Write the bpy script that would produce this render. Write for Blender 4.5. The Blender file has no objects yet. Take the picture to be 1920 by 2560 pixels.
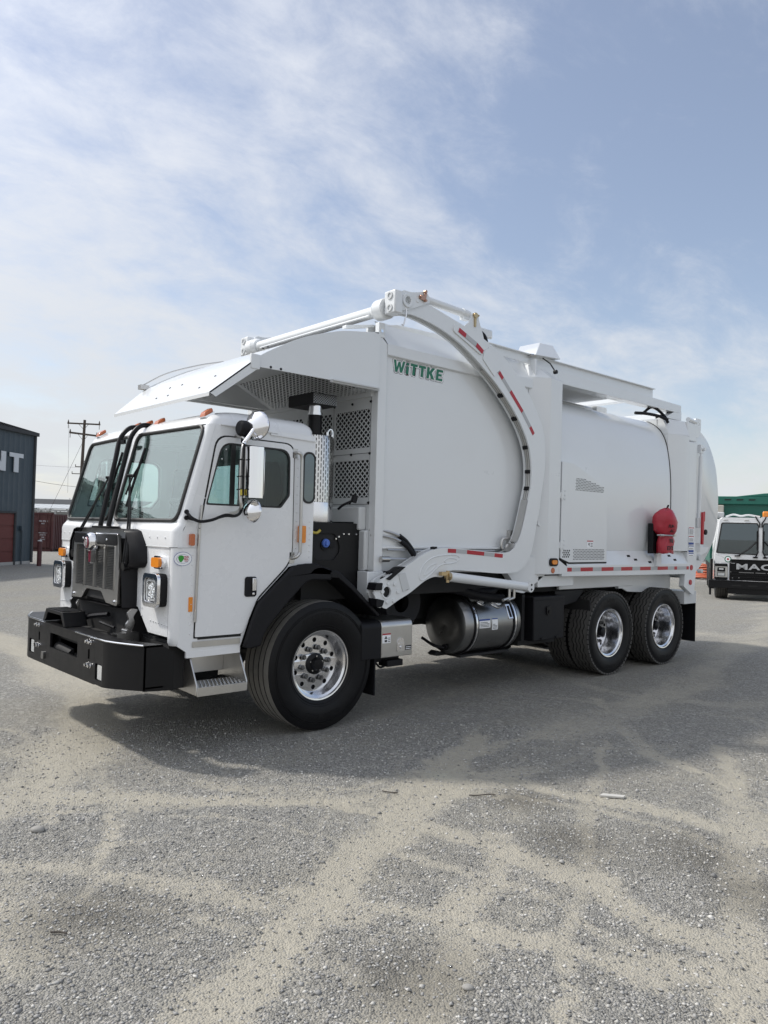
import bpy, bmesh, math, random
import numpy as np
from mathutils import Vector, Matrix
from mathutils.geometry import tessellate_polygon
PI = math.pi
rnd = random.Random(7)
S = bpy.context.scene
COL = S.collection

# ------------------------------------------------------------------ camera
cam_d = bpy.data.cameras.new('camera')
cam = bpy.data.objects.new('camera', cam_d); COL.objects.link(cam)
cam_d.sensor_fit = 'HORIZONTAL'; cam_d.sensor_width = 36.0
cam_d.lens = 36.0 * 1907.4 / 1920.0
cam_d.clip_start = 0.05; cam_d.clip_end = 3000
YAW, PITCH, ROLL = 0.7277, 0.0233, 0.0268
fw = Vector((math.sin(YAW)*math.cos(PITCH), math.cos(YAW)*math.cos(PITCH), math.sin(PITCH)))
r0 = Vector((math.cos(YAW), -math.sin(YAW), 0)); u0 = r0.cross(fw)
rt = math.cos(ROLL)*r0 + math.sin(ROLL)*u0
up = -math.sin(ROLL)*r0 + math.cos(ROLL)*u0
M = Matrix(((rt.x, up.x, -fw.x, -4.0596), (rt.y, up.y, -fw.y, -6.5066), (rt.z, up.z, -fw.z, 1.7491), (0, 0, 0, 1)))
cam.matrix_world = M
S.camera = cam

# ------------------------------------------------------------------ sky, sun, exposure
SUN_EL = math.radians(48.5)
SUN_AZ = math.atan2(-0.59, 0.81)
W = bpy.data.worlds.new('World'); S.world = W; W.use_nodes = True
def world():
    nt = W.node_tree; N = nt.nodes; L = nt.links
    for n in list(N): N.remove(n)
    out = N.new('ShaderNodeOutputWorld'); bg = N.new('ShaderNodeBackground')
    sky = N.new('ShaderNodeTexSky'); sky.sky_type = 'NISHITA'; sky.sun_disc = False
    sky.sun_elevation = SUN_EL; sky.sun_rotation = SUN_AZ; sky.air_density = 1.0; sky.dust_density = 1.2; sky.ozone_density = 1.6
    tc = N.new('ShaderNodeTexCoord')
    sep = N.new('ShaderNodeSeparateXYZ'); L.new(tc.outputs['Generated'], sep.inputs[0])
    def math_(op, a, b=None, c=None, clamp=False):
        m = N.new('ShaderNodeMath'); m.operation = op; m.use_clamp = clamp
        for i, v in enumerate((a, b, c)):
            if v is None: continue
            if isinstance(v, (int, float)): m.inputs[i].default_value = v
            else: L.new(v, m.inputs[i])
        return m.outputs[0]
    den = math_('ADD', math_('MAXIMUM', sep.outputs[2], 0.0), 0.34)
    px = math_('DIVIDE', sep.outputs[0], den); py = math_('DIVIDE', sep.outputs[1], den)
    cmb = N.new('ShaderNodeCombineXYZ'); L.new(px, cmb.inputs[0]); L.new(py, cmb.inputs[1])
    def noise(scale, detail, rough, dist, rot=0.0, sc=(1, 1, 1), loc=(0, 0, 0)):
        mp = N.new('ShaderNodeMapping'); L.new(cmb.outputs[0], mp.inputs[0])
        mp.inputs['Rotation'].default_value = (0, 0, rot); mp.inputs['Scale'].default_value = sc; mp.inputs['Location'].default_value = loc
        t = N.new('ShaderNodeTexNoise'); L.new(mp.outputs[0], t.inputs['Vector'])
        t.inputs['Scale'].default_value = scale; t.inputs['Detail'].default_value = detail
        t.inputs['Roughness'].default_value = rough; t.inputs['Distortion'].default_value = dist
        return t.outputs['Fac']
    big = noise(0.9, 4, 0.5, 0.4, loc=(1.3, 4.2, 0))
    wisp = noise(1.7, 10, 0.60, 0.35, rot=0.75, sc=(1.15, 1.5, 1), loc=(2.4, 1.2, 0))
    fine = noise(5.0, 10, 0.68, 0.35, rot=0.5, sc=(1.0, 1.5, 1))
    # veil of thin cloud: thicker towards the left of the view and the horizon
    vd = N.new('ShaderNodeVectorMath'); vd.operation = 'DOT_PRODUCT'; L.new(tc.outputs['Generated'], vd.inputs[0])
    vd.inputs[1].default_value = (0.80, -0.02, 0.0)
    hz = math_('SUBTRACT', 1.0, math_('MULTIPLY', sep.outputs[2], 2.1), clamp=True)
    c = math_('ADD', math_('MULTIPLY', big, 0.55), math_('MULTIPLY', wisp, 1.5))
    c = math_('ADD', c, math_('MULTIPLY', fine, 1.0))
    c = math_('SUBTRACT', c, math_('MULTIPLY', vd.outputs['Value'], 0.95))
    c = math_('ADD', c, math_('MULTIPLY', hz, 0.46))
    mr = N.new('ShaderNodeMapRange'); mr.interpolation_type = 'SMOOTHSTEP'
    mr.inputs['From Min'].default_value = 0.93; mr.inputs['From Max'].default_value = 1.74
    L.new(c, mr.inputs['Value'])
    # cloud colour
    ramp = N.new('ShaderNodeMix'); ramp.data_type = 'RGBA'
    L.new(math_('ADD', math_('MULTIPLY', mr.outputs[0], 0.84), 0.13), ramp.inputs['Factor'])
    skb = N.new('ShaderNodeMix'); skb.data_type = 'RGBA'; skb.blend_type = 'MULTIPLY'; skb.inputs['Factor'].default_value = 1
    L.new(sky.outputs[0], skb.inputs['A']); skb.inputs['B'].default_value = (1.30, 1.17, 1.09, 1)
    L.new(skb.outputs['Result'], ramp.inputs['A'])
    # thin cloud glows round the veiled sun
    sd = N.new('ShaderNodeVectorMath'); sd.operation = 'DOT_PRODUCT'; L.new(tc.outputs['Generated'], sd.inputs[0])
    sd.inputs[1].default_value = (math.sin(SUN_AZ)*math.cos(SUN_EL), math.cos(SUN_AZ)*math.cos(SUN_EL), math.sin(SUN_EL))
    gl = math_('MULTIPLY_ADD', math_('POWER', math_('MAXIMUM', sd.outputs['Value'], 0.0), 7.0), 1.5, 1.0)
    cc = N.new('ShaderNodeMix'); cc.data_type = 'RGBA'; L.new(math_('MULTIPLY', sep.outputs[2], 2.2, clamp=True), cc.inputs['Factor'])
    cc.inputs['A'].default_value = CLOUD_LOW; cc.inputs['B'].default_value = CLOUD
    cg = N.new('ShaderNodeVectorMath'); cg.operation = 'SCALE'; L.new(cc.outputs['Result'], cg.inputs[0]); L.new(gl, cg.inputs['Scale'])
    L.new(cg.outputs[0], ramp.inputs['B'])
    L.new(ramp.outputs['Result'], bg.inputs['Color']); bg.inputs['Strength'].default_value = SKY_STRENGTH
    L.new(bg.outputs[0], out.inputs[0])
SKY_STRENGTH = 0.09
CLOUD = (5.4, 5.65, 6.2, 1); CLOUD_LOW = (5.15, 5.35, 5.5, 1)
world()
sun_d = bpy.data.lights.new('sun', 'SUN'); sun_d.energy = 2.0; sun_d.angle = math.radians(3.5); sun_d.color = (1.0, 0.955, 0.88)
sun = bpy.data.objects.new('sun', sun_d); COL.objects.link(sun)
sdir = Vector((math.sin(SUN_AZ)*math.cos(SUN_EL), math.cos(SUN_AZ)*math.cos(SUN_EL), math.sin(SUN_EL)))
sun.rotation_euler = sdir.to_track_quat('Z', 'Y').to_euler(); sun.location = (0, 0, 30)
S.view_settings.view_transform = 'Standard'; S.view_settings.look = 'None'
S.view_settings.gamma = 1.0; S.view_settings.exposure = 0.66; S.view_settings.use_curve_mapping = False
S.cycles.max_bounces = 10; S.cycles.transparent_max_bounces = 24

# ------------------------------------------------------------------ materials
def mat(name, col, rough=0.5, metal=0.0, var=0.0, vscale=3.0, bump=0.0, bscale=40.0, coat=0.0, rvar=0.0, spec=0.5, dirt=None, dscale=1.2, damt=0.0):
    m = bpy.data.materials.new(name); m.use_nodes = True
    nt = m.node_tree; b = nt.nodes['Principled BSDF']; L = nt.links
    b.inputs['Base Color'].default_value = (*col, 1); b.inputs['Roughness'].default_value = rough
    b.inputs['Metallic'].default_value = metal; b.inputs['Coat Weight'].default_value = coat
    b.inputs['Coat Roughness'].default_value = 0.06; b.inputs['Specular IOR Level'].default_value = spec
    tc = nt.nodes.new('ShaderNodeTexCoord')
    def noise(sc, det=6, rg=0.6):
        n = nt.nodes.new('ShaderNodeTexNoise'); n.inputs['Scale'].default_value = sc
        n.inputs['Detail'].default_value = det; n.inputs['Roughness'].default_value = rg
        L.new(tc.outputs['Object'], n.inputs['Vector']); return n.outputs['Fac']
    if var > 0:
        mx = nt.nodes.new('ShaderNodeMix'); mx.data_type = 'RGBA'
        L.new(noise(vscale), mx.inputs['Factor'])
        mx.inputs['A'].default_value = (*[c*(1-var) for c in col], 1); mx.inputs['B'].default_value = (*[min(1, c*(1+var)) for c in col], 1)
        src = mx.outputs['Result']
        if dirt:
            mr = nt.nodes.new('ShaderNodeMapRange'); L.new(noise(dscale, 8, .65), mr.inputs['Value'])
            mr.inputs['From Min'].default_value = 0.48; mr.inputs['From Max'].default_value = 0.75
            mr.inputs['To Max'].default_value = damt
            m2 = nt.nodes.new('ShaderNodeMix'); m2.data_type = 'RGBA'; L.new(mr.outputs[0], m2.inputs['Factor'])
            L.new(src, m2.inputs['A']); m2.inputs['B'].default_value = (*dirt, 1); src = m2.outputs['Result']
        L.new(src, b.inputs['Base Color'])
    if rvar > 0:
        mr = nt.nodes.new('ShaderNodeMapRange'); L.new(noise(vscale*1.7), mr.inputs['Value'])
        mr.inputs['To Min'].default_value = max(0.02, rough-rvar); mr.inputs['To Max'].default_value = rough+rvar
        L.new(mr.outputs[0], b.inputs['Roughness'])
    if bump > 0:
        bp = nt.nodes.new('ShaderNodeBump'); bp.inputs['Strength'].default_value = bump; bp.inputs['Distance'].default_value = 0.01
        L.new(noise(bscale), bp.inputs['Height']); L.new(bp.outputs[0], b.inputs['Normal'])
    return m
MT = {}
MT['white'] = mat('white_paint', (.745, .765, .775), .30, var=.022, vscale=1.3, dirt=(.60, .59, .56), dscale=1.1, damt=.12, coat=.6, rvar=.06, bump=.05, bscale=1.6)
MT['cabwhite'] = mat('white_cab_paint', (.79, .80, .81), .28, var=.012, vscale=2, coat=.7, rvar=.05)
MT['greywhite'] = mat('grey_white_paint', (.60, .615, .62), .42, var=.03, vscale=4)
MT['black'] = mat('black_paint', (.007, .007, .008), .38, var=.2, vscale=6, rvar=.1, spec=.25)
MT['plastic'] = mat('black_plastic', (.008, .008, .010), .5, var=.25, vscale=5, bump=.05, bscale=250, rvar=.1, spec=.25)
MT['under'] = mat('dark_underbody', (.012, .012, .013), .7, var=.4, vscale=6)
MT['chrome'] = mat('chrome', (.86, .86, .87), .05, 1.0, var=.02)
MT['alu'] = mat('polished_aluminium', (.80, .80, .81), .17, 1.0, var=.02, vscale=8, rvar=.03)
MT['steel'] = mat('brushed_stainless', (.56, .55, .53), .33, 1.0, var=.12, vscale=5, rvar=.1, bump=.03, bscale=60)
MT['darksteel'] = mat('dark_stainless', (.30, .30, .30), .3, 1.0, var=.12, vscale=5, rvar=.08)
MT['rubber'] = mat('tyre_rubber', (.007, .007, .008), .46, var=.3, vscale=8, rvar=.1, spec=.22, dirt=(.05, .046, .04), dscale=3.0, damt=.10)
MT['tread'] = mat('dusty_tread', (.21, .20, .18), .85, var=.3, vscale=14, bump=.2, bscale=80)
MT['tread2'] = mat('dark_tread', (.075, .072, .067), .7, var=.35, vscale=14, bump=.2, bscale=80)
MT['seal'] = mat('rubber_seal', (.02, .02, .02), .55, var=.2)
MT['gap'] = mat('dark_gap', (.01, .01, .01), .8, var=.2)
MT['amber'] = mat('amber_lens', (.80, .26, .02), .18, var=.15, vscale=60, coat=.6)
MT['amberred'] = mat('amber_red_lens', (.50, .13, .04), .18, var=.2, vscale=60, coat=.6)
MT['red'] = mat('red_reflector', (.42, .012, .025), .3, var=.12, vscale=40)
MT['silver'] = mat('silver_reflector', (.44, .45, .46), .35, var=.08, vscale=60)
MT['redpaint'] = mat('red_paint', (.45, .02, .03), .4, var=.1)
MT['emblem'] = mat('emblem_red', (.16, .012, .03), .25, var=.1, coat=.6)
MT['vinyl'] = mat('red_vinyl', (.40, .020, .038), .40, var=.16, vscale=5, bump=.7, bscale=7, rvar=.1)
MT['green'] = mat('decal_green', (.008, .16, .09), .4, var=.04)
MT['leaf'] = mat('decal_leaf_green', (.03, .32, .03), .4, var=.1)
MT['sticker'] = mat('white_sticker', (.90, .91, .92), .4, var=.02)
MT['ink'] = mat('black_ink', (.015, .015, .018), .5, var=.1)
MT['blueink'] = mat('blue_ink', (.02, .06, .28), .5, var=.1)
MT['yellow'] = mat('yellow_plastic', (.58, .46, .07), .4, var=.1)
MT['bluecap'] = mat('blue_cap', (.10, .20, .62), .4, var=.1)
MT['seat'] = mat('seat_fabric', (.015, .015, .017), .85, var=.3)
MT['dash'] = mat('dash_grey', (.16, .165, .165), .6, var=.1)
MT['lining'] = mat('grey_cab_lining', (.22, .225, .225), .8, var=.1)
MT['lug'] = mat('lug_nut_steel', (.20, .20, .20), .35, 1.0, var=.2)
MT['lens'] = mat('clear_lens', (.75, .77, .78), .08, .55, var=.1, vscale=30, coat=.5)
MT['brass'] = mat('brass_fitting', (.55, .42, .24), .35, 1.0, var=.15)
MT['copper'] = mat('copper_pin', (.50, .30, .22), .4, 1.0, var=.15)
MT['wood'] = mat('weathered_wood', (.075, .06, .05), .85, var=.3, vscale=6, bump=.3)
MT['roofgrey'] = mat('grey_roofing', (.065, .068, .072), .8, var=.15, vscale=2, spec=.15)
MT['paleroof'] = mat('pale_metal_roof', (.45, .47, .48), .45, var=.1, vscale=1)
MT['concrete'] = mat('concrete', (.40, .39, .37), .9, var=.15, vscale=3, bump=.2)
MT['maroon'] = mat('maroon_container_paint', (.075, .022, .024), .6, var=.2, vscale=2, dirt=(.16, .09, .07), damt=.5)
MT['doorred'] = mat('red_door_paint', (.12, .022, .018), .6, var=.1)
MT['bluewall'] = mat('slate_blue_siding', (.040, .060, .078), .55, var=.12, vscale=.8, dirt=(.075, .095, .11), dscale=.7, damt=.5)
MT['lettering'] = mat('pale_lettering', (.56, .59, .63), .5, var=.03)
MT['bingreen'] = mat('green_steel_paint', (.008, .12, .085), .45, var=.15, vscale=1.5)
MT['orange'] = mat('orange_plastic', (.42, .09, .035), .5, var=.2, vscale=8)
MT['bristle'] = mat('dark_bristles', (.03, .022, .022), .9, var=.4, vscale=20, bump=.6)
MT['stonegrey'] = mat('grey_stone', (.30, .29, .27), .85, var=.25, vscale=30, bump=.3)
MT['scrap'] = mat('pale_scrap_wood', (.50, .49, .46), .8, var=.12, vscale=20)
MT['twig'] = mat('dry_twig', (.06, .05, .042), .9, var=.2)
MT['foliage'] = mat('dark_foliage', (.028, .042, .026), .9, var=.4, vscale=.3)
MT['palewall'] = mat('pale_wall', (.36, .37, .37), .8, var=.1)
MT['tan'] = mat('tan_plastic', (.42, .40, .35), .6, var=.1)

def glass(name, tint, refl, refl_col=(1, 1, 1)):
    m = bpy.data.materials.new(name); m.use_nodes = True; nt = m.node_tree; N = nt.nodes; L = nt.links
    for n in list(N): N.remove(n)
    o = N.new('ShaderNodeOutputMaterial'); mx = N.new('ShaderNodeMixShader'); t = N.new('ShaderNodeBsdfTransparent'); g = N.new('ShaderNodeBsdfGlossy')
    t.inputs['Color'].default_value = (*tint, 1); g.inputs['Roughness'].default_value = 0.01; g.inputs['Color'].default_value = (*refl_col, 1)
    lw = N.new('ShaderNodeLayerWeight'); lw.inputs['Blend'].default_value = .5
    pw = N.new('ShaderNodeMath'); pw.operation = 'POWER'; L.new(lw.outputs['Facing'], pw.inputs[0]); pw.inputs[1].default_value = 5.0
    fr = N.new('ShaderNodeMath'); fr.operation = 'MULTIPLY_ADD'; L.new(pw.outputs[0], fr.inputs[0]); fr.inputs[1].default_value = .9; fr.inputs[2].default_value = .035
    ad = N.new('ShaderNodeMath'); ad.operation = 'ADD'; ad.use_clamp = True; L.new(fr.outputs[0], ad.inputs[0]); ad.inputs[1].default_value = refl
    L.new(ad.outputs[0], mx.inputs[0]); L.new(t.outputs[0], mx.inputs[1]); L.new(g.outputs[0], mx.inputs[2]); L.new(mx.outputs[0], o.inputs[0])
    return m
MT['windshield'] = glass('windshield_glass', (.88, .965, .945), .15, (.94, .98, .96))
MT['sideglass'] = glass('side_glass', (.74, .84, .84), .0)
MT['darkglass'] = glass('dark_glass', (.10, .14, .155), .13, (.8, .93, 1.0))

def shield_mat():   # perforated stainless heat shield: dark slots on polished steel
    m = mat('perforated_stainless', (.62, .61, .58), .2, 1.0, var=.05)
    nt = m.node_tree; N = nt.nodes; L = nt.links; b = N['Principled BSDF']
    tc = N.new('ShaderNodeTexCoord'); sp = N.new('ShaderNodeSeparateXYZ'); L.new(tc.outputs['Object'], sp.inputs[0])
    at = N.new('ShaderNodeMath'); at.operation = 'ARCTAN2'; L.new(sp.outputs[1], at.inputs[0]); L.new(sp.outputs[0], at.inputs[1])
    ar = N.new('ShaderNodeMath'); ar.operation = 'MULTIPLY'; L.new(at.outputs[0], ar.inputs[0]); ar.inputs[1].default_value = .186
    cm = N.new('ShaderNodeCombineXYZ'); L.new(sp.outputs[2], cm.inputs[0]); L.new(ar.outputs[0], cm.inputs[1])
    br = N.new('ShaderNodeTexBrick'); L.new(cm.outputs[0], br.inputs['Vector'])
    br.inputs['Scale'].default_value = 1.0; br.inputs['Brick Width'].default_value = .058; br.inputs['Row Height'].default_value = .0254
    br.inputs['Mortar Size'].default_value = .0085; br.inputs['Mortar Smooth'].default_value = 0.0
    br.inputs['Color1'].default_value = (.03, .03, .03, 1); br.inputs['Color2'].default_value = (.03, .03, .03, 1); br.inputs['Mortar'].default_value = (.66, .65, .62, 1)
    L.new(br.outputs['Color'], b.inputs['Base Color'])
    return m
MT['shield'] = shield_mat()

# ------------------------------------------------------------------ mesh builder
class MB:
    def __init__(s): s.v = []; s.f = []; s.m = []; s.mi = 0
    def add(s, vs, fs):
        o = len(s.v); s.v += [tuple(v) for v in vs]; s.f += [tuple(i+o for i in f) for f in fs]; s.m += [s.mi]*len(fs); return s
    def box(s, x0, x1, y0, y1, z0, z1):
        v = [(x, y, z) for z in (z0, z1) for y in (y0, y1) for x in (x0, x1)]
        return s.add(v, [(0, 2, 3, 1), (4, 5, 7, 6), (0, 1, 5, 4), (2, 6, 7, 3), (0, 4, 6, 2), (1, 3, 7, 5)])
    def obox(s, c, ax, ay, az):   # oriented box: centre and three half vectors
        c, ax, ay, az = Vector(c), Vector(ax), Vector(ay), Vector(az)
        v = [c+ax*i+ay*j+az*k for k in (-1, 1) for j in (-1, 1) for i in (-1, 1)]
        return s.add(v, [(0, 2, 3, 1), (4, 5, 7, 6), (0, 1, 5, 4), (2, 6, 7, 3), (0, 4, 6, 2), (1, 3, 7, 5)])
    def prism(s, loops, axis, a, b):
        """loops: outer outline then holes, 2-D; axis 'Y': (x,z), 'X': (y,z), 'Z': (x,y)"""
        if not isinstance(loops[0][0], (tuple, list)): loops = [loops]
        def P(q, t):
            return {'Y': (q[0], t, q[1]), 'X': (t, q[0], q[1]), 'Z': (q[0], q[1], t)}[axis]
        flat = [q for l in loops for q in l]
        tris = tessellate_polygon([[Vector((q[0], q[1], 0)) for q in l] for l in loops])
        n = len(flat)
        s.add([P(q, a) for q in flat] + [P(q, b) for q in flat], [])
        o = len(s.v) - 2*n
        fs = []
        for t in tris: fs += [tuple(o+i for i in t), tuple(o+n+i for i in reversed(t))]
        k = 0
        for l in loops:
            for i in range(len(l)):
                j = (i+1) % len(l); fs.append((o+k+i, o+k+j, o+n+k+j, o+n+k+i))
            k += len(l)
        s.f += fs; s.m += [s.mi]*len(fs); return s
    def cyl(s, p0, p1, r0, r1=None, seg=16, cap=True):
        r1 = r0 if r1 is None else r1
        p0, p1 = Vector(p0), Vector(p1); d = (p1-p0).normalized(); q = d.to_track_quat('Z', 'Y')
        a, b = q @ Vector((1, 0, 0)), q @ Vector((0, 1, 0))
        v = []
        for i in range(seg):
            t = 2*PI*i/seg; e = a*math.cos(t)+b*math.sin(t); v += [p0+e*r0, p1+e*r1]
        f = [(2*i, 2*((i+1) % seg), 2*((i+1) % seg)+1, 2*i+1) for i in range(seg)]
        if cap: f += [tuple(2*i for i in reversed(range(seg))), tuple(2*i+1 for i in range(seg))]
        return s.add(v, f)
    def tube(s, pts, r, seg=8, smooth=0, closed=False):
        pts = [Vector(p) for p in pts]
        if smooth: pts = cr(pts, smooth, closed)
        n = len(pts); rings = []
        up0 = None
        for i in range(n):
            a = pts[i-1] if (i > 0 or closed) else pts[0]; b = pts[(i+1) % n] if (i < n-1 or closed) else pts[-1]
            d = (b-a).normalized()
            if up0 is None: up0 = Vector((0, 0, 1)) if abs(d.z) < .9 else Vector((1, 0, 0))
            x = d.cross(up0).normalized(); y = x.cross(d).normalized(); up0 = y
            rr = r[min(len(r)-1, int(i*len(r)/n))] if isinstance(r, (list, tuple)) else r
            rings.append([pts[i]+x*math.cos(2*PI*k/seg)*rr+y*math.sin(2*PI*k/seg)*rr for k in range(seg)])
        v = [q for g in rings for q in g]; f = []
        for i in range(n if closed else n-1):
            j = (i+1) % n
            for k in range(seg):
                l = (k+1) % seg; f.append((i*seg+k, i*seg+l, j*seg+l, j*seg+k))
        if not closed: f += [tuple(reversed(range(seg))), tuple((n-1)*seg+k for k in range(seg))]
        return s.add(v, f)
    def lathe(s, prof, c, axis='Y', seg=48, mats=None, wob=None):
        """prof: (along, radius) list; closed caps are left to the profile"""
        v = []; f = []; mi = []
        n = len(prof)
        for i in range(seg):
            t = 2*PI*i/seg
            for k, (a, r) in enumerate(prof):
                if wob: a += wob(k, i)
                q = {'Y': (r*math.cos(t), a, r*math.sin(t)), 'X': (a, r*math.cos(t), r*math.sin(t)), 'Z': (r*math.cos(t), r*math.sin(t), a)}[axis]
                v.append((c[0]+q[0], c[1]+q[1], c[2]+q[2]))
        o = len(s.v); s.v += v
        for i in range(seg):
            j = (i+1) % seg
            for k in range(n-1):
                s.f.append((o+i*n+k, o+i*n+k+1, o+j*n+k+1, o+j*n+k)); s.m.append(mats[k] if mats else s.mi)
        return s
    def loft(s, rings, closed=True, skip=None, caps=False):
        n = len(rings[0]); v = [q for r in rings for q in r]; f = []
        for i in range(len(rings)-1):
            for k in range(n if closed else n-1):
                if skip and skip(i, k): continue
                l = (k+1) % n; f.append((i*n+k, i*n+l, (i+1)*n+l, (i+1)*n+k))
        if caps: f += [tuple(reversed(range(n))), tuple((len(rings)-1)*n+k for k in range(n))]
        return s.add(v, f)
    def build(s, name, m, parent=None, bevel=0.0, seg=2, smooth=True, ang=38, loc=None, recalc=True):
        me = bpy.data.meshes.new(name); me.from_pydata([tuple(v) for v in s.v], [], s.f)
        for mm in (m if isinstance(m, (list, tuple)) else [m]): me.materials.append(MT[mm] if isinstance(mm, str) else mm)
        me.polygons.foreach_set('material_index', s.m)
        if recalc:
            bm = bmesh.new(); bm.from_mesh(me); bmesh.ops.recalc_face_normals(bm, faces=bm.faces); bm.to_mesh(me); bm.free()
        if smooth:
            me.polygons.foreach_set('use_smooth', [True]*len(me.polygons)); me.set_sharp_from_angle(angle=math.radians(ang))
        if loc is not None:
            me.transform(Matrix.Translation(-Vector(loc)))
        o = bpy.data.objects.new(name, me); COL.objects.link(o)
        if loc is not None: o.location = loc
        if parent is not None:
            o.parent = parent
            pl = Vector((0, 0, 0)); p = parent
            while p is not None: pl += p.location; p = p.parent
            o.location = Vector(o.location) - pl
        if bevel > 0:
            b = o.modifiers.new('edge', 'BEVEL'); b.width = bevel; b.segments = seg; b.limit_method = 'ANGLE'; b.angle_limit = math.radians(40)
        return o
def cr(pts, n, closed=False):
    pts = [Vector(p) for p in pts]; out = []; N = len(pts)
    for i in range(N if closed else N-1):
        p1, p2 = pts[i], pts[(i+1) % N]
        p0 = pts[i-1] if (i > 0 or closed) else p1*2-p2
        p3 = pts[(i+2) % N] if (i+2 < N or closed) else p2*2-p1
        for k in range(n):
            t = k/n
            out.append(0.5*((2*p1)+(p2-p0)*t+(2*p0-5*p1+4*p2-p3)*t*t+(3*p1-p0-3*p2+p3)*t**3))
    if not closed: out.append(pts[-1])
    return out
def cr2(pts, n): return [(p.x, p.y) for p in cr([(a, b, 0) for a, b in pts], n)]
def rrect(x0, x1, z0, z1, r, n=5):
    o = []
    for cx, cz, a in ((x1-r, z1-r, 0), (x0+r, z1-r, 90), (x0+r, z0+r, 180), (x1-r, z0+r, 270)):
        for k in range(n+1):
            t = math.radians(a+90*k/n); o.append((cx+r*math.cos(t), cz+r*math.sin(t)))
    return o
def rpoly(pts, r, n=4):
    """polygon with rounded corners; r a number or one per corner"""
    o = []; N = len(pts)
    for i in range(N):
        p = Vector((*pts[i], 0)); a = Vector((*pts[i-1], 0)); b = Vector((*pts[(i+1) % N], 0))
        rr = r[min(len(r)-1, int(i*len(r)/n))] if isinstance(r, (list, tuple)) else r
        da, db = (a-p), (b-p); t = min(rr, da.length*.45, db.length*.45)
        if t < 1e-4: o.append((p.x, p.y)); continue
        pa, pb = p+da.normalized()*t, p+db.normalized()*t
        for k in range(n+1):
            s_ = k/n; q = pa*(1-s_)**2+p*2*s_*(1-s_)+pb*s_**2; o.append((q.x, q.y))
    return o
def circ(cx, cz, r, n=16): return [(cx+r*math.cos(2*PI*i/n), cz+r*math.sin(2*PI*i/n)) for i in range(n)]
def thing(name, label, cat, loc=(0, 0, 0), group=None):
    o = bpy.data.objects.new(name, None); COL.objects.link(o); o.location = loc; o.empty_display_size = .3
    return tag(o, label, cat, group)
def tag(o, label, cat, group=None):
    o['label'] = label; o['category'] = cat
    if group: o['group'] = group
    return o
def kind(o, k): o['kind'] = k; return o
def lab(o, l): o['label'] = l; return o
def dupe(o, parent, loc=None, rz=None):
    c = o.copy(); COL.objects.link(c); c.parent = parent
    if loc is not None: c.location = loc
    if rz is not None: c.rotation_euler.z = rz
    for ch in [x for x in bpy.data.objects if x.parent == o]: dupe(ch, c)
    return c

# ---- lettering: the built-in font turned into mesh
def text_mesh(txt, size, ext=.001, bold=0.0, shear=0.0, align='CENTER', space=1.0):
    cu = bpy.data.curves.new('text', 'FONT'); cu.body = txt; cu.size = size; cu.extrude = ext; cu.offset = bold*size; cu.shear = shear
    cu.align_x = align; cu.align_y = 'CENTER'; cu.space_character = space; cu.resolution_u = 3
    o = bpy.data.objects.new('text', cu); COL.objects.link(o)
    me = bpy.data.meshes.new_from_object(o.evaluated_get(bpy.context.evaluated_depsgraph_get()))
    bpy.data.objects.remove(o); bpy.data.curves.remove(cu)
    vs = [v.co.copy() for v in me.vertices]; fs = [tuple(p.vertices) for p in me.polygons]
    bpy.data.meshes.remove(me); return vs, fs
def put_text(mb, txt, size, origin, ux, uy, bold=0.012, shear=0.0, ext=.0008, align='CENTER', sx=1.0, space=1.0):
    vs, fs = text_mesh(txt, size, ext, bold, shear, align, space)
    ux, uy = Vector(ux).normalized(), Vector(uy).normalized(); uz = ux.cross(uy)
    mb.add([Vector(origin)+ux*v.x*sx+uy*v.y+uz*v.z for v in vs], fs)

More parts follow.
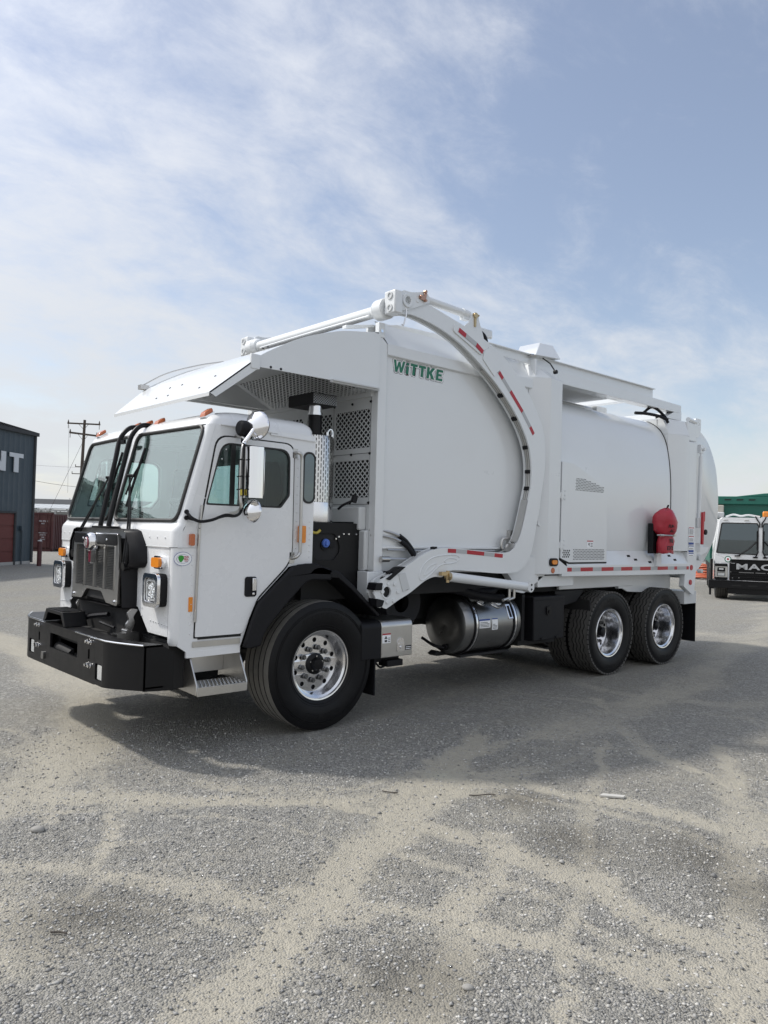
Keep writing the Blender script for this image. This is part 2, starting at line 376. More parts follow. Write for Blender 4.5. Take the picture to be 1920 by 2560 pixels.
# ------------------------------------------------------------------ ground
TRACKS = [  # dusty wheel tracks: polyline, half width, strength
    ([(-3.2, -.5), (-2.57, -1.17), (-2.01, -1.74), (-1.36, -2.32), (-.7, -2.7)], .17, .8),
    ([(.9, -2.2), (-.10, -2.75), (-.47, -2.91), (-1.41, -3.41), (-2.32, -3.88), (-3.2, -4.4)], .26, 1.0),
    ([(-.95, -2.6), (-.78, -3.39), (-.68, -4.16), (-.73, -4.74), (-.85, -5.6)], .15, .9),
    ([(.15, -2.4), (.33, -3.21), (.51, -3.93), (.60, -4.53), (.6, -5.5)], .13, .85),
    ([(-1.9, -3.4), (-1.65, -3.87), (-1.37, -4.45), (-.89, -5.28), (-.6, -6)], .13, .75),
    ([(-3.2, -1.7), (-2.85, -2.22), (-2.46, -2.82), (-2.04, -3.46), (-1.8, -3.9)], .14, .65),
    ([(-.8, 9), (-.79, 5.47), (-.95, 2.24), (-1.4, .43), (-2.2, -1.0), (-2.9, -1.6)], .35, .8),
    ([(2.4, -3.6), (1.18, -4.26), (-.42, -4.99), (-1.17, -5.33), (-2, -5.8)], .2, .7),
    ([(-1.46, -1.76), (-.99, -2.51), (-.5, -2.85), (.6, -3.0)], .22, .6),
    ([(-.6, -3.6), (-.82, -3.87), (-1.45, -4.17), (-2.15, -4.53), (-2.8, -4.9)], .16, .7),
    ([(4.6, 1.5), (4.17, -.09), (3.69, -1.62), (4.04, -2.84), (4.70, -3.07), (7, -3.4)], .2, .45),
    ([(20, 3.2), (12.58, .04), (8, -1.2), (4.49, -2.17), (1.6, -2.5)], .3, .55),
    ([(-6, 14), (-4.5, 8), (-3.6, 3), (-3.3, 0), (-3.2, -3)], .5, .6),
    ([(-1.0, -2.2), (-.2, -3.0), (.3, -3.9), (.2, -5)], .07, .6), ([(-1.9, -2.2), (-1.3, -3.1), (-1.0, -4.2), (-1.1, -5.3)], .06, .55),
    ([(1.8, -2.9), (.6, -3.5), (-.7, -4.3), (-1.7, -4.9)], .09, .6), ([(-3.0, -2.6), (-2.4, -3.3), (-2.1, -4.3), (-2.3, -5.2)], .08, .5),
    ([(2.6, -2.2), (1.0, -2.45), (-.6, -2.5), (-1.8, -2.1), (-2.6, -1.6)], .08, .6), ([(3.2, -1.9), (1.9, -3.2), (1.2, -4.6)], .10, .6),
    ([(-2.3, .8), (-1.9, -.6), (-2.1, -1.8), (-2.7, -2.9)], .10, .6), ([(-2.6, .6), (-2.25, -.7), (-2.5, -1.9)], .10, .55),
    ([(12, 22), (11, 12), (10, 6), (9.5, -2)], .6, .5),
]
# faint single streaks left by many passing tyres, in the yard's main driving directions
_rs = random.Random(21)
STREAKS = []
for _h in (208, 262, 150, 186, 228, 110):
    for _k in range(11):
        _a = math.radians(_h+_rs.gauss(0, 7)); _c = (_rs.uniform(-3.6, 3.2), _rs.uniform(-5.6, .2)); _l = _rs.uniform(.7, 3.2)
        STREAKS.append(([(_c[0]-_l*math.cos(_a), _c[1]-_l*math.sin(_a)), (_c[0]+_l*math.cos(_a), _c[1]+_l*math.sin(_a))], _rs.uniform(.025, .10), _rs.uniform(.15, .38)))
DARK = [(.10, -4.53, .35), (-1.9, -4.36, .28), (-2.7, -3.08, .3), (-.3, -4.0, .3), (.0, -3.36, .25), (-.1, -4.9, .3)]
def value_noise(x, y, seed):
    xi = np.floor(x).astype(np.int64); yi = np.floor(y).astype(np.int64); xf = x-xi; yf = y-yi
    def h(a, b):
        n = (a*374761393 + b*668265263 + seed*974711) & 0x7fffffff
        n = (n ^ (n >> 13))*1274126177 & 0x7fffffff
        return ((n ^ (n >> 16)) & 0xffff)/65535.0
    u = xf*xf*(3-2*xf); v = yf*yf*(3-2*yf)
    return (h(xi, yi)*(1-u)+h(xi+1, yi)*u)*(1-v)+(h(xi, yi+1)*(1-u)+h(xi+1, yi+1)*u)*v
def fbm(x, y, seed, o=4):
    r = 0; a = .5; t = 0
    for i in range(o): r = r+a*value_noise(x*2**i, y*2**i, seed+i); t += a; a *= .55
    return r/t
def track_field(X, Y):
    D = np.zeros_like(X); H = np.zeros_like(X)
    wx = X+.13*(fbm(X*3, Y*3, 5, 5)-.5)*2; wy = Y+.13*(fbm(X*3, Y*3, 9, 5)-.5)*2
    for pts, hw, st in TRACKS+STREAKS:
        hw = hw*.72 if hw < .3 else hw
        P = [(q.x, q.y) for q in cr([(a, b, 0) for a, b in pts], 6)] if len(pts) > 2 else pts
        best = np.full(X.shape, 1e9); along = np.zeros_like(X); L0 = 0
        for (ax, ay), (bx, by) in zip(P[:-1], P[1:]):
            dx, dy = bx-ax, by-ay; l2 = dx*dx+dy*dy
            t = np.clip(((wx-ax)*dx+(wy-ay)*dy)/l2, 0, 1)
            d = np.hypot(wx-(ax+t*dx), wy-(ay+t*dy)); m = d < best
            best = np.where(m, d, best); along = np.where(m, L0+t*math.sqrt(l2), along); L0 += math.sqrt(l2)
        k = np.clip(1.25-best/hw*(.9+.25*np.sin(along*2.1+hw*9)), 0, 1); k = k*k*(3-2*k)
        lug = np.sin(along*2*PI/.085+np.sign(np.sin(best*60))*1.2); H = H-.007*k*st*(1+.6*lug)*(best < hw); D_l = .16*k*st*lug*(fbm(X*1.7, Y*1.7, 13)-.25); D = np.maximum(D, k*st+D_l)
    return D, H
def ground_height(X, Y):
    D, H = track_field(X, Y)
    z = H+.010*(fbm(X*1.3, Y*1.3, 21)-.5)+.008*(fbm(X*7, Y*7, 31, 3)-.5)+.006*(fbm(X*22, Y*22, 41, 2)-.5)
    return D, z-.004
def make_ground():
    def axis(a, b, st, far, g=1.13):
        m = list(np.arange(a, b+1e-6, st)); lo = []; d = st; x = a
        while x > -far: d = d*g; x -= d; lo.append(x)
        hi = []; d = st; x = b
        while x < far: d = d*g; x += d; hi.append(x)
        return np.array(lo[::-1]+m+hi)
    xs = axis(-4.6, 5.2, .026, 1500); ys = axis(-6.2, 1.5, .026, 1500)
    X, Y = np.meshgrid(xs, ys); D, z = ground_height(X, Y)
    fade = np.clip(1.6-np.hypot(X, Y+2)/30, 0, 1); z = z*fade
    wheel = np.minimum(np.hypot(X, (Y+1.0)*1.2), np.hypot(np.abs(X-5.2)-.67, (Y+.95)*1.2)); z = np.minimum(z, np.where(wheel < .5, -.001, z))
    dust = D*1.35+.3*(fbm(X*.8, Y*.8, 61)-.5)+.55*(fbm(X*2.6+7, Y*2.6, 71, 5)-.5)+.55*(fbm(X*9, Y*9, 81, 4)-.5)-.12
    dk = np.zeros_like(X)
    for a, b, r in DARK:
        d = np.hypot(X-a+.2*(fbm(X*3, Y*3, 91)-.5), Y-b+.2*(fbm(X*3, Y*3, 95)-.5)); dk = np.maximum(dk, np.clip(1.3-d/r, 0, 1))
    n, m = X.shape
    V = np.stack([X.ravel(), Y.ravel(), z.ravel()], 1)
    i = np.arange(n-1)[:, None]*m+np.arange(m-1)[None, :]
    F = np.stack([i, i+1, i+m+1, i+m], -1).reshape(-1, 4)
    me = bpy.data.meshes.new('ground'); me.vertices.add(len(V)); me.vertices.foreach_set('co', V.ravel())
    me.loops.add(F.size); me.loops.foreach_set('vertex_index', F.ravel().astype(np.int32)); me.polygons.add(len(F))
    me.polygons.foreach_set('loop_start', np.arange(0, F.size, 4, dtype=np.int32))
    me.update(calc_edges=True); me.polygons.foreach_set('use_smooth', np.ones(len(F), bool))
    a = me.attributes.new('dust', 'FLOAT', 'POINT'); a.data.foreach_set('value', np.clip(dust, 0, 1).ravel().astype(np.float32))
    a = me.attributes.new('oil', 'FLOAT', 'POINT'); a.data.foreach_set('value', dk.ravel().astype(np.float32))
    o = bpy.data.objects.new('ground', me); COL.objects.link(o); kind(o, 'structure')
    m_ = bpy.data.materials.new('gravel_yard'); m_.use_nodes = True; nt = m_.node_tree; N = nt.nodes; L = nt.links; b = N['Principled BSDF']
    b.inputs['Roughness'].default_value = .95; b.inputs['Specular IOR Level'].default_value = .2
    geo = N.new('ShaderNodeNewGeometry')
    def noise(sc, det, rg=.6):
        t = N.new('ShaderNodeTexNoise'); t.inputs['Scale'].default_value = sc; t.inputs['Detail'].default_value = det; t.inputs['Roughness'].default_value = rg
        L.new(geo.outputs['Position'], t.inputs['Vector']); return t.outputs['Fac']
    def mix(f, A, B, blend='MIX'):
        x = N.new('ShaderNodeMix'); x.data_type = 'RGBA'; x.blend_type = blend
        for s_, v in (('Factor', f), ('A', A), ('B', B)):
            if isinstance(v, tuple): x.inputs[s_].default_value = (*v, 1) if s_ != 'Factor' else v
            elif isinstance(v, float): x.inputs[s_].default_value = v
            else: L.new(v, x.inputs[s_])
        return x.outputs['Result']
    def mrange(v, a0, a1, b0=0.0, b1=1.0):
        x = N.new('ShaderNodeMapRange'); L.new(v, x.inputs['Value'])
        for k, q in (('From Min', a0), ('From Max', a1), ('To Min', b0), ('To Max', b1)): x.inputs[k].default_value = q
        return x.outputs[0]
    at = N.new('ShaderNodeAttribute'); at.attribute_name = 'dust'; oil = N.new('ShaderNodeAttribute'); oil.attribute_name = 'oil'
    vor = N.new('ShaderNodeTexVoronoi'); vor.inputs['Scale'].default_value = 95; L.new(geo.outputs['Position'], vor.inputs['Vector'])
    vor2 = N.new('ShaderNodeTexVoronoi'); vor2.inputs['Scale'].default_value = 42; L.new(geo.outputs['Position'], vor2.inputs['Vector'])
    bw = N.new('ShaderNodeSeparateColor'); L.new(vor.outputs['Color'], bw.inputs[0])
    bw2 = N.new('ShaderNodeSeparateColor'); L.new(vor2.outputs['Color'], bw2.inputs[0])
    grav = mix(bw.outputs[0], (.235, .230, .218), (.49, .478, .44))
    grav = mix(mrange(bw2.outputs[1], .78, .95), grav, (.58, .56, .52))
    grav = mix(mrange(noise(300, 3), .35, .7), grav, mix(.5, grav, (.11, .108, .104)))
    dustc = mix(noise(160, 5, .7), (.335, .31, .255), (.475, .442, .365))
    dustc = mix(mrange(bw.outputs[1], .80, .95, 0.0, .55), dustc, (.33, .32, .30))
    # the far yard has no fine data: add its own broad patches
    mpf = N.new('ShaderNodeMapping'); mpf.inputs['Scale'].default_value = (.35, 1.5, 1); mpf.inputs['Rotation'].default_value = (0, 0, .5); L.new(geo.outputs['Position'], mpf.inputs[0])
    nf = N.new('ShaderNodeTexNoise'); nf.inputs['Scale'].default_value = .55; nf.inputs['Detail'].default_value = 8; nf.inputs['Roughness'].default_value = .66; L.new(mpf.outputs[0], nf.inputs['Vector'])
    far = mrange(nf.outputs['Fac'], .42, .66)
    dfac = N.new('ShaderNodeMath'); dfac.operation = 'ADD'; L.new(at.outputs['Fac'], dfac.inputs[0]); L.new(mrange(noise(30, 7, .78), .3, .7, -.42, .42), dfac.inputs[1])
    dfb = N.new('ShaderNodeMath'); dfb.operation = 'MULTIPLY_ADD'; L.new(bw.outputs[2], dfb.inputs[0]); dfb.inputs[1].default_value = -.62; L.new(dfac.outputs[0], dfb.inputs[2]); dfac = dfb
    col = mix(mrange(dfac.outputs[0], -.2, .62, 0.0, .92), grav, dustc)
    col = mix(mrange(far, 0, 1, 0.0, .5), col, (.375, .35, .29))
    col = mix(mrange(oil.outputs['Fac'], 0, 1, 0.0, .55), col, (.13, .12, .10))
    L.new(col, b.inputs['Base Color'])
    bp = N.new('ShaderNodeBump'); L.new(mrange(dfac.outputs[0], -.3, .8, 1.0, .5), bp.inputs['Strength']); bp.inputs['Distance'].default_value = .016
    hsum = N.new('ShaderNodeMath'); hsum.operation = 'ADD'; L.new(mrange(vor.outputs['Distance'], 0, .9, 1.0, 0.0), hsum.inputs[0]); L.new(noise(130, 4), hsum.inputs[1])
    L.new(hsum.outputs[0], bp.inputs['Height']); L.new(bp.outputs[0], b.inputs['Normal'])
    me.materials.append(m_)
    return o
ground = make_ground()

def make_gravel():   # loose stones lying on the yard, one uncountable mass
    rg = np.random.default_rng(3); n = 105000
    # denser near the camera
    r = .9+6.2*rg.random(n)**1.25; a = rg.uniform(-.62, .62, n)+.7277
    X = -4.06+r*np.sin(a); Y = -6.5+r*np.cos(a)
    D, z = ground_height(X, Y)
    dust = D+.75*(fbm(X*.8, Y*.8, 61)-.45)+.55*(fbm(X*3.1+7, Y*3.1, 71, 5)-.5)
    keep = rg.random(n) < np.clip(1.05-dust*.9, .3, 1); keep &= ~((np.abs(X) < .5) & (np.abs(Y+1) < .3)); X, Y, z = X[keep], Y[keep], z[keep]; n = len(X)
    s = .0028+.0075*rg.random(n)**3.2+(rg.random(n) > .992)*.007
    base = np.array([[1, 0, 0], [-1, 0, 0], [0, 1, 0], [0, -1, 0], [0, 0, 1], [0, 0, -1]], float)
    f = np.array([[0, 2, 4], [2, 1, 4], [1, 3, 4], [3, 0, 4], [2, 0, 5], [1, 2, 5], [3, 1, 5], [0, 3, 5]])
    P = base[None]*(1+rg.uniform(-.35, .35, (n, 6, 1)))*np.stack([s*rg.uniform(.8, 1.5, n), s*rg.uniform(.8, 1.3, n), s*rg.uniform(.5, .9, n)], 1)[:, None, :]
    t = rg.uniform(0, 2*PI, n); c_, s_ = np.cos(t)[:, None], np.sin(t)[:, None]
    V = np.stack([P[..., 0]*c_-P[..., 1]*s_+X[:, None], P[..., 0]*s_+P[..., 1]*c_+Y[:, None], P[..., 2]+(z+s*.15)[:, None]], -1).reshape(-1, 3)
    F = (f[None]+(np.arange(n)*6)[:, None, None]).reshape(-1, 3)
    me = bpy.data.meshes.new('gravel'); me.vertices.add(len(V)); me.vertices.foreach_set('co', V.ravel())
    me.loops.add(F.size); me.loops.foreach_set('vertex_index', F.ravel().astype(np.int32)); me.polygons.add(len(F)); me.polygons.foreach_set('loop_start', np.arange(0, F.size, 3, dtype=np.int32))
    me.update(calc_edges=True)
    m = bpy.data.materials.new('loose_gravel'); m.use_nodes = True; nt = m.node_tree; b = nt.nodes['Principled BSDF']; b.inputs['Roughness'].default_value = .9
    g = nt.nodes.new('ShaderNodeNewGeometry'); cr_ = nt.nodes.new('ShaderNodeValToRGB'); nt.links.new(g.outputs['Random Per Island'], cr_.inputs[0])
    e = cr_.color_ramp.elements; e[0].color = (.17, .168, .16, 1); e[1].color = (.62, .605, .57, 1)
    for p_, c in ((.3, (.25, .248, .243, 1)), (.6, (.36, .353, .338, 1)), (.88, (.49, .475, .44, 1))): q = e.new(p_); q.color = c
    nt.links.new(cr_.outputs[0], b.inputs['Base Color']); me.materials.append(m)
    o = bpy.data.objects.new('gravel', me); COL.objects.link(o); kind(o, 'stuff')
    return o
make_gravel()

# ------------------------------------------------------------------ buildings and far things
def warehouse():
    th = math.radians(50); c = Vector((5.8, 25.95, 0)); ux = Vector((math.sin(th), math.cos(th), 0)); un = Vector((-ux.y, ux.x, 0))   # un: away from the camera
    t = thing('warehouse', 'slate blue metal warehouse with a red door and pale block letters', 'building', c)
    def P(u, d, z): return c+ux*u+un*d+Vector((0, 0, z))
    H = 5.24; Wd = 15.0; Ln = 22.0
    # corrugated walls: front (with the door opening) and the gable ends and back
    m = MB(); st = .105; n = int(Ln/st)
    def rib(i): return -.022 if i % 3 == 0 else 0.0
    for i in range(n):
        u0, u1 = -st*i, -st*(i+1); zb = 2.0 if -3.6 < (u0+u1)/2 < -1.09 else .12
        d0, d1 = rib(i), rib(i+1)
        m.add([P(u0, d0, zb), P(u1, d1, zb), P(u1, d1, H), P(u0, d0, H)], [(0, 1, 2, 3)])
    m.build('front_wall', 'bluewall', t, smooth=False, recalc=False)
    m = MB(); 
    for u in (-.002, -Ln):
        m.add([P(u, 0.0, 0), P(u, Wd, 0), P(u, Wd, H), P(u, Wd/2, H+2.0), P(u, 0, H)], [(0, 1, 2, 3, 4)])
    m.add([P(0, Wd, 0), P(-Ln, Wd, 0), P(-Ln, Wd, H), P(0, Wd, H)], [(0, 1, 2, 3)])
    m.build('side_wall', 'bluewall', t, smooth=False)
    m = MB()
    for a, b in ((0-.12, Wd/2), (Wd+.12, Wd/2)):
        za = H+.02; 
        k = 44
        for i in range(k):
            u0, u1 = .14-(Ln+.28)*i/k, .14-(Ln+.28)*(i+1)/k; e = .035
            m.add([P(u0, a, za), P(u1, a, za), P(u1, b, H+2.05), P(u0, b, H+2.05)], [(0, 1, 2, 3)])
            m.add([P(u0, a, za), P(u0, b, H+2.05), P(u0, b, H+2.05+e), P(u0, a, za+e), P(u0-.05, a, za+e), P(u0-.05, b, H+2.05+e)], [(0, 1, 2, 3), (3, 2, 5, 4)])
    m.build('roof', 'roofgrey', t, smooth=False, recalc=False)
    m = MB(); m.obox(P(-Ln/2, -.09, H-.02), ux*(Ln/2+.15), un*.05, Vector((0, 0, .07))); m.build('gutter', 'roofgrey', t)
    m = MB(); m.obox(P(.03, -.03, H/2), ux*.05, un*.05, Vector((0, 0, H/2-.06))); m.build('corner_trim', 'roofgrey', t)
    m = MB(); m.obox(P(-Ln/2, .03, .06), ux*(Ln/2), un*.06, Vector((0, 0, .06))); m.build('plinth', 'concrete', t)
    m = MB(); m.obox(P(-2.35, .04, 1.0), ux*1.25, un*.03, Vector((0, 0, 1.0)))
    for k in range(4): m.obox(P(-2.35, .0, .25+.5*k), ux*1.22, un*.012, Vector((0, 0, .21)))
    m.build('door', 'doorred', t)
    m = MB(); m.obox(P(-1.07, -.02, 1.01), ux*.035, un*.045, Vector((0, 0, 1.01))); m.obox(P(-2.3, -.02, 2.04), ux*1.26, un*.045, Vector((0, 0, .035))); m.build('door_frame', 'roofgrey', t)
    m = MB(); m.cyl(P(-.66, -.07, .0), P(-.66, -.07, 1.42), .025, seg=8); m.obox(P(-.70, -.07, 1.42), ux*.07, un*.05, Vector((0, 0, .09))); m.build('conduit', 'bluewall', t)
    # letters N T (end of a word that runs out of the picture)
    m = MB(); zt, zb = 4.34, 3.60; d = -.06
    def poly(pts): 
        a = [P(u, d, z) for u, z in pts]; b = [P(u, d-.03, z) for u, z in pts]; k = len(pts)
        m.add(a+b, [tuple(range(k)), tuple(reversed(range(k, 2*k)))]+[(i, (i+1) % k, k+(i+1) % k, k+i) for i in range(k)])
    poly([(-1.64, zt), (-.78, zt), (-.78, zt-.16), (-1.07, zt-.16), (-1.07, zb), (-1.35, zb), (-1.35, zt-.16), (-1.64, zt-.16)])
    m.build('letter', 'lettering', t, smooth=False)
    m = MB(); poly([(-1.86, zt), (-2.14, zt), (-2.14, zb), (-1.86, zb)]); poly([(-2.79, zt), (-2.53, zt), (-2.1405, zb+.3), (-2.1405, zb), (-2.53, zt-.42), (-2.53, zb), (-2.79, zb)])
    m.build('letter', 'lettering', t, smooth=False)
warehouse()

def bollard():
    t = thing('bollard', 'dull red steel bollard in front of the maroon container', 'bollard', (5.65, 24.3, 0))
    m = MB(); m.cyl((5.65, 24.3, 0), (5.65, 24.3, .95), .085, seg=20); m.build('post', 'maroon', t)
    m = MB(); m.lathe([(.95, .087), (.98, .075), (1.0, .04), (1.005, 0)], (5.65, 24.3, 0), 'Z', 16); m.build('cap', 'silver', t)
bollard()

def container():
    th = math.radians(40); o = Vector((10.85, 38.66, 0)); ux = Vector((math.sin(th+PI/2), math.cos(th+PI/2), 0)); uy = Vector((math.sin(th), math.cos(th), 0))
    t = thing('shipping_container', 'maroon shipping container with its double doors facing the yard', 'container', o)
    Wd, Ln, H = 2.3, 6.0, 2.15
    def P(u, d, z): return o-ux*u+uy*d+Vector((0, 0, z))
    m = MB(); m.obox(P(Wd/2, Ln/2, H/2+.05), ux*(Wd/2-.03), uy*(Ln/2-.1), Vector((0, 0, H/2-.06)))
    for i in range(24):
        for s_ in (0.0, Wd): m.obox(P(s_, .2+Ln*i/24, H/2+.05), ux*.03, uy*.06, Vector((0, 0, H/2-.12)))
    m.build('body', 'maroon', t)
    for k in (0, 1):
        m = MB(); u0 = .1+k*(Wd/2-.08); m.obox(P(u0+Wd/4-.06, .06, H/2+.05), ux*(Wd/4-.09), uy*.04, Vector((0, 0, H/2-.13)))
        for j in range(4): m.obox(P(u0+Wd/4-.06, .015, .38+.46*j), ux*(Wd/4-.14), uy*.02, Vector((0, 0, .15)))
        d = m.build('door', 'maroon', t)
        for j in (0, 1):
            m = MB(); u = u0+.25+j*.45; m.cyl(P(u, -.03, .15), P(u, -.03, H-.05), .022, seg=8); m.build('lock_bar', 'maroon', d)
    m = MB()
    for u in (0.03, Wd-.03): m.obox(P(u, .05, H/2+.02), ux*.06, uy*.06, Vector((0, 0, H/2)))
    for z in (.06, H): m.obox(P(Wd/2, .05, z), ux*(Wd/2), uy*.06, Vector((0, 0, .06)))
    m.build('end_frame', 'maroon', t)
    m = MB()
    for z, sz, tx in ((1.72, .12, 'MSK 97671'), (1.58, .09, '45G1'), (1.05, .09, 'MAX GROSS'), (.93, .08, '30480 KG'), (.80, .08, 'TARE'), (.68, .08, '3890 KG')):
        put_text(m, tx, sz, P(.55, -.006, z), ux, (0, 0, 1), align='CENTER')
    kind(m.build('stencil', 'lettering', t, smooth=False), 'stuff')
container()

def pole():
    b = Vector((17.85, 54.1, 0)); r = Vector((.746, -.665, .0)).normalized(); f = Vector((.665, .746, 0))
    t = thing('utility_pole', 'tall wooden utility pole with two crossarms beyond the white cab', 'pole', b)
    m = MB(); m.cyl(b, b+Vector((.18, -.15, 9.75)), .16, .10, 14); m.build('mast', 'wood', t)
    tp = b+Vector((.18, -.15, 0))
    for z0, z1, a, w in ((9.45, 9.40, 1.28, .055), (8.72, 8.50, 1.10, .07)):
        m = MB(); m.obox(tp+Vector((0, 0, (z0+z1)/2))-f*.15, r*a+Vector((0, 0, (z1-z0)/2)), f*.06, Vector((0, 0, w)))
        x = m.build('crossarm', 'wood', t)
        for s_ in (-1, 1):
            m = MB(); q = tp+r*a*.95*s_+Vector((0, 0, (z0 if s_ < 0 else z1)))-f*.15; m.lathe([(0, .0), (.01, .05), (.12, .06), (.16, .03), (.24, .03), (.25, 0)], q+Vector((0, 0, .03)), 'Z', 8)
            m.cyl(q, q-Vector((0, 0, .4)), .022, seg=6); m.build('insulator', 'wood', x)
            m = MB(); m.cyl(tp+r*.42*s_+Vector((0, 0, (z0+z1)/2))-f*.2, tp+Vector((0, 0, z1-.42))-f*.12, .016, seg=5); m.build('brace', 'wood', x)
    for z, d in ((6.06, -.5), (5.5, -.75), (6.5, .5)):
        m = MB(); m.obox(b+r*d/2+Vector((.1, -.1, z)), r*abs(d/2), f*.03, Vector((0, 0, .03))); m.obox(b+r*d+Vector((.1, -.1, z+.08)), r*.02, f*.02, Vector((0, 0, .1))); m.build('step_bracket', 'wood', t)
    for nm, p, q, sag, rr in (('guy_wire', tp-r*.1+Vector((0, 0, 8.0)), b-r*3.3+Vector((0, 0, .2)), 0, .012),
                          ('service_wire', tp-r*1.22+Vector((0, 0, 9.3)), b-r*.9+Vector((0, 0, 4.0)), .1, .009),
                          ('power_line', b+Vector((0, 0, 4.45)), b-r*9+f*-6+Vector((0, 0, 6.9)), .5, .013),
                          ('phone_line', b+Vector((0, 0, 6.0)), b-r*9+Vector((0, 0, 6.6)), .15, .007)):
        m = MB(); m.tube([p.lerp(q, k/10)-Vector((0, 0, sag*4*(k/10)*(1-k/10))) for k in range(11)], rr, 5)
        o = m.build(nm, 'wood')
        tag(o, {'guy_wire': 'thin guy wire slanting down from the pole to the ground', 'service_wire': 'thin wire dropping from the end of the top crossarm',
                'power_line': 'sagging dark cable running from the pole behind the blue warehouse', 'phone_line': 'faint nearly level wire from the pole towards the warehouse'}[nm], 'wire')
pole()

def far_roof():
    a = Vector((20.5, 85.4, 0)); r = Vector((.746, -.665, .0)).normalized(); f = Vector((.665, .746, 0))
    t = thing('long_shed', 'long low shed with a dark grey roof on the skyline', 'building', a)
    m = MB(); m.obox(a+r*6+f*6+Vector((0, 0, 1.4)), r*9, f*6, Vector((0, 0, 1.4))); m.build('wall', 'palewall', t)
    m = MB(); m.obox(a+r*6+f*2+Vector((0, 0, 3.72)), r*9.3, f*3.4+Vector((0, 0, .55)), Vector((0, 0, .06))); m.build('roof', 'roofgrey', t)
    for k in range(9): m = MB(); m.obox(a+r*(-1.5+2*k)-f*.03+Vector((0, 0, 1.9)), r*.5, f*.03, Vector((0, 0, .4))); m.build('window', 'ink', t)
far_roof()
def carport():
    a = Vector((16.5, 62.0, 0)); r = Vector((.746, -.665, .0)).normalized(); f = Vector((.665, .746, 0))
    t = thing('carport', 'open carport with a pale ribbed metal roof beside the container', 'carport', a)
    for k in range(8):
        m = MB(); m.obox(a+r*(-.9+.66*k)+f*1.4+Vector((0, 0, 3.0)), r*.31, f*1.5+Vector((0, 0, .20)), Vector((0, 0, .03))); m.build('roof_panel', 'paleroof', t)
    m = MB(); m.obox(a+r*1.4+Vector((0, 0, 2.66)), r*2.7, f*.05, Vector((0, 0, .07))); m.build('fascia', 'palewall', t)
    for k in range(4):
        m = MB(); m.obox(a+r*(-.6+1.45*k)+Vector((0, 0, 1.3)), r*.06, f*.06, Vector((0, 0, 1.3))); m.build('post', 'palewall', t)
    m = MB(); m.obox(a+r*1.4+f*2.9+Vector((0, 0, 1.2)), r*2.6, f*.04, Vector((0, 0, 1.2))); m.build('back_wall', 'palewall', t)
    # a dark parked trailer under it
    t2 = thing('flat_trailer', 'dark green tank trailer parked under the carport', 'trailer', a+r*2.1)
    m = MB(); m.cyl(a+r*1.5-f*6+Vector((0, 0, .95)), a+r*1.5-f*4+Vector((0, 0, .95)), .48, seg=18); m.build('tank', 'bingreen', t2, bevel=.03)
    m = MB(); m.obox(a+r*1.5-f*5+Vector((0, 0, .42)), r*.4, f*1.2, Vector((0, 0, .06))); m.build('bed', 'under', t2)
    for s_ in (-.45, .45):
        m = MB(); m.cyl(a+r*(1.5+s_)-f*5.4+Vector((0, 0, .33)), a+r*(1.5+s_*1.35)-f*5.4+Vector((0, 0, .33)), .33, seg=18); m.build('wheel', 'rubber', t2)
carport()
def treeline():
    rg = random.Random(11); m = MB(); r = Vector((.746, -.665, .0)).normalized(); f = Vector((.665, .746, 0))
    base = Vector((-4.06, -6.5, 0))+f*330
    for i in range(170):
        u = rg.uniform(-175, 230); z0 = 3.0
        if -140 < u < -60: pass
        h = rg.uniform(6.5, 11.5)*(1.0+.25*math.sin(u*.09)+.2*math.sin(u*.23+1)); p = base+r*u+f*rg.uniform(0, 22)
        for j in range(60):
            k = rg.random(); q = p+Vector((rg.gauss(0, 1.5*(1.25-k)), rg.gauss(0, 1.5*(1.25-k)), h*k*.98+.5)); s_ = rg.uniform(.5, 1.25)*(1.35-k)
            d1 = Vector((rg.gauss(0, 1), rg.gauss(0, 1), rg.gauss(0, .6))).normalized()*s_; d2 = Vector((rg.gauss(0, 1), rg.gauss(0, 1), rg.gauss(0, .6))).normalized()*s_
            m.add([q-d1, q+d2, q+d1, q-d2], [(0, 1, 2, 3)])
    o = m.build('tree_line', 'foliage', smooth=False, recalc=False); kind(o, 'stuff')
    m = MB(); pts = []
    for k in range(60):
        u = -420+15*k; h = 7.0+1.8*math.sin(k*.35)+1.2*math.sin(k*.9+2); pts.append((u, h))
    for (u0, h0), (u1, h1) in zip(pts[:-1], pts[1:]):
        A, B = base+r*u0+f*35, base+r*u1+f*35
        m.add([A-f*40, B-f*40, B+Vector((0, 0, h1*.55)), A+Vector((0, 0, h0*.55)), B+f*120, A+f*120], [(0, 1, 2, 3), (3, 2, 4, 5)])
    kind(m.build('hill', 'foliage'), 'structure')
treeline()
# ------------------------------------------------------------------ the garbage truck
T = thing('garbage_truck', 'large white front-loading garbage truck with a curved lift arm along its side', 'garbage truck')
HW = 1.22                       # half width of the cab
XF = -1.44                      # cab front
def ws_x(z): return -1.392 + (z-1.76)*(.215/.77)    # windshield outer edge
def ring(xf, xr, s, r, vee, rr=.07, rear=True):
    o = []
    for k in range(4):
        t = math.radians(90*k/3); o.append((xr-rr+rr*math.cos(t), -(s-rr)-rr*math.sin(t)))
    for k in range(6):
        t = math.radians(90*k/5); o.append((xf+r-r*math.sin(t), -(s-r)-r*math.cos(t)))
    for y in (-.065, .065): o.append((xf-vee, y))
    for p in reversed(o[:-2]): o.append((p[0], -p[1]))
    return o
def ringz(z, *a): return [(x, y, z) for x, y in ring(*a)]
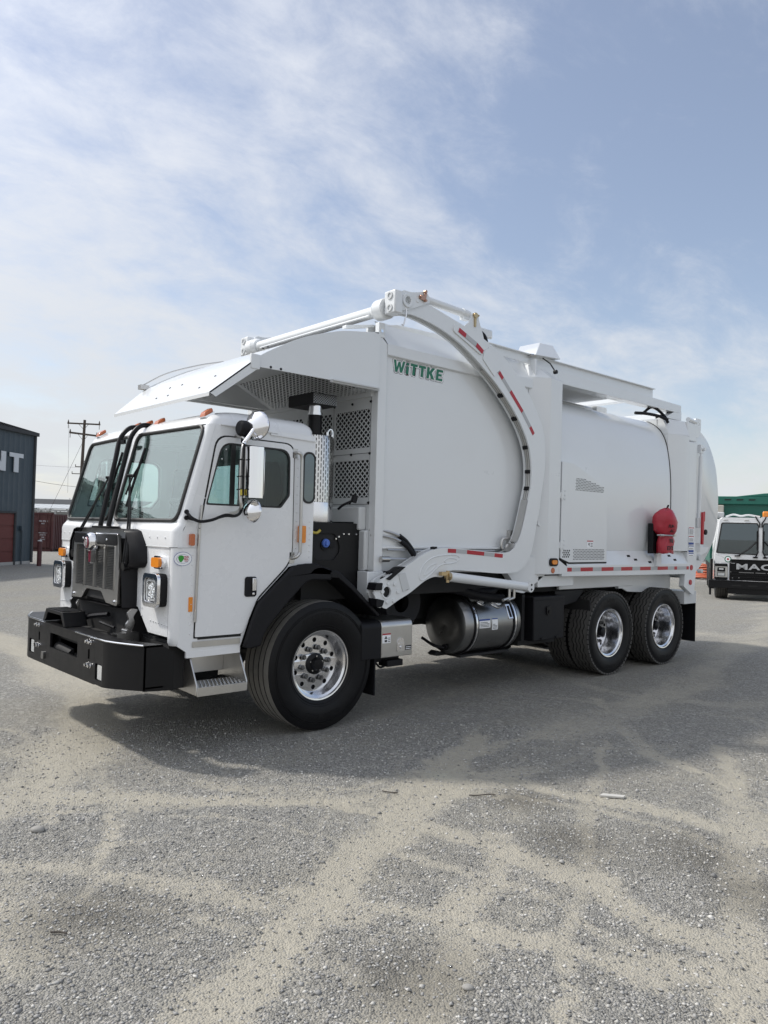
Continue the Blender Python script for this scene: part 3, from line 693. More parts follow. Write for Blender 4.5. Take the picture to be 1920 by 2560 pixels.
# --- shell: cowl, pillars, roof
m = MB()
rg_ = [ringz(1.575, XF, -.16, HW, .07, .0), ringz(1.69, XF, -.16, HW, .07, .0), ringz(1.72, XF+.012, -.16, HW, .065, .004), ringz(1.742, XF+.035, -.16, HW, .06, .015), ringz(1.76, -1.392, -.16, HW, .055, .036)]
nring = len(rg_[0])
m.loft(rg_, skip=lambda i, k: not (4 <= k <= 16))
zs = [1.76, 1.95, 2.15, 2.35, 2.535]
def skip(i, k):   # keep only the pillars of the front: corners and centre post
    if 4 <= k <= 8: return False
    if k == 10: return False
    if nring-9 <= k-0 <= nring-6: return False
    return True
pr = [ringz(z, ws_x(z), -.16, HW, .055, .036+.02*(z-1.76)/.77) for z in zs]
m.loft(pr, skip=lambda i, k: not ((4 <= k <= 8) or k == 10 or (12 <= k <= 16)))
m.loft([ringz(2.535, ws_x(2.535), -.16, HW, .055, .056), ringz(2.575, -1.160, -.16, HW-.004, .07, .05), ringz(2.61, -1.125, -.165, HW-.022, .10, .045, .08), ringz(2.64, -1.07, -.185, HW-.055, .13, .035, .09),
        ringz(2.662, -.98, -.225, HW-.12, .15, .02, .10), ringz(2.675, -.86, -.29, HW-.22, .15, .01, .10), ringz(2.685, -.72, -.40, HW-.45, .12, .0, .10)], caps=True)
# --- side walls with door, window openings; front wall below the cowl
side = [(-1.385, .835), (-1.31, .785), (-.845, .79), (-.73, 1.11), (-.40, 1.42), (-.23, 1.445), (-.23, 2.535), (ws_x(2.535)+.056, 2.535), (ws_x(1.76)+.056, 1.76), (XF+.07, 1.69), (XF+.07, .90)]
win = rpoly([(-1.205, 1.905), (-1.075, 2.40), (-.415, 2.40), (-.415, 1.905)], [.03, .06, .08, .05])
for s_ in (-1, 1): m.prism([side, win], 'Y', s_*HW, s_*(HW-.03))
m.prism([(-.23, 1.445), (-.16, 1.445), (-.16, 2.535), (-.23, 2.535)], 'Y', -HW, -HW+.03); m.prism([(-.23, 1.445), (-.16, 1.445), (-.16, 2.535), (-.23, 2.535)], 'Y', HW, HW-.03)
front = [(-1.15, .90), (-.82, .90), (-.62, 1.08), (.62, 1.08), (.82, .90), (1.15, .90), (1.15, 1.57), (-1.15, 1.57)]
m.prism(front, 'X', XF+.006, XF+.035)
m.prism([[(-HW+.031, 1.45), (HW-.031, 1.45), (HW-.031, 2.534), (-HW+.031, 2.534)], rrect(-.50, .66, 1.93, 2.36, .07)], 'X', -.19, -.161)
for s_ in (-1, 1):   # rounded lower corners, turned under at the bottom
    rr = []
    for z, ins in ((.835, .02), (.86, .006), (.90, 0.006), (1.57, .006)):
        rr.append([(XF+ins+.064-.064*math.sin(math.radians(18*k)), s_*(1.156+(.064-ins*.5)*math.cos(math.radians(18*k))), z) for k in range(6)]+[])
    m.loft(rr, closed=False)
cab = m.build('cab_body', 'cabwhite', T, recalc=True, ang=35)
m = MB(); m.box(-1.36, -.80, -HW+.04, HW-.04, .95, .99); m.box(-.80, -.2, -HW+.04, HW-.04, 1.42, 1.45); m.box(-.80, -.77, -HW+.04, HW-.04, .99, 1.42); m.build('cab_floor', 'under', T)
m = MB(); m.prism([rrect(-.50, .66, 1.93, 2.36, .07)], 'X', -.18, -.176); m.build('rear_window', 'sideglass', T, smooth=False)
m = MB(); m.prism([[(-HW+.04, 1.46), (HW-.04, 1.46), (HW-.04, 2.598), (-HW+.04, 2.598)], rrect(-.48, .64, 1.95, 2.34, .07)], 'X', -.24, -.21); m.box(-1.0, -.3, -1.1, 1.1, 2.60, 2.62)
m.build('cab_lining', 'lining', T)
# rivets in rows (too small to pick apart)
m = MB()
def rivet(p, n, r=.009): m.cyl(Vector(p), Vector(p)+Vector(n)*.006, r, r*.55, 7)
for k in range(17):
    y = -1.08+k*.135
    if abs(y) > .72: rivet((XF-.001, y, 1.645), (-1, 0, 0))
    rivet((-1.165, y*.98, 2.562), (-.9, 0, .4), .008)
for s_ in (-1, 1):
    for k in range(7): rivet((XF+.005, s_*(.86+.047*k), .995-.002*k), (-1, 0, 0), .008)
    for k in range(9): rivet((XF+.005, s_*.70, 1.02+.06*k), (-1, 0, 0), .008)
    for k in range(10): rivet((-1.285, s_*HW, .92+.075*k), (0, s_, 0), .007)
    for k in range(9): rivet((-1.245+k*.0345-.02, s_*HW, 1.80+k*.078), (0, s_, 0), .007)
    for k in range(12): rivet((-.335, s_*HW, 1.50+k*.075), (0, s_, 0), .007)
    for k in range(7): rivet((-.195, s_*HW, 1.50+k*.05), (0, s_, 0), .007)
kind(m.build('rivet', 'cabwhite', T), 'stuff')
m = MB(); m.box(XF-.003, XF+.05, -1.15, 1.15, 1.570, 1.577); m.box(-1.40, -1.255, -HW-.003, -HW+.02, 1.570, 1.577); m.box(-1.40, -1.255, HW-.02, HW+.003, 1.570, 1.577); m.build('panel_seam', 'greywhite', T)
for s_ in (-1, 1): m = MB(); m.prism([(-.62, 2.50), (-.16, 2.485), (-.157, 2.50), (-.62, 2.515)], 'Y', s_*HW, s_*(HW+.012)); m.prism([(-1.08, 2.532), (-.55, 2.515), (-.55, 2.523), (-1.08, 2.54)], 'Y', s_*HW, s_*(HW+.014)); kind(m.build('rain_gutter', 'cabwhite', T), 'stuff')

# --- windshield panes and their rubber seals
def bil(c, u, v):
    a = c[0].lerp(c[1], u); b = c[3].lerp(c[2], u); return a.lerp(b, v)
for s_ in (-1, 1):
    c = [Vector((ws_x(1.775), s_*1.160, 1.775)), Vector((ws_x(1.775)-.037, s_*.065, 1.775)), Vector((ws_x(2.52)-.056, s_*.075, 2.52)), Vector((ws_x(2.52), s_*1.160, 2.52))]
    nrm = (c[1]-c[0]).cross(c[3]-c[0]).normalized(); nrm = nrm if nrm.x < 0 else -nrm
    w_, h_ = (c[1]-c[0]).length, (c[3]-c[0]).length
    lp = rrect(0, w_, 0, h_, .075, 6)
    P = lambda q, o=0.0: bil(c, q[0]/w_, q[1]/h_)+nrm*o
    m = MB(); k = len(lp); m.add([P(q, -.004) for q in lp]+[P(q, .002) for q in lp], [tuple(range(k)), tuple(reversed(range(k, 2*k)))]+[(i, (i+1) % k, k+(i+1) % k, k+i) for i in range(k)])
    g = m.build('windshield', 'windshield', T, smooth=False)
    m = MB(); m.tube([P(q, .004) for q in lp], .016, 8, closed=True); m.build('seal', 'seal', g)
    m = MB()   # white corner fillers between the rounded seal and the square opening
    for (ux, uz) in ((0, 0), (w_, 0), (w_, h_), (0, h_)):
        near = sorted(lp, key=lambda q: (q[0]-ux)**2+(q[1]-uz)**2)[:7]; near = sorted(near, key=lambda q: math.atan2(q[1]-uz, q[0]-ux))
        ex = (ux-.03 if ux == 0 else ux+.02, uz-.02 if uz == 0 else uz+.02)
        for a, b in zip(near[:-1], near[1:]): m.add([P(ex, -.006), P(a, -.006), P(b, -.006)], [(0, 1, 2)])
    kind(m.build('corner_fillet', 'cabwhite', g, smooth=False, recalc=False), 'stuff')
# --- doors
def door(s_):
    Yd = s_*(HW+.008); Yi = s_*(HW-.012)
    out = rpoly([(-1.245, .895), (-1.228, 1.72), (-1.10, 2.445), (-.385, 2.44), (-.375, 1.475), (-.70, 1.175), (-.825, .895)], [.01, .03, .10, .11, .10, .12, .04], 5)
    wn = rpoly([(-1.19, 1.905), (-1.065, 2.40), (-.42, 2.395), (-.415, 2.01), (-.50, 1.905)], [.02, .09, .10, .02, .02], 5)
    m = MB(); m.prism([out, wn], 'Y', Yd, Yi); d = m.build('door', 'cabwhite', T, bevel=.006)
    g = lambda k: [(x+(k if x > -.8 else -k), z+(k if z > 1.6 else -k)) for x, z in out]
    m = MB(); m.prism([g(.011), out], 'Y', s_*(HW+.003), s_*(HW-.01)); m.build('door_gap', 'gap', d, smooth=False)
    fr = [(x*.965-.028, (z-2.15)*.945+2.15) for x, z in wn]
    m = MB(); m.prism([wn, fr], 'Y', s_*(HW+.0095), s_*(HW-.010)); m.build('window_seal', 'seal', d)
    m = MB(); m.prism(wn, 'Y', s_*(HW-.008), s_*(HW-.003)); m.build('window_glass', 'sideglass', d, smooth=False)
    m = MB(); m.box(-.985, -.945, s_*(HW+.0085)-.006, s_*(HW+.0085)+.006, 1.905, 2.39); m.build('vent_bar', 'seal', d)
    m = MB(); m.prism(rrect(-.825, -.715, 1.185, 1.345, .022), 'Y', s_*(HW+.009), s_*(HW+.016)); h = m.build('handle_cup', 'plastic', d, bevel=.004)
    m = MB(); m.box(-.765, -.728, min(s_*(HW+.016), s_*(HW+.036)), max(s_*(HW+.016), s_*(HW+.036)), 1.232, 1.335); m.cyl((-.745, s_*(HW+.016), 1.208), (-.745, s_*(HW+.024), 1.208), .012, seg=12); m.build('handle', 'chrome', d, bevel=.006)
    m = MB(); m.cyl((-1.252, s_*(HW+.012), 1.01), (-1.238, s_*(HW+.012), 1.72), .011, seg=8); m.cyl((-1.238, s_*(HW+.012), 1.725), (-1.222, s_*(HW+.012), 1.90), .010, seg=8); m.build('hinge', 'steel', d)
    m = MB(); m.box(-1.22, -.845, s_*(HW+.002)-.006, s_*(HW+.002)+.006, .875, .892); m.build('drip_strip', 'gap', d)
for s_ in (-1, 1): door(s_)
for s_ in (-1, 1):
    m = MB(); m.prism(rrect(-1.265, -.85, .818, .862, .006), 'Y', s_*(HW+.002), s_*(HW+.008)); m.build('sill_plate', 'steel', T, bevel=.002)
    # rear corner window, wraps into the rear wall
    m = MB(); m.prism(rrect(-.275, -.158, 1.965, 2.385, .05), 'Y', s_*(HW+.002), s_*(HW-.002)); w = m.build('corner_window', 'darkglass', T, smooth=False)
    a = rrect(-.283, -.155, 1.955, 2.395, .055); b = rrect(-.268, -.165, 1.972, 2.378, .045)
    m = MB(); m.prism([a, b], 'Y', s_*(HW+.006), s_*(HW-.002)); m.build('seal', 'seal', w)
    # grab rail
    m = MB(); y = s_*(HW+.05)
    m.tube([(-.375, s_*HW, 2.375), (-.36, y, 2.37), (-.335, y, 2.34), (-.33, y, 2.2), (-.325, y, 1.6), (-.33, y, 1.535), (-.365, y, 1.50), (-.378, s_*HW, 1.49)], .014, 10, smooth=3)
    m.box(-.395, -.345, min(s_*HW, s_*(HW+.008)), max(s_*HW, s_*(HW+.008)), 2.33, 2.41); m.box(-.40, -.35, min(s_*HW, s_*(HW+.008)), max(s_*HW, s_*(HW+.008)), 1.45, 1.54); m.build('grab_rail', 'steel', T)
    for (x0, x1, z0, z1, mt, nm) in ((-.318, -.252, 1.62, 1.765, 'amber', 'side_marker_light'), (-1.318, -1.28, 1.59, 1.68, 'amberred', 'side_marker_light'), (-1.305, -1.272, 1.09, 1.20, 'amber', 'side_reflector')):
        m = MB(); m.prism(rrect(x0, x1, z0, z1, .012 if nm[-1] == 't' else .004), 'Y', s_*HW, s_*(HW+(.028 if nm[-1] == 't' else .006))); m.build(nm, mt, T, bevel=.006 if nm[-1] == 't' else .001)
    # step well
    m = MB(); Y0, Y1 = s_*(HW-.02), s_*(HW-.34)
    m.prism([(-1.31, .785), (-.845, .79), (-.845, .745), (-1.31, .74)], 'Y', s_*(HW+.002), s_*(HW-.02)); m.build('lower_sill', 'cabwhite', T)
    m = MB()
    for xx in (-1.27, -.84): m.prism([(s_*(HW-.02), .74), (s_*(HW-.34), .74), (s_*(HW-.34), .48), (s_*(HW+.10), .47), (s_*(HW+.10), .54)], 'X', xx, xx+.012)
    m.box(-1.26, -.84, min(s_*(HW-.26), s_*(HW-.27)), max(s_*(HW-.26), s_*(HW-.27)), .57, .72)
    m.box(-1.262, -.835, min(s_*(HW+.105), s_*(HW-.15)), max(s_*(HW+.105), s_*(HW-.15)), .515, .53); m.box(-1.262, -.835, min(s_*(HW+.097), s_*(HW+.106)), max(s_*(HW+.097), s_*(HW+.106)), .462, .53)
    st = m.build('step_box', 'steel', T, bevel=.002)
    m = MB()
    for i in range(13):
        for j in range(6): m.lathe([(.53, .009), (.534, .007), (.533, .003)], (-1.245+i*.033+(j % 2)*.016, s_*(HW+.08-j*.038), 0), 'Z', 6)
    kind(m.build('tread_stud', 'steel', st), 'stuff')
# --- roof marker lights
for y in (-1.07, -.24, 0, .24, 1.07):
    m = MB(); m.prism(rpoly([(-1.17, 2.595), (-1.08, 2.648), (-1.08, 2.625), (-1.13, 2.585)], .006), 'Y', y-.052, y+.052); b = m.build('marker_light', 'chrome', T, bevel=.006)
    m = MB(); rr = []
    for k, (sc, dz) in enumerate(((1, 0), (.95, .018), (.8, .034), (.3, .038))): rr.append([(-1.124+.036*sc*a, y+.042*sc*b_, 2.622+dz+.024*a*sc) for a, b_ in ((-1, -1), (1, -1), (1, 1), (-1, 1))])
    m.loft(rr, caps=True); m.build('lens', 'amberred', b, bevel=.004)
# --- headlights and turn signals
for s_ in (-1, 1):
    y = s_*1.005
    m = MB(); m.prism(rrect(y-.125, y+.125, 1.12, 1.37, .045), 'X', XF-.052, XF+.02); h = m.build('headlight', 'plastic', T, bevel=.008)
    m = MB(); m.prism([rrect(y-.128, y+.128, 1.117, 1.373, .046), rrect(y-.092, y+.092, 1.155, 1.335, .035)], 'X', XF-.078, XF-.052); m.build('bezel', 'chrome', h, bevel=.008)
    m = MB(); m.prism(rrect(y-.094, y+.094, 1.153, 1.337, .035), 'X', XF-.058, XF-.05); m.build('reflector', 'darksteel', h)
    m = MB(); m.prism([rrect(y-.082, y+.082, 1.165, 1.325, .03), rrect(y-.068, y+.068, 1.18, 1.31, .025)], 'X', XF-.068, XF-.057)
    for k in range(5):
        q = (y+.036*math.cos(2*PI*k/5+.6), 1.245+.042*math.sin(2*PI*k/5+.6)); m.lathe([(XF-.057, .024), (XF-.066, .022), (XF-.062, .012), (XF-.070, 0)], (0, q[0], q[1]), 'X', 12)
    m.lathe([(XF-.057, .018), (XF-.068, .012), (XF-.07, 0)], (0, y, 1.245), 'X', 12); m.build('lens', 'lens', h)
    y = s_*1.02
    m = MB(); m.prism(rpoly([(y-.085, 1.455), (y-.06, 1.505), (y+.06, 1.505), (y+.085, 1.455), (y+.06, 1.405), (y-.06, 1.405)], .02), 'X', XF-.03, XF+.015); h = m.build('turn_signal', 'chrome', T, bevel=.014)
    m = MB(); m.prism(rrect(y-.066, y+.066, 1.418, 1.492, .02), 'X', XF-.052, XF-.028); m.build('lens', 'amber', h, bevel=.009)
# oval decal on the near front corner side: green blob with red lettering
def decal():
    c = (-1.362, -HW-.0012, 1.49)
    def ell(a, b, y): return [(c[0]+a*math.cos(2*PI*k/32), y, c[2]+b*math.sin(2*PI*k/32)) for k in range(32)]
    m = MB(); y = c[1]
    for mi, (a, b, off) in enumerate(((.074, .053, 0), (.071, .050, .0006), (.052, .034, .0012), (.050, .032, .0018))):
        m.mi = (0, 1, 0, 1)[mi]; m.add(ell(a, b, y-off), [tuple(range(32))])
    m.mi = 2; lf = [(-.040, .012), (-.03, .024), (-.012, .027), (.004, .022), (.008, .006), (.0, -.012), (-.014, -.026), (-.028, -.02), (-.036, -.004)]
    m.add([(c[0]+a, y-.0024, c[2]+b) for a, b in lf], [tuple(range(len(lf)))])
    m.mi = 3
    for tx, dz, sz in (('TRUE', .014, .016), ('REAL', -.002, .017), ('GREEN', -.016, .009)): put_text(m, tx, sz, (c[0]+.026, y-.003, c[2]+dz), (1, 0, 0), (0, 0, 1), bold=.03, ext=.0003)
    m.build('oval_decal', ['blueink', 'sticker', 'leaf', 'redpaint'], T, smooth=False, recalc=False)
decal()
# --- radiator shroud, grille, emblem
GX = -1.545
m = MB()
rr = []
for x, k in ((XF+.02, 1.0), (XF-.03, .985), (GX+.03, .93), (GX+.005, .86)):
    rr.append([(x, s*yy*(k if zz > 1.3 else .5+.5*k), 1.06+(zz-1.06)*(1 if zz < 1.3 else .985+.015*k)) for s, pts in ((-1, ((.60, 1.06), (.60, 1.385), (.74, 1.40), (.775, 1.44), (.755, 1.58), (.66, 1.685), (.58, 1.70))), (1, ((.58, 1.70), (.66, 1.685), (.755, 1.58), (.775, 1.44), (.74, 1.40), (.60, 1.385), (.60, 1.06)))) for yy, zz in pts])
m.loft(rr); m.build('radiator_shroud', 'plastic', T, bevel=.012)
m = MB(); m.box(XF-.02, XF+.35, -.59, .59, .80, 1.62); m.build('radiator_core', 'under', T)
face = rpoly([(-.50, 1.075), (-.27, 1.085), (-.165, 1.175), (.165, 1.175), (.27, 1.085), (.50, 1.075), (.50, 1.50), (.47, 1.655), (-.47, 1.655), (-.50, 1.50)], [.03, .03, .02, .02, .03, .03, .02, .03, .03, .02], 4)
holes = [rrect(-.425+.2167*k, -.425+.2167*k+.195, 1.195, 1.555, .018, 3) for k in range(4)]
m = MB(); m.prism([face]+holes, 'X', GX-.012, GX+.012); gr = m.build('grille', 'steel', T, bevel=.004)
m = MB(); m.prism(rrect(-.47, .47, 1.563, 1.650, .02), 'X', GX-.018, GX-.012); m.build('top_band', 'black', gr, bevel=.003)
m = MB(); m.box(GX-.016, GX-.005, -.48, .48, 1.650, 1.660); m.build('top_trim', 'alu', gr, bevel=.002)
for k in range(4):
    y0, y1 = -.425+.2167*k, -.425+.2167*k+.195
    m = MB()
    for i in range(26):
        z = 1.20+i*.0138; m.obox((GX+.004, (y0+y1)/2, z), (.008, 0, .003), (0, (y1-y0)/2, 0), (0, 0, .0022))
    for i in range(12): m.box(GX, GX+.004, y0+.195*(i+.5)/12-.0022, y0+.195*(i+.5)/12+.0022, 1.195, 1.555)
    m.build('grille_mesh', 'darksteel', gr, smooth=False)
    m = MB(); m.prism([rrect(y0-.004, y1+.004, 1.191, 1.559, .02, 3), rrect(y0+.003, y1-.003, 1.198, 1.552, .016, 3)], 'X', GX-.017, GX-.012); m.build('mesh_rim', 'steel', gr)
m = MB(); m.box(GX+.016, GX+.02, -.47, .47, 1.1, 1.64); m.build('grille_back', 'under', gr)
m = MB()
for y, z in ((-.45, 1.11), (.45, 1.11), (-.26, 1.605), (.26, 1.605)): m.cyl((GX-.012, y, z), (GX-.026, y, z), .014, .009, 10)
m.build('grille_bolt', 'chrome', gr)
# emblem: red oval on a chrome shell with a tapering tail
m = MB(); rr = []
for x, k in ((GX-.012, 1.0), (GX-.06, 1.0), (GX-.085, .82)):
    rr.append([(x, .075*k*math.cos(2*PI*i/20), 1.575+.075*k*math.sin(2*PI*i/20)+(.01 if math.sin(2*PI*i/20) > 0 else 0)) for i in range(20)])
m.loft(rr, caps=True); m.prism(rpoly([(-.030, 1.51), (.030, 1.51), (.022, 1.40), (-.022, 1.40)], .008), 'X', GX-.055, GX-.012); em = m.build('emblem', 'chrome', gr, bevel=.003)
m = MB(); m.lathe([(GX-.086, .050), (GX-.092, .040), (GX-.093, 0)], (0, 0, 1.575), 'X', 20); m.prism(rpoly([(-.024, 1.51), (.024, 1.51), (.017, 1.41), (-.017, 1.41)], .006), 'X', GX-.058, GX-.054); m.build('emblem_face', 'emblem', em)
m = MB(); m.tube([(GX-.094, .026*math.cos(2*PI*k/16), 1.577+.036*math.sin(2*PI*k/16)) for k in range(16)], .003, 5, closed=True); m.tube([(GX-.094, -.014, 1.552), (GX-.094, -.006, 1.60), (GX-.094, .008, 1.575), (GX-.094, .012, 1.552)], .003, 5, smooth=3); m.build('emblem_line', 'alu', em)
# --- bent tubes over the windshield
for y, yt in ((-.135, -.12), (.045, .11)):
    m = MB(); m.tube([(-1.50, y, 1.70), (-1.485, y, 1.80), (-1.375, (y+yt)/2, 2.30), (-1.335, yt, 2.46), (-1.295, yt, 2.545), (-1.235, yt, 2.60), (-1.17, yt, 2.61), (-1.15, yt, 2.595)], .021, 12, smooth=5); m.build('roof_tube', 'black', T)
    m = MB(); m.cyl((-1.17, yt, 2.615), (-1.15, yt, 2.56), .035, seg=14); m.build('tube_foot', 'black', T)
m = MB(); m.prism(rrect(-.24, .14, -1.56, -1.44, .04), 'Z', 1.70, 1.716); 
m = MB(); m.prism(rrect(-1.56, -1.44, -.26, .12, .04), 'Z', 1.701, 1.718); m.build('tube_base', 'black', T, bevel=.005)
m = MB(); m.box(-1.345, -1.325, -.02, .05, 2.44, 2.475); m.box(-1.19, -1.15, -.15, .14, 2.585, 2.60); m.build('tube_clamp', 'black', T)
# --- wipers
def wsn(y, z): return ws_x(z)-(.036+.02*(z-1.76)/.77)*(1-abs(y)/1.16)
def wiper(piv, hub, bt, bb, nm='wiper'):
    e = bpy.data.objects.new(nm, None); COL.objects.link(e); e.parent = T; e.empty_display_size = .1
    for d in (0, .045):
        m = MB(); m.tube([(piv[0], piv[1]+d, piv[2]), (piv[0]+.01, piv[1]+d, piv[2]+.12), (-1.47, piv[1]*.75+hub[1]*.25+d*.9, 1.75), (wsn(hub[1], hub[2])-.045, hub[1]+d*.3, hub[2])], [.014, .012, .008, .006], 6, smooth=4); m.build('wiper_arm', 'black', e)
    m = MB(); m.tube([(wsn(bt[0], bt[1])-.018, *bt), (wsn(hub[1], hub[2])-.022, (bt[0]+bb[0])/2, (bt[1]+bb[1])/2), (wsn(bb[0], bb[1])-.018, *bb)], .011, 6, smooth=4)
    m.tube([(wsn(bt[0], bt[1])-.03, bt[0]*.8+bb[0]*.2, bt[1]*.8+bb[1]*.2), (wsn(hub[1], hub[2])-.048, (bt[0]+bb[0])/2, (bt[1]+bb[1])/2), (wsn(bb[0], bb[1])-.03, bt[0]*.2+bb[0]*.8, bt[1]*.2+bb[1]*.8)], .008, 6, smooth=4); m.build('wiper_blade', 'black', e)
    m = MB(); m.cyl((wsn(hub[1], hub[2])-.07, hub[1], hub[2]), (wsn(hub[1], hub[2])-.02, (bt[0]+bb[0])/2, hub[2]), .014, seg=10); m.build('wiper_knuckle', 'black', e)
    m = MB(); m.cyl((piv[0]-.02, piv[1]+.02, piv[2]-.02), (piv[0]+.05, piv[1]+.02, piv[2]-.01), .035, seg=12); m.build('wiper_knuckle', 'black', e)
wiper((-1.53, -.585, 1.42), (0, -.225, 2.15), (-.30, 2.39), (-.26, 1.885))
wiper((-1.53, .54, 1.48), (0, .235, 2.15), (.15, 2.38), (.21, 1.885))
# --- cab interior
m = MB(); m.prism(rpoly([(-1.36, 1.55), (-1.36, 1.74), (-1.15, 1.80), (-1.0, 1.72), (-1.0, 1.45)], .04), 'Y', -1.12, 1.12); m.build('dashboard', 'dash', T, bevel=.01)
for y in (-.66, .66):
    m = MB(); m.prism(rpoly([(-.80, 1.42), (-.36, 1.42), (-.36, 1.54), (-.80, 1.56)], .05), 'Y', y-.25, y+.25)
    m.prism(rpoly([(-.48, 1.50), (-.34, 1.50), (-.27, 2.10), (-.31, 2.32), (-.41, 2.32), (-.42, 2.12)], .05), 'Y', y-.24, y+.24); m.build('seat', 'seat', T, bevel=.04)
    m = MB(); a = Vector((.45, 0, 1)).normalized(); c = Vector((-.98, y, 1.86)); q = a.to_track_quat('Z', 'Y')
    m.tube([c+q @ Vector((.21*math.cos(2*PI*k/28), .21*math.sin(2*PI*k/28), 0)) for k in range(28)], .015, 8, closed=True)
    for k in range(3): m.cyl(c-a*.02, c+q @ Vector((.20*math.cos(2*PI*k/3+.5), .20*math.sin(2*PI*k/3+.5), 0)), .012, seg=6)
    m.cyl(c, c-a*.35, .03, seg=8); m.build('steering_wheel', 'seat', T)
m = MB(); m.box(-1.15, -.45, -.36, .36, 1.06, 1.58); m.build('engine_hump', 'dash', T, bevel=.06)
m = MB(); m.tube([(-1.16, 1.12, 1.80), (-1.13, 1.10, 2.0), (-1.10, 1.08, 2.16), (-1.14, 1.0, 2.2)], .016, 8, smooth=4); m.build('grab_handle', 'tan', T)
# --- near and far mirror sets
def mirror(s_):
    e = bpy.data.objects.new('mirror_assembly', None); COL.objects.link(e); e.parent = T
    y = s_*1.40
    m = MB(); m.prism(rpoly([(-.965, y-.105), (-.85, y-.115), (-.85, y+.115), (-.965, y+.105)], .03), 'Z', 1.965, 2.36); hd = m.build('mirror_head', 'chrome', e, bevel=.01)
    m = MB(); m.prism(rrect(y-.10, y+.10, 1.985, 2.34, .02), 'X', -.849, -.844); m.build('mirror_glass', 'chrome', e)
    m = MB(); c = Vector((-.86, y, 2.535)); d = Vector((-.93, .30*s_, .05)).normalized(); q = d.to_track_quat('Z', 'Y')
    def dome(c, R, dep, d):
        q = d.to_track_quat('Z', 'Y'); v = []; f = []; n = 24; L_ = 6
        for i in range(L_+1):
            a = i/L_*PI/2
            for k in range(n): v.append(c+q @ Vector((R*math.cos(a)*math.cos(2*PI*k/n), R*math.cos(a)*math.sin(2*PI*k/n), dep*math.sin(a))))
        for i in range(L_):
            for k in range(n): f.append((i*n+k, i*n+(k+1) % n, (i+1)*n+(k+1) % n, (i+1)*n+k))
        f.append(tuple(reversed(range(n)))); return v, f
    m.add(*dome(c, .118, .05, d)); m.build('convex_mirror', 'chrome', e)
    m = MB(); m.add(*dome(Vector((-.885, y, 1.865)), .095, .05, Vector((-.92, .3*s_, .1)).normalized())); m.build('convex_mirror', 'chrome', e)
    m = MB(); m.cyl(c-d*.03, c, .10, .119, 20); m.build('convex_back', 'plastic', e)
    # bracket tubes
    m = MB(); m.tube([(-.94, s_*HW, 2.46), (-.95, y-s_*.06, 2.44), (-.935, y-s_*.03, 2.40), (-.975, y-s_*.02, 2.34), (-.98, y-s_*.02, 2.0), (-.97, y-s_*.02, 1.90), (-.96, s_*(HW+.09), 1.86), (-.98, s_*(HW+.02), 1.845)], .013, 8, smooth=4); m.build('bracket', 'steel', e)
    m = MB(); m.tube([(-.99, y+s_*.02, 2.38), (-.93, y+s_*.02, 2.46), (-.88, y, 2.52)], .016, 8, smooth=3); m.build('bracket', 'chrome', e)
    m = MB(); m.tube([(-.985, y+s_*.025, 2.40), (-.99, y+s_*.03, 2.2), (-.985, y+s_*.025, 1.98)], .010, 6); 
    for z in (2.26, 2.13, 2.03): m.tube([(-.988, y-s_*.06, z), (-.994, y+s_*.05, z+.003)], .005, 5)
    m.build('cable_tie', 'plastic', e)
    m = MB(); m.box(-.995, -.972, min(y, y+s_*.03), max(y, y+s_*.03), 1.985, 2.03); m.build('yellow_tag', 'yellow', e)
    m = MB(); m.tube([(-1.345, s_*HW, 1.845), (-1.325, s_*(HW+.05), 1.80), (-1.27, s_*(HW+.08), 1.775), (-1.18, s_*(HW+.10), 1.79), (-1.07, s_*(HW+.10), 1.83), (-1.0, s_*(HW+.12), 1.825), (-.96, s_*(HW+.14), 1.86), (-.955, s_*(HW+.16), 1.96)], .012, 7, smooth=4)
    m.tube([(-1.345, s_*HW, 1.80), (-1.30, s_*(HW+.04), 1.785), (-1.22, s_*(HW+.07), 1.775), (-1.07, s_*(HW+.09), 1.82), (-1.0, s_*(HW+.10), 1.82)], .009, 7, smooth=4)
    for z in (1.845, 1.80): m.cyl((-1.347, s_*HW, z), (-1.347, s_*(HW+.012), z), .018, seg=10)
    m.build('mirror_cable', 'plastic', e)
    m = MB(); m.cyl((-.97, s_*1.33, 2.51), (-.90, s_*1.33, 2.51), .062, seg=18); m.cyl((-.985, s_*1.33, 2.51), (-.97, s_*1.33, 2.51), .048, .062, seg=18); m.box(-.95, -.92, s_*1.33-.02, s_*1.33+.02, 2.40, 2.47); m.build('work_lamp', 'plastic', e, bevel=.004)
for s_ in (-1, 1): mirror(s_)
# --- bumper
BT, BB = .86, .50
def bx(y):
    y = abs(y); return -1.80 if y < .80 else -1.80+.14*((y-.80)/.45)**1.15
ys_ = [-1.25, -1.18, -1.10, -1.0, -.9, -.8, -.4, 0, .4, .8, .9, 1.0, 1.10, 1.18, 1.25]
m = MB()
cut = [rrect(-.34, .30, .665, .79, .008, 1), rrect(-.60, -.565, .69, .765, .002, 1), rrect(.565, .60, .69, .765, .002, 1)]
m.prism([[(-.70, .512), (0, .505), (.70, .50), (.70, .86), (-.70, .86)]]+cut, 'X', -1.80, -1.78)
for s_ in (-1, 1):
    zb = .518 if s_ < 0 else .50
    m.prism([[(s_*.701, zb), (s_*.86, zb), (s_*.86, .86), (s_*.701, .86)], rrect(min(s_*.715, s_*.845), max(s_*.715, s_*.845), .555, .68, .01, 1)], 'X', -1.80, -1.78)
    R_ = []
    for k in range(11):
        y = .86+.39*k/10; x = -1.80+.14*max(0, (y-.88)/.37)**1.35; R_.append([(x, s_*y, zb+.022*k/10*(1 if s_ < 0 else 1)), (x, s_*y, .86), (x+.02, s_*y, .86), (x+.02, s_*y, zb+.022*k/10)])
    m.loft(R_, caps=True)
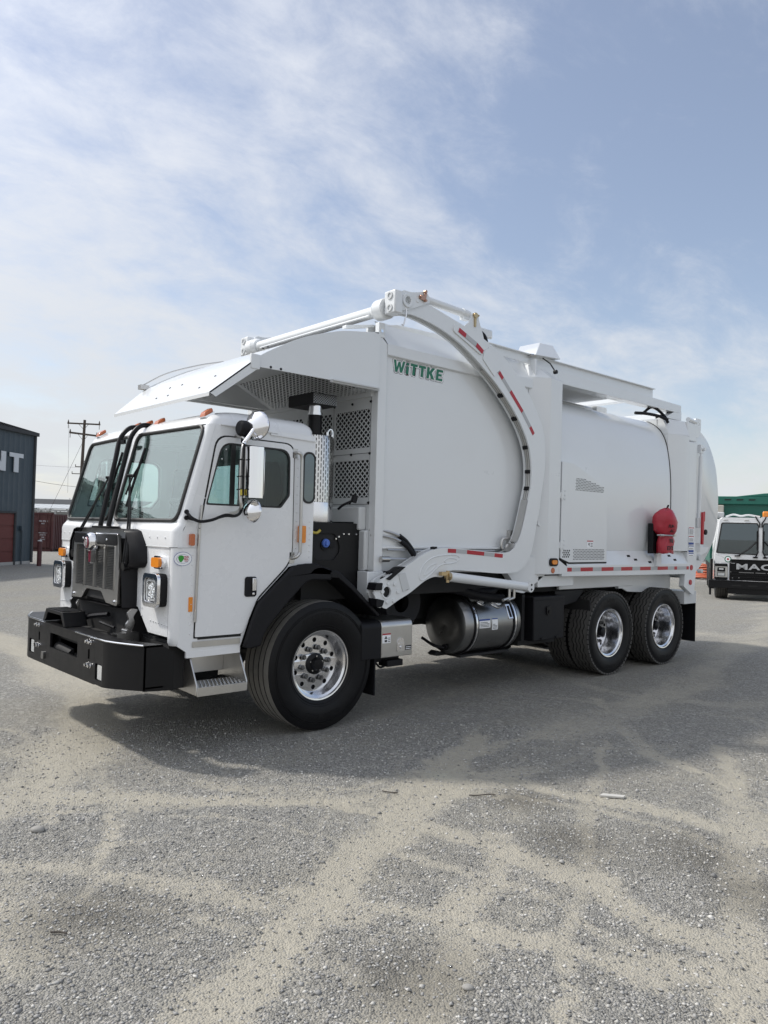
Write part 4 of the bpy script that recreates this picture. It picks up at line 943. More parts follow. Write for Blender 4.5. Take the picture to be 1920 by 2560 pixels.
bp = m.build('bumper', 'black', T, ang=30)
def bx(y):
    y = abs(y); return -1.80+.14*max(0, (y-.88)/.37)**1.35
m = MB(); prev = None   # bright worn top lip and bottom return
for z, dz in ((.857, .008),):
    a = [[(bx(y)-.004, y, z-dz), (bx(y)+.15, y, z-dz), (bx(y)+.15, y, z+dz), (bx(y)-.004, y, z+dz)] for y in ys_]; m.loft([r for r in a], caps=True)
m.build('bumper_top', 'black', bp)
for sg in ([-1.25, -1.18, -1.1, -1.0, -.9, -.8, -.55, -.30], [.42, .6, .8, .9, 1.0, 1.1, 1.18, 1.25]): m = MB(); m.tube([(bx(y)-.002, y, .867) for y in sg], .007, 6); m.build('bumper_edge', 'alu', bp)
m = MB(); m.loft([[(bx(y)+.022, y, .55), (bx(y)+.16, y, .55), (bx(y)+.16, y, .562), (bx(y)+.022, y, .562)] for y in ys_], caps=True); m.build('bumper_return', 'black', bp)
for s_ in (-1, 1):
    m = MB(); m.prism([(-1.655, .535), (-1.655, .865), (-1.52, .86), (-1.42, .80), (-1.42, .52)], 'Y', s_*1.25, s_*1.235); m.build('bumper_end', 'black', bp)
    y = s_*.78; m = MB(); m.prism([rrect(y-.075, y+.075, .56, .675, .012), rrect(y-.06, y+.02, .575, .66, .012)], 'X', -1.775, -1.755); fl = m.build('fog_lamp', 'black', bp)
    m = MB(); m.prism(rrect(y-.072, y+.03, .562, .672, .012), 'X', -1.795, -1.757); m.build('fog_lens', 'lens', fl, bevel=.008)
    for z0 in (.825, .645):
        for dy in (-.035, .035): m = MB(); yy = s_*.605+dy; m.cyl((-1.80, yy, z0), (-1.812, yy, z0), .018, seg=12); m.cyl((-1.812, yy, z0), (-1.828, yy, z0), .013, seg=6); m.build('bumper_bolt', 'alu', bp)
    # tow hooks seen above the bumper
    m = MB(); y = s_*.63
    m.prism(rpoly([(-1.53, .90), (-1.48, .90), (-1.46, .96), (-1.48, 1.0), (-1.44, 1.06), (-1.49, 1.07), (-1.53, 1.03), (-1.51, .98), (-1.54, .94)], .015), 'Y', y-.012, y+.012); m.build('tow_hook', 'darksteel', T, bevel=.006)
    m = MB(); m.cyl((-1.53, y-.05, .89), (-1.53, y+.05, .89), .02, seg=10); m.box(-1.62, -1.44, y-.045, y+.045, .80, .88); m.build('tow_pin', 'darksteel', T)
m = MB(); m.prism(rrect(.42, .48, .545, .61, .015), 'X', -1.815, -1.80); m.build('bumper_sensor', 'darksteel', bp, bevel=.006)
m = MB()
m.prism([(-.02, .87), (.03, .87), (.10, .955), (.42, .955), (.49, .87), (.54, .87), (.46, .985), (.06, .985)], 'X', -1.79, -1.60); m.prism([(-.02, .87), (.54, .87), (.46, .985), (.06, .985)], 'X', -1.62, -1.60)
hp = m.build('bumper_step', 'black', T, bevel=.004)
m = MB()
for k in range(8): m.box(-1.785, -1.62, .08+.047*k, .10+.047*k, .985, .991)
kind(m.build('step_tread', 'black', hp), 'stuff')
m = MB(); m.cyl((-1.72, -.05, .64), (-1.72, .3, .66), .05, seg=12); m.box(-1.72, -1.45, -.5, .5, .60, .82); m.box(-1.72, -1.66, -.3, .28, .66, .74); m.build('bumper_mount', 'under', T)
m = MB(); m.tube([(-1.48, .30, .92), (-1.60, .2, .90), (-1.56, .0, .95), (-1.50, -.2, .98)], .02, 7, smooth=4); m.tube([(-1.55, -.45, .9), (-1.6, -.3, .93), (-1.52, -.1, .90)], .012, 6, smooth=4); m.build('front_hose', 'plastic', T)
# ------------------------------------------------------------------ hopper, canopy, bulkhead
HB = 1.15      # half width of hopper sides
BX = .61       # bulkhead plane
# hopper shell: sides, shoulders, floor, rear
prof = [(-HB+.03, 1.57), (-HB+.03, 3.395), (-HB-.004, 3.402), (-HB-.004, 3.505), (-.985, 3.70), (-.95, 3.76)]
m = MB(); full = prof+[(-y, z) for y, z in reversed(prof)]
for s_ in (-1, 1):
    m.loft([[(x, s_*abs(y), z) for y, z in prof] for x in (.70, 3.0)], closed=False)
    m.prism([(.60, 1.36), (.705, 1.36), (.705, 3.50), (.60, 3.58)], 'Y', s_*HB, s_*(HB-.09))         # front corner post
    m.prism([(.70, 1.36), (3.0, 1.30), (3.0, 1.57), (.70, 1.585)], 'Y', s_*(HB-.05), s_*(HB-.09))    # lower sill
    m.box(.70, 3.0, min(s_*(HB+.004), s_*(HB-.04)), max(s_*(HB+.004), s_*(HB-.04)), 1.572, 1.592)
    m.prism([(.60, 3.50), (.705, 3.50), (3.0, 3.50), (3.0, 3.76), (1.6, 3.80), (1.0, 3.78), (.62, 3.70)], 'Y', s_*.96, s_*.93)
m.box(.62, 3.0, -HB+.06, HB-.06, 1.40, 1.45); m.box(2.97, 3.0, -HB, HB, 1.4, 3.75); m.box(1.9, 3.0, -.95, .95, 3.70, 3.74)
hop = m.build('hopper', 'white', T, bevel=.004, ang=20)
m = MB(); m.box(BX+.005, BX+.03, -HB+.05, HB-.05, 1.1, 3.0)
m.build('bulkhead_back', 'under', T)
# bulkhead: plate with two screen openings on each half
m = MB(); op = []
for s_ in (-1, 1):
    for z0, z1 in ((2.05, 2.405), (2.525, 2.89)): op.append(rrect(min(s_*.52, s_*1.05), max(s_*.52, s_*1.05), z0, z1, .008, 1))
    op.append(rrect(min(s_*.04, s_*.46), max(s_*.04, s_*.46), 2.525, 2.89, .008, 1))
m.prism([[(-HB+.085, 1.15), (HB-.085, 1.15), (HB-.085, 3.02), (-HB+.085, 3.02)]]+op, 'X', BX-.012, BX-.004); bk = m.build('bulkhead', 'greywhite', T, bevel=.002)
def lattice(mb, y0, y1, z0, z1, x, py, pz, w, t=.004):
    """diamond mesh: two sets of crossing bars clipped to a rectangle"""
    sl = pz/py
    for sg in (1, -1):
        k0 = int((-(z1-z0)/sl)/py)-2; k1 = int((y1-y0)/py)+int(((z1-z0)/sl)/py)+3
        for k in range(k0, k1):
            c = (y0+k*py) if sg > 0 else (y1-k*py)   # crossing at z0
            a, b = Vector((0, c, z0)), Vector((0, c+sg*(z1-z0)/sl, z1))
            pts = []
            for q in (a, b):
                pts.append(q.copy())
            d = b-a; t0, t1 = 0.0, 1.0
            for lim, s in ((y0, 1), (y1, -1)):
                na, nb = s*(a.y-lim), s*(b.y-lim)
                if na < 0 and nb < 0: t0 = 2
                elif na < 0: t0 = max(t0, na/(na-nb))
                elif nb < 0: t1 = min(t1, na/(na-nb))
            if t1-t0 < .02: continue
            p, q = a+d*t0, a+d*t1; cc = (p+q)/2; h = (q-p)/2; n = Vector((0, -h.z, h.y)).normalized()*w/2
            mb.obox((x+sg*.0006, cc.y, cc.z), (t/2, 0, 0), h, n)
for s_ in (-1, 1):
    for z0, z1 in ((2.05, 2.405), (2.525, 2.89)):
        m = MB(); lattice(m, min(s_*.52, s_*1.05), max(s_*.52, s_*1.05), z0, z1, BX-.006, .066, .057, .0098); m.build('mesh_screen', 'greywhite', bk, smooth=False)
    m = MB(); lattice(m, min(s_*.04, s_*.46), max(s_*.04, s_*.46), 2.525, 2.89, BX-.006, .066, .057, .0098); m.build('mesh_screen', 'greywhite', bk, smooth=False)
m = MB()
for y in (-1.06, -.49): m.box(BX-.014, BX-.012, y-.001, y+.001, 1.98, 3.0)
for z in (2.47, 1.985): m.box(BX-.014, BX-.011, -1.06, 1.06, z-.002, z+.002)
m.build('panel_seam', 'gap', bk)
for y in (-1.055, -.78, -.5):
    for z in (2.955, 2.465, 2.0):
        m = MB(); m.cyl((BX-.012, y, z), (BX-.024, y, z), .014, .01, 8); m.build('latch_screw', 'plastic', bk)
m = MB(); m.box(BX-.10, BX-.012, -1.03, -.50, 1.74, 1.96); m.box(BX-.07, BX-.012, -1.08, -.45, 1.36, 1.74); m.build('lower_cover', 'greywhite', T, bevel=.015)
m = MB(); m.box(BX-.102, BX-.099, -.95, -.62, 1.80, 1.815); 
for y in (-.92, -.85): m.cyl((BX-.11, y, 1.775), (BX-.09, y, 1.775), .014, seg=8)
m.build('cover_slot', 'gap', T)
m = MB(); m.box(.52, .72, -HB-.01, -HB+.14, 1.06, 1.36); m.box(.54, .66, -HB-.005, -HB+.2, 1.34, 1.36); m.build('front_bracket', 'white', T, bevel=.008)
# canopy over the cab: near and far cheeks, top plate, sloped front plate, mesh underneath
YN, YF = -1.165, .86
cheek = [(-.745, 3.055), (.60, 3.06), (.60, 3.575), (.50, 3.575)]+[(p.x, p.y) for p in cr([(.30, 3.545, 0), (.13, 3.515, 0), (-.10, 3.445, 0), (-.33, 3.355, 0), (-.60, 3.215, 0), (-.745, 3.125, 0)], 4)]
cn = MB(); cn.prism(cheek, 'Y', YN, YN+.012); can = cn.build('canopy_side', 'white', T, bevel=.002)
m = MB(); m.prism(cheek, 'Y', YF, YF-.012); m.build('canopy_side', 'white', T, bevel=.002)
top = [(p.x, p.y) for p in cr([(.60, 3.60, 0), (.30, 3.535, 0), (.13, 3.505, 0), (-.10, 3.435, 0), (-.33, 3.345, 0), (-.60, 3.205, 0), (-.745, 3.115, 0)], 3)]
m = MB(); m.loft([[(x, YN+.012, z), (x, YF-.012, z), (x, YF-.012, z-.006), (x, YN+.012, z-.006)] for x, z in top], caps=True); m.build('canopy_top', 'white', T)
m = MB()
nt_, ft_, nb_, fb_ = Vector((-.75, YN-.012, 3.118)), Vector((-.75, YF+.03, 3.118)), Vector((-1.165, YN-.012, 2.785)), Vector((-1.165, YF-.20, 2.785))
dn = Vector((-.62, 0, .78))*.012
m.add([nt_, ft_, fb_, nb_, nt_-dn, ft_-dn, fb_-dn, nb_-dn], [(0, 1, 2, 3), (7, 6, 5, 4), (0, 3, 7, 4), (1, 0, 4, 5), (2, 1, 5, 6), (3, 2, 6, 7)])
lip = Vector((.045, 0, -.004)); m.add([nb_, fb_, fb_+lip, nb_+lip, nb_-Vector((0, 0, .03)), fb_-Vector((0, 0, .03))], [(0, 1, 5, 4), (4, 5, 2, 3)])
# near edge return flange of the sloped plate
m.add([nt_, nb_, nb_+Vector((.06, 0, -.03)), nt_+Vector((.03, 0, -.075))], [(0, 1, 2, 3)])
fp = m.build('canopy_front', 'white', T, smooth=False)
m = MB(); m.box(-.80, -.715, YN-.020, YN+.01, 3.03, 3.15); m.build('canopy_bracket', 'white', T, bevel=.004)
m = MB(); m.box(-.83, -.74, YF-.02, YF+.05, 3.10, 3.145); m.tube([(-.80, YF+.02, 3.14), (-.55, YF, 3.30), (-.2, YF-.01, 3.44), (.1, YF-.01, 3.53)], .007, 6, smooth=4); m.build('canopy_stay', 'steel', T)
m = MB()
for u in (.2, .5, .62): 
    for v in (.35, .72):
        q = nt_.lerp(ft_, u).lerp(nb_.lerp(fb_, u), v); m.cyl(q-dn*.2, q+dn*.35, .010, seg=8)
for u in (.3, .34): q = Vector((-.25, YN+2.0*u, 3.395)); m.cyl(q, q+Vector((0, 0, .008)), .012, seg=8)
for x in (-.72, -.60, -.5): m.cyl((x, YN-.004, 3.10 if x < -.7 else 3.07), (x, YN+.004, 3.10 if x < -.7 else 3.07), .011, seg=8)
kind(m.build('rivet', 'plastic', fp), 'stuff')
# under side: mesh floor sloping up from the bulkhead, far inner gusset
m = MB(); lattice(m, -1.10, .55, 0, .50, 0, .060, .050, .0125)
V0 = Vector((.58, 0, 3.035)); ax = Vector((-.62, 0, .30)).normalized()
m.v = [tuple(V0+ax*z+Vector((0, y, 0))+Vector((.3, 0, .62)).normalized()*x) for x, y, z in m.v]; ms = m.build('mesh_screen', 'greywhite', T, smooth=False)
m = MB()
for (a, b, w) in (((-1.14), (-1.10), 1), (.55, .62, 1)): 
    q = [V0+Vector((0, a, 0)), V0+Vector((0, b, 0)), V0+ax*.5+Vector((0, b, 0)), V0+ax*.5+Vector((0, a, 0))]; m.add(q, [(0, 1, 2, 3)])
q0 = V0+ax*.5; m.add([q0+Vector((0, -1.14, 0)), q0+Vector((0, .62, 0)), Vector((-.70, YF-.03, 3.08)), Vector((-.70, -1.14, 3.10))], [(0, 1, 2, 3)])
m.add([V0+Vector((0, .62, 0)), q0+Vector((0, .62, 0)), Vector((-.70, YF-.03, 3.07)), Vector((.58, YF-.02, 3.06))], [(0, 1, 2, 3)])
m.build('canopy_lining', 'greywhite', T, smooth=False)
m = MB(); up_ = Vector((.035, 0, .075)); m.add([V0+Vector((0, -1.13, 0))+up_, V0+Vector((0, .62, 0))+up_, V0+ax*.49+Vector((0, .62, 0))+up_, V0+ax*.49+Vector((0, -1.13, 0))+up_], [(0, 1, 2, 3)]); m.build('screen_shade', 'under', T, smooth=False)  # dark sheet added above the mesh, standing in for the shaded interior
m = MB(); m.box(.02, .58, YN-.03, YN+.002, 3.035, 3.062); m.box(.02, .56, YN-.05, YN-.03, 3.048, 3.062); m.build('canopy_ledge', 'greywhite', T, bevel=.002)
m = MB(); m.box(.57, .60, -HB+.07, HB-.07, 3.0, 3.04); m.box(-.46, .60, YF-.05, YF-.012, 3.04, 3.07); m.build('canopy_flange', 'greywhite', T)
# dark hopper mouth behind the canopy and its top edge rail
m = MB(); m.box(.50, 1.7, -.93, .93, 3.50, 3.60); m.build('hopper_mouth', 'under', T)
m = MB(); m.prism([(.30, 3.60), (.64, 3.675), (.64, 3.70), (.30, 3.63)], 'Y', -1.02, -.96); m.box(.585, .66, -HB-.006, -HB+.05, 3.55, 3.69); m.build('hopper_rim', 'white', T, bevel=.004)
m = MB(); m.cyl((.62, -HB-.012, 3.61), (.62, -HB-.005, 3.61), .016, seg=10); m.build('rim_bolt', 'chrome', T)
# lettering WITTKE: white backing with a dark line, green letters
def wittke():
    GL = {'W': ([[(0, 1), (.2, 1), (.3, .38), (.42, .9), (.58, .9), (.70, .38), (.80, 1), (1.0, 1), (.80, 0), (.62, 0), (.5, .52), (.38, 0), (.20, 0)]], 1.0),
          'i': ([[(0, .0), (.22, .0), (.22, .66), (0, .66)], [(0, .76), (.22, .76), (.22, .95), (0, .95)]], .22),
          'T': ([[(0, 1), (.62, 1), (.62, .78), (.42, .78), (.42, 0), (.2, 0), (.2, .78), (0, .78)]], .62),
          'K': ([[(0, 1), (.22, 1), (.22, .62), (.45, 1), (.72, 1), (.45, .55), (.74, 0), (.47, 0), (.22, .45), (.22, 0), (0, 0)]], .74),
          'E': ([[(0, 1), (.62, 1), (.62, .80), (.22, .80), (.22, .62), (.52, .62), (.52, .42), (.22, .42), (.22, .20), (.62, .20), (.62, 0), (0, 0)]], .62)}
    x = 0; letters = []; Y = -HB+.03-.001; h = .112; X0, Z0 = .80, 3.268
    backs = MB(); lines = MB()
    for ch in 'WiTTKE':
        ps, w = GL[ch]; sx = .150
        def P(p, k=0): return (X0+(x+p[0])*sx+.012*(p[1]), Z0+p[1]*h)
        m = MB(); letters.append(m)
        for p in ps: m.prism([P(q) for q in p], 'Y', Y-.0024, Y-.0016)
        for p in ps:     # white margin and thin dark outline: the letter grown in all directions
            for k in range(16):
                c_, s_ = math.cos(2*PI*k/16), math.sin(2*PI*k/16); nb = len(backs.v)
                tri = tessellate_polygon([[Vector((*P(q), 0)) for q in p]])
                backs.add([(P(q)[0]+.0145*c_, Y-.0012-nb*2e-8, P(q)[1]+.0145*s_) for q in p], tri)
                lines.add([(P(q)[0]+.0175*c_, Y-.0005-nb*2e-8, P(q)[1]+.0175*s_) for q in p], tri)
        x += w+.14
    b = backs.build('name_plate', 'sticker', T, smooth=False, recalc=False)
    lines.build('plate_outline', 'ink', b, smooth=False, recalc=False)
    for m in letters: m.build('letter', 'green', b, smooth=False)
wittke()

# ------------------------------------------------------------------ lift arms (near and far)
inner = cr2([(.71, 3.76), (.87, 3.79), (1.18, 3.75), (1.49, 3.66), (1.73, 3.55), (1.93, 3.435), (2.14, 3.30), (2.35, 3.13), (2.53, 2.95), (2.67, 2.75), (2.735, 2.55), (2.745, 2.33), (2.72, 2.20), (2.61, 1.83), (2.54, 1.68), (2.45, 1.58), (2.33, 1.540), (2.12, 1.545), (1.77, 1.57), (1.49, 1.588), (1.29, 1.578), (1.12, 1.53), (.85, 1.405), (.57, 1.295)], 4)
tipb = [(.50, 1.235), (.485, 1.17), (.51, 1.12), (.60, 1.035), (.64, 1.025)]
outer = cr2([(.79, 1.10), (.94, 1.165), (1.12, 1.265), (1.25, 1.305), (1.36, 1.30), (1.42, 1.335), (1.51, 1.365), (1.81, 1.35), (2.21, 1.322), (2.46, 1.325), (2.60, 1.36), (2.71, 1.45), (2.78, 1.56), (2.83, 1.74), (2.88, 1.95), (2.945, 2.27), (2.985, 2.48), (2.99, 2.65), (2.955, 2.87), (2.84, 3.08), (2.63, 3.32), (2.38, 3.52), (2.16, 3.655), (1.93, 3.74), (1.73, 3.80), (1.48, 3.85), (1.24, 3.90), (1.05, 3.93), (.85, 3.90), (.72, 3.87)], 4)
armo = inner+tipb+outer
def arm(s_):
    a = bpy.data.objects.new('lift_arm', None); COL.objects.link(a); a.parent = T
    yo, yi = s_*1.30, s_*1.185
    m = MB(); m.prism([armo, circ(.635, 1.18, .052, 20)], 'Y', yo, yo-s_*.02); m.build('arm_plate', 'white', a, bevel=.004)
    m = MB(); m.prism(armo, 'Y', yo-s_*.085, yi)
    n = len(inner)
    for i in range(0, len(inner)-1):   # inner web set back, so the edge reads as a channel
        p, q = Vector((inner[i][0], 0, inner[i][1])), Vector((inner[i+1][0], 0, inner[i+1][1])); d = q-p; nn = Vector((d.z, 0, -d.x)).normalized()
        nn = nn if (nn.x*(1.9-p.x)+nn.z*(2.6-p.z)) < 0 else -nn
        A, B = p+nn*.035, q+nn*.035
        m.add([(A.x, yo-s_*.02, A.z), (B.x, yo-s_*.02, B.z), (B.x, yo-s_*.085, B.z), (A.x, yo-s_*.085, A.z)], [(0, 1, 2, 3)])
    for i in range(len(outer)-1):
        p, q = outer[i], outer[i+1]; m.add([(p[0], yo-s_*.02, p[1]), (q[0], yo-s_*.02, q[1]), (q[0], yo-s_*.085, q[1]), (p[0], yo-s_*.085, p[1])], [(0, 1, 2, 3)])
    m.build('arm_web', 'white', a, smooth=True, recalc=False)
    # hydraulic lines in the channel, with clamps and two cover plates
    pts = [Vector((x, 0, z)) for x, z in inner]
    def off(i, o, y):
        p = pts[i]; d = (pts[min(i+1, n-1)]-pts[max(i-1, 0)]); nn = Vector((d.z, 0, -d.x)).normalized(); nn = nn if (nn.x*(1.9-p.x)+nn.z*(2.6-p.z)) < 0 else -nn
        return p+nn*o+Vector((0, y, 0))
    for o, y in ((.006, yo-s_*.040), (.006, yo-s_*.066)):
        m = MB(); m.tube([off(i, o, y) for i in range(20, n-1)], .009, 6); m.build('hydraulic_line', 'steel', a)
    for i in (26, 31, 37, 42, 47, 80, 90):
        if i >= n: continue
        m = MB(); p = off(i, .002, yo-s_*.052); d = (pts[i+1]-pts[i-1]).normalized(); nn = Vector((d.z, 0, -d.x)); m.obox(p, d*.02, nn*.02, (0, .030, 0)); m.build('line_clamp', 'plastic', a, bevel=.003)
    for i0, i1 in ((49, 57), (58, 63)):
        m = MB(); 
        for i in range(i0, i1): 
            A, B = off(i, -.012, yo-s_*.004), off(i+1, -.012, yo-s_*.004); C, D = off(i+1, -.012, yo-s_*.09), off(i, -.012, yo-s_*.09); m.add([A, B, C, D], [(0, 1, 2, 3)])
        m.build('line_cover', 'steel', a, recalc=False)
    # lower tip: pivot boss, bolts, pads, pressed ribs
    m = MB(); m.cyl((.635, yo-s_*.018, 1.18), (.635, yo-s_*.09, 1.18), .055, seg=20); m.build('pivot_bore', 'gap', a)
    m = MB(); m.prism([circ(.635, 1.18, .064, 20), circ(.635, 1.18, .05, 20)], 'Y', yo, yo+s_*.008); m.build('pivot_ring', 'white', a)
    for x, z in ((.655, 1.255), (.735, 1.25), (.775, 1.18), (.725, 1.095), (.645, 1.09), (.58, 1.185)): m = MB(); m.cyl((x, yo, z), (x, yo+s_*.014, z), .022, seg=6); m.build('pivot_bolt', 'white', a, bevel=.003)
    m = MB(); m.prism(rpoly([(.775, 1.34), (.86, 1.355), (.925, 1.20), (.835, 1.175)], .008), 'Y', yo, yo+s_*.008); m.build('doubler_plate', 'greywhite', a, bevel=.003)
    for pl in ([(.478, 1.20), (.565, 1.20), (.575, 1.265), (.50, 1.265)], [(.505, 1.045), (.575, 1.05), (.60, 1.105), (.505, 1.125)], [(.62, 1.30), (.80, 1.40), (.86, 1.41), (.66, 1.285)]):
        m = MB(); m.prism(rpoly(pl, .012), 'Y', yo+s_*.016, yo-s_*.1); m.build('rubber_pad', 'plastic', a, bevel=.004)
    m = MB(); lp = cr([(1.05, 1.31, 0), (1.10, 1.42, 0), (1.22, 1.49, 0), (1.38, 1.515, 0), (1.56, 1.515, 0), (1.60, 1.475, 0), (1.50, 1.435, 0), (1.34, 1.42, 0), (1.20, 1.33, 0), (1.10, 1.275, 0)], 4, True)
    m.tube([(p.x, yo, p.y) for p in lp], .007, 6, closed=True)
    for seg_ in ([(1.11, 1.325), (1.17, 1.40), (1.27, 1.435), (1.26, 1.405), (1.18, 1.35)], [(1.385, 1.455), (1.43, 1.482), (1.54, 1.482), (1.575, 1.455), (1.53, 1.440), (1.43, 1.440)]):
        lp = cr([(q[0], q[1], 0) for q in seg_], 3, True); m.tube([(p.x, yo, p.y) for p in lp], .006, 6, closed=True)
    m.build('pressed_rib', 'white', a)
    # ear plate and its pin, hose bend, cover plate
    m = MB(); m.prism(rpoly([(1.425, 3.765), (1.45, 3.81), (1.575, 3.815), (1.65, 3.87), (1.69, 3.955), (1.735, 3.995), (1.785, 3.985), (1.80, 3.92), (1.865, 3.79), (1.915, 3.66), (1.86, 3.575), (1.83, 3.58), (1.44, 3.735)], .015), 'Y', yo+s_*.014, yo); ear = m.build('ear_plate', 'white', a, bevel=.004)
    m = MB(); m.cyl((1.735, yo+s_*.014, 3.955), (1.735, yo+s_*.035, 3.955), .028, seg=14); m.prism(rpoly([(1.725, 3.84), (1.745, 3.84), (1.75, 3.955), (1.72, 3.955)], .005), 'Y', yo+s_*.016, yo+s_*.028); m.cyl((1.70, yo+s_*.02, 3.965), (1.79, yo+s_*.02, 3.965), .010, seg=8); m.build('ear_pin', 'brass', ear)
    m = MB(); m.prism(rpoly([(1.885, 3.535), (1.895, 3.62), (2.02, 3.70), (2.14, 3.645), (2.17, 3.56), (2.16, 3.47), (2.07, 3.385)], .01), 'Y', yo+s_*.010, yo); m.build('cover_plate', 'white', a, bevel=.003)
    m = MB(); m.tube([(1.83, yo-s_*.03, 3.83), (1.93, yo-s_*.03, 3.78), (1.97, yo-s_*.03, 3.68), (1.97, yo-s_*.02, 3.58)], .03, 10, smooth=5); m.build('hose', 'plastic', a)
    m = MB(); m.box(1.78, 2.10, min(yo-s_*.05, yo-s_*.09), max(yo-s_*.05, yo-s_*.09), 3.79, 3.89); m.build('hose_guard', 'white', a, bevel=.03)
    # fork knuckle at the upper tip
    m = MB(); m.prism([rpoly([(.70, 3.79), (.70, 3.965), (.74, 3.99), (.83, 3.99), (.90, 4.005), (1.03, 4.04), (1.085, 3.99), (1.085, 3.945), (.80, 3.815)], .012), circ(.785, 3.90, .036, 18)], 'Y', yo+s_*.016, yo-s_*.1); m.build('knuckle', 'white', a, bevel=.005)
    m = MB(); m.prism([circ(.785, 3.90, .066, 20), circ(.785, 3.90, .036, 20)], 'Y', yo+s_*.016, yo+s_*.03); m.cyl((.92, yo+s_*.016, 3.93), (.92, yo+s_*.022, 3.93), .02, seg=10); m.build('knuckle_bore', 'white', a, bevel=.003)
    m = MB(); m.box(.60, .70, min(yo+s_*.05, yo-s_*.10), max(yo+s_*.05, yo-s_*.10), 3.75, 3.965); fk = m.build('fork_plate', 'white', a, bevel=.012)
    for z in (3.80, 3.915): m = MB(); m.prism([circ(yo-s_*.02, z, .036, 16), circ(yo-s_*.02, z, .022, 16)], 'X', .598, .59); m.build('fork_bore', 'greywhite', fk)
    m = MB(); m.prism(rpoly([(.93, 3.955), (1.0, 3.94), (1.01, 3.93), (1.02, 3.98), (1.03, 4.03), (1.0, 4.04), (.99, 3.985), (.94, 3.99)], .006), 'Y', yo+s_*.02, yo+s_*.032); m.cyl((1.005, yo+s_*.02, 4.03), (1.005, yo+s_*.045, 4.03), .016, seg=8); m.cyl((1.01, yo+s_*.02, 3.945), (1.01, yo+s_*.045, 3.945), .013, seg=8); m.cyl((.945, yo+s_*.02, 3.972), (.945, yo+s_*.045, 3.972), .014, seg=8); m.build('lock_pin', 'copper', a)
    m = MB(); m.tube([(.765, yo+s_*.02, 3.83), (.77, yo+s_*.025, 3.77), (.75, yo+s_*.025, 3.70), (.735, yo+s_*.025, 3.655), (.715, yo+s_*.025, 3.66)], .006, 6, smooth=4); m.build('pin_chain', 'chrome', a)
    # short fork cylinder lying on the arm
    m = MB(); m.cyl((1.06, s_*1.26, 3.985), (1.70, s_*1.26, 3.965), .040, seg=20); m.cyl((1.60, s_*1.26, 3.968), (1.66, s_*1.26, 3.966), .046, seg=20); m.box(1.60, 1.68, s_*1.26-.03, s_*1.26+.03, 3.90, 3.94); m.build('fork_cylinder', 'white', a)
    # lift cylinder below the arm
    m = MB(); ya = s_*1.345; m.cyl((1.42, ya, 1.305), (2.66, ya, 1.17), .048, seg=24); cy = m.build('lift_cylinder', 'white', a)
    m = MB(); m.cyl((1.385, ya, 1.31), (1.425, ya, 1.305), .040, seg=8); m.cyl((1.395, ya, 1.25), (1.395, ya, 1.365), .018, seg=8); m.box(1.29, 1.40, min(ya-.02, ya+.02), max(ya-.02, ya+.02), 1.32, 1.355); m.build('cylinder_pin', 'brass', cy)
    m = MB(); m.cyl((2.66, ya+.04, 1.17), (2.66, ya-.05, 1.17), .056, seg=20); m.build('cylinder_eye', 'white', cy)
    for z in (1.195, 1.145): m = MB(); m.cyl((2.665, ya+s_*.045, z), (2.665, ya+s_*.056, z), .011, seg=8); m.build('eye_bolt', 'gap', cy)
    for x in (2.36, 2.44): m = MB(); m.cyl((x, ya-s_*.01, 1.16), (x, ya-s_*.01, 1.06), .017, seg=10); m.cyl((x, ya-s_*.01, 1.06), (x-.1, ya-s_*.01, 1.04), .016, seg=10); m.build('hose_fitting', 'steel', cy)
    # reflective tapes, alternating red and silver
    Yt = yo+s_*.0012
    def strip(pts, cols, w, yy=Yt):
        for (a0, a1), c in zip(zip(pts[:-1], pts[1:]), cols):
            p, q = Vector((a0[0], 0, a0[1])), Vector((a1[0], 0, a1[1])); d = (q-p).normalized(); nn = Vector((-d.z, 0, d.x))*w/2
            m = MB(); m.prism([((p+nn).x, (p+nn).z), ((q+nn).x, (q+nn).z), ((q-nn).x, (q-nn).z), ((p-nn).x, (p-nn).z)], 'Y', yy, yy+s_*.0015); m.build('reflective_tape', 'red' if c == 'r' else 'silver', a, smooth=False)
    strip([(1.435, 1.560), (1.553, 1.556), (1.715, 1.547), (1.98, 1.528), (2.145, 1.515), (2.28, 1.505)], 'rsrsr', .040)
    strip([(1.50, 3.765), (1.605, 3.725), (1.765, 3.665), (1.87, 3.605)], 'rsr', .048, Yt+s_*.016)
    strip([(2.15, 3.445), (2.215, 3.385), (2.345, 3.27), (2.56, 3.075), (2.70, 2.925), (2.765, 2.85)], 'rsrsr', .044)
for s_ in (-1, 1): arm(s_)
# cross tube joining the two arm tips
m = MB(); m.cyl((.655, -1.16, 3.825), (.655, 1.16, 3.825), .056, seg=24); tb = m.build('fork_tube', 'white', T)
for s_ in (-1, 1):
    m = MB(); m.cyl((.655, s_*1.02, 3.825), (.655, s_*1.07, 3.825), .075, .10, seg=24); m.cyl((.655, s_*1.07, 3.825), (.655, s_*1.19, 3.825), .10, seg=24); m.build('tube_collar', 'white', tb, bevel=.006)
m = MB(); m.tube([(.59, -1.0, 3.775), (.58, 0, 3.775), (.59, .9, 3.775)], .012, 6, smooth=3); m.build('tube_line', 'white', tb)
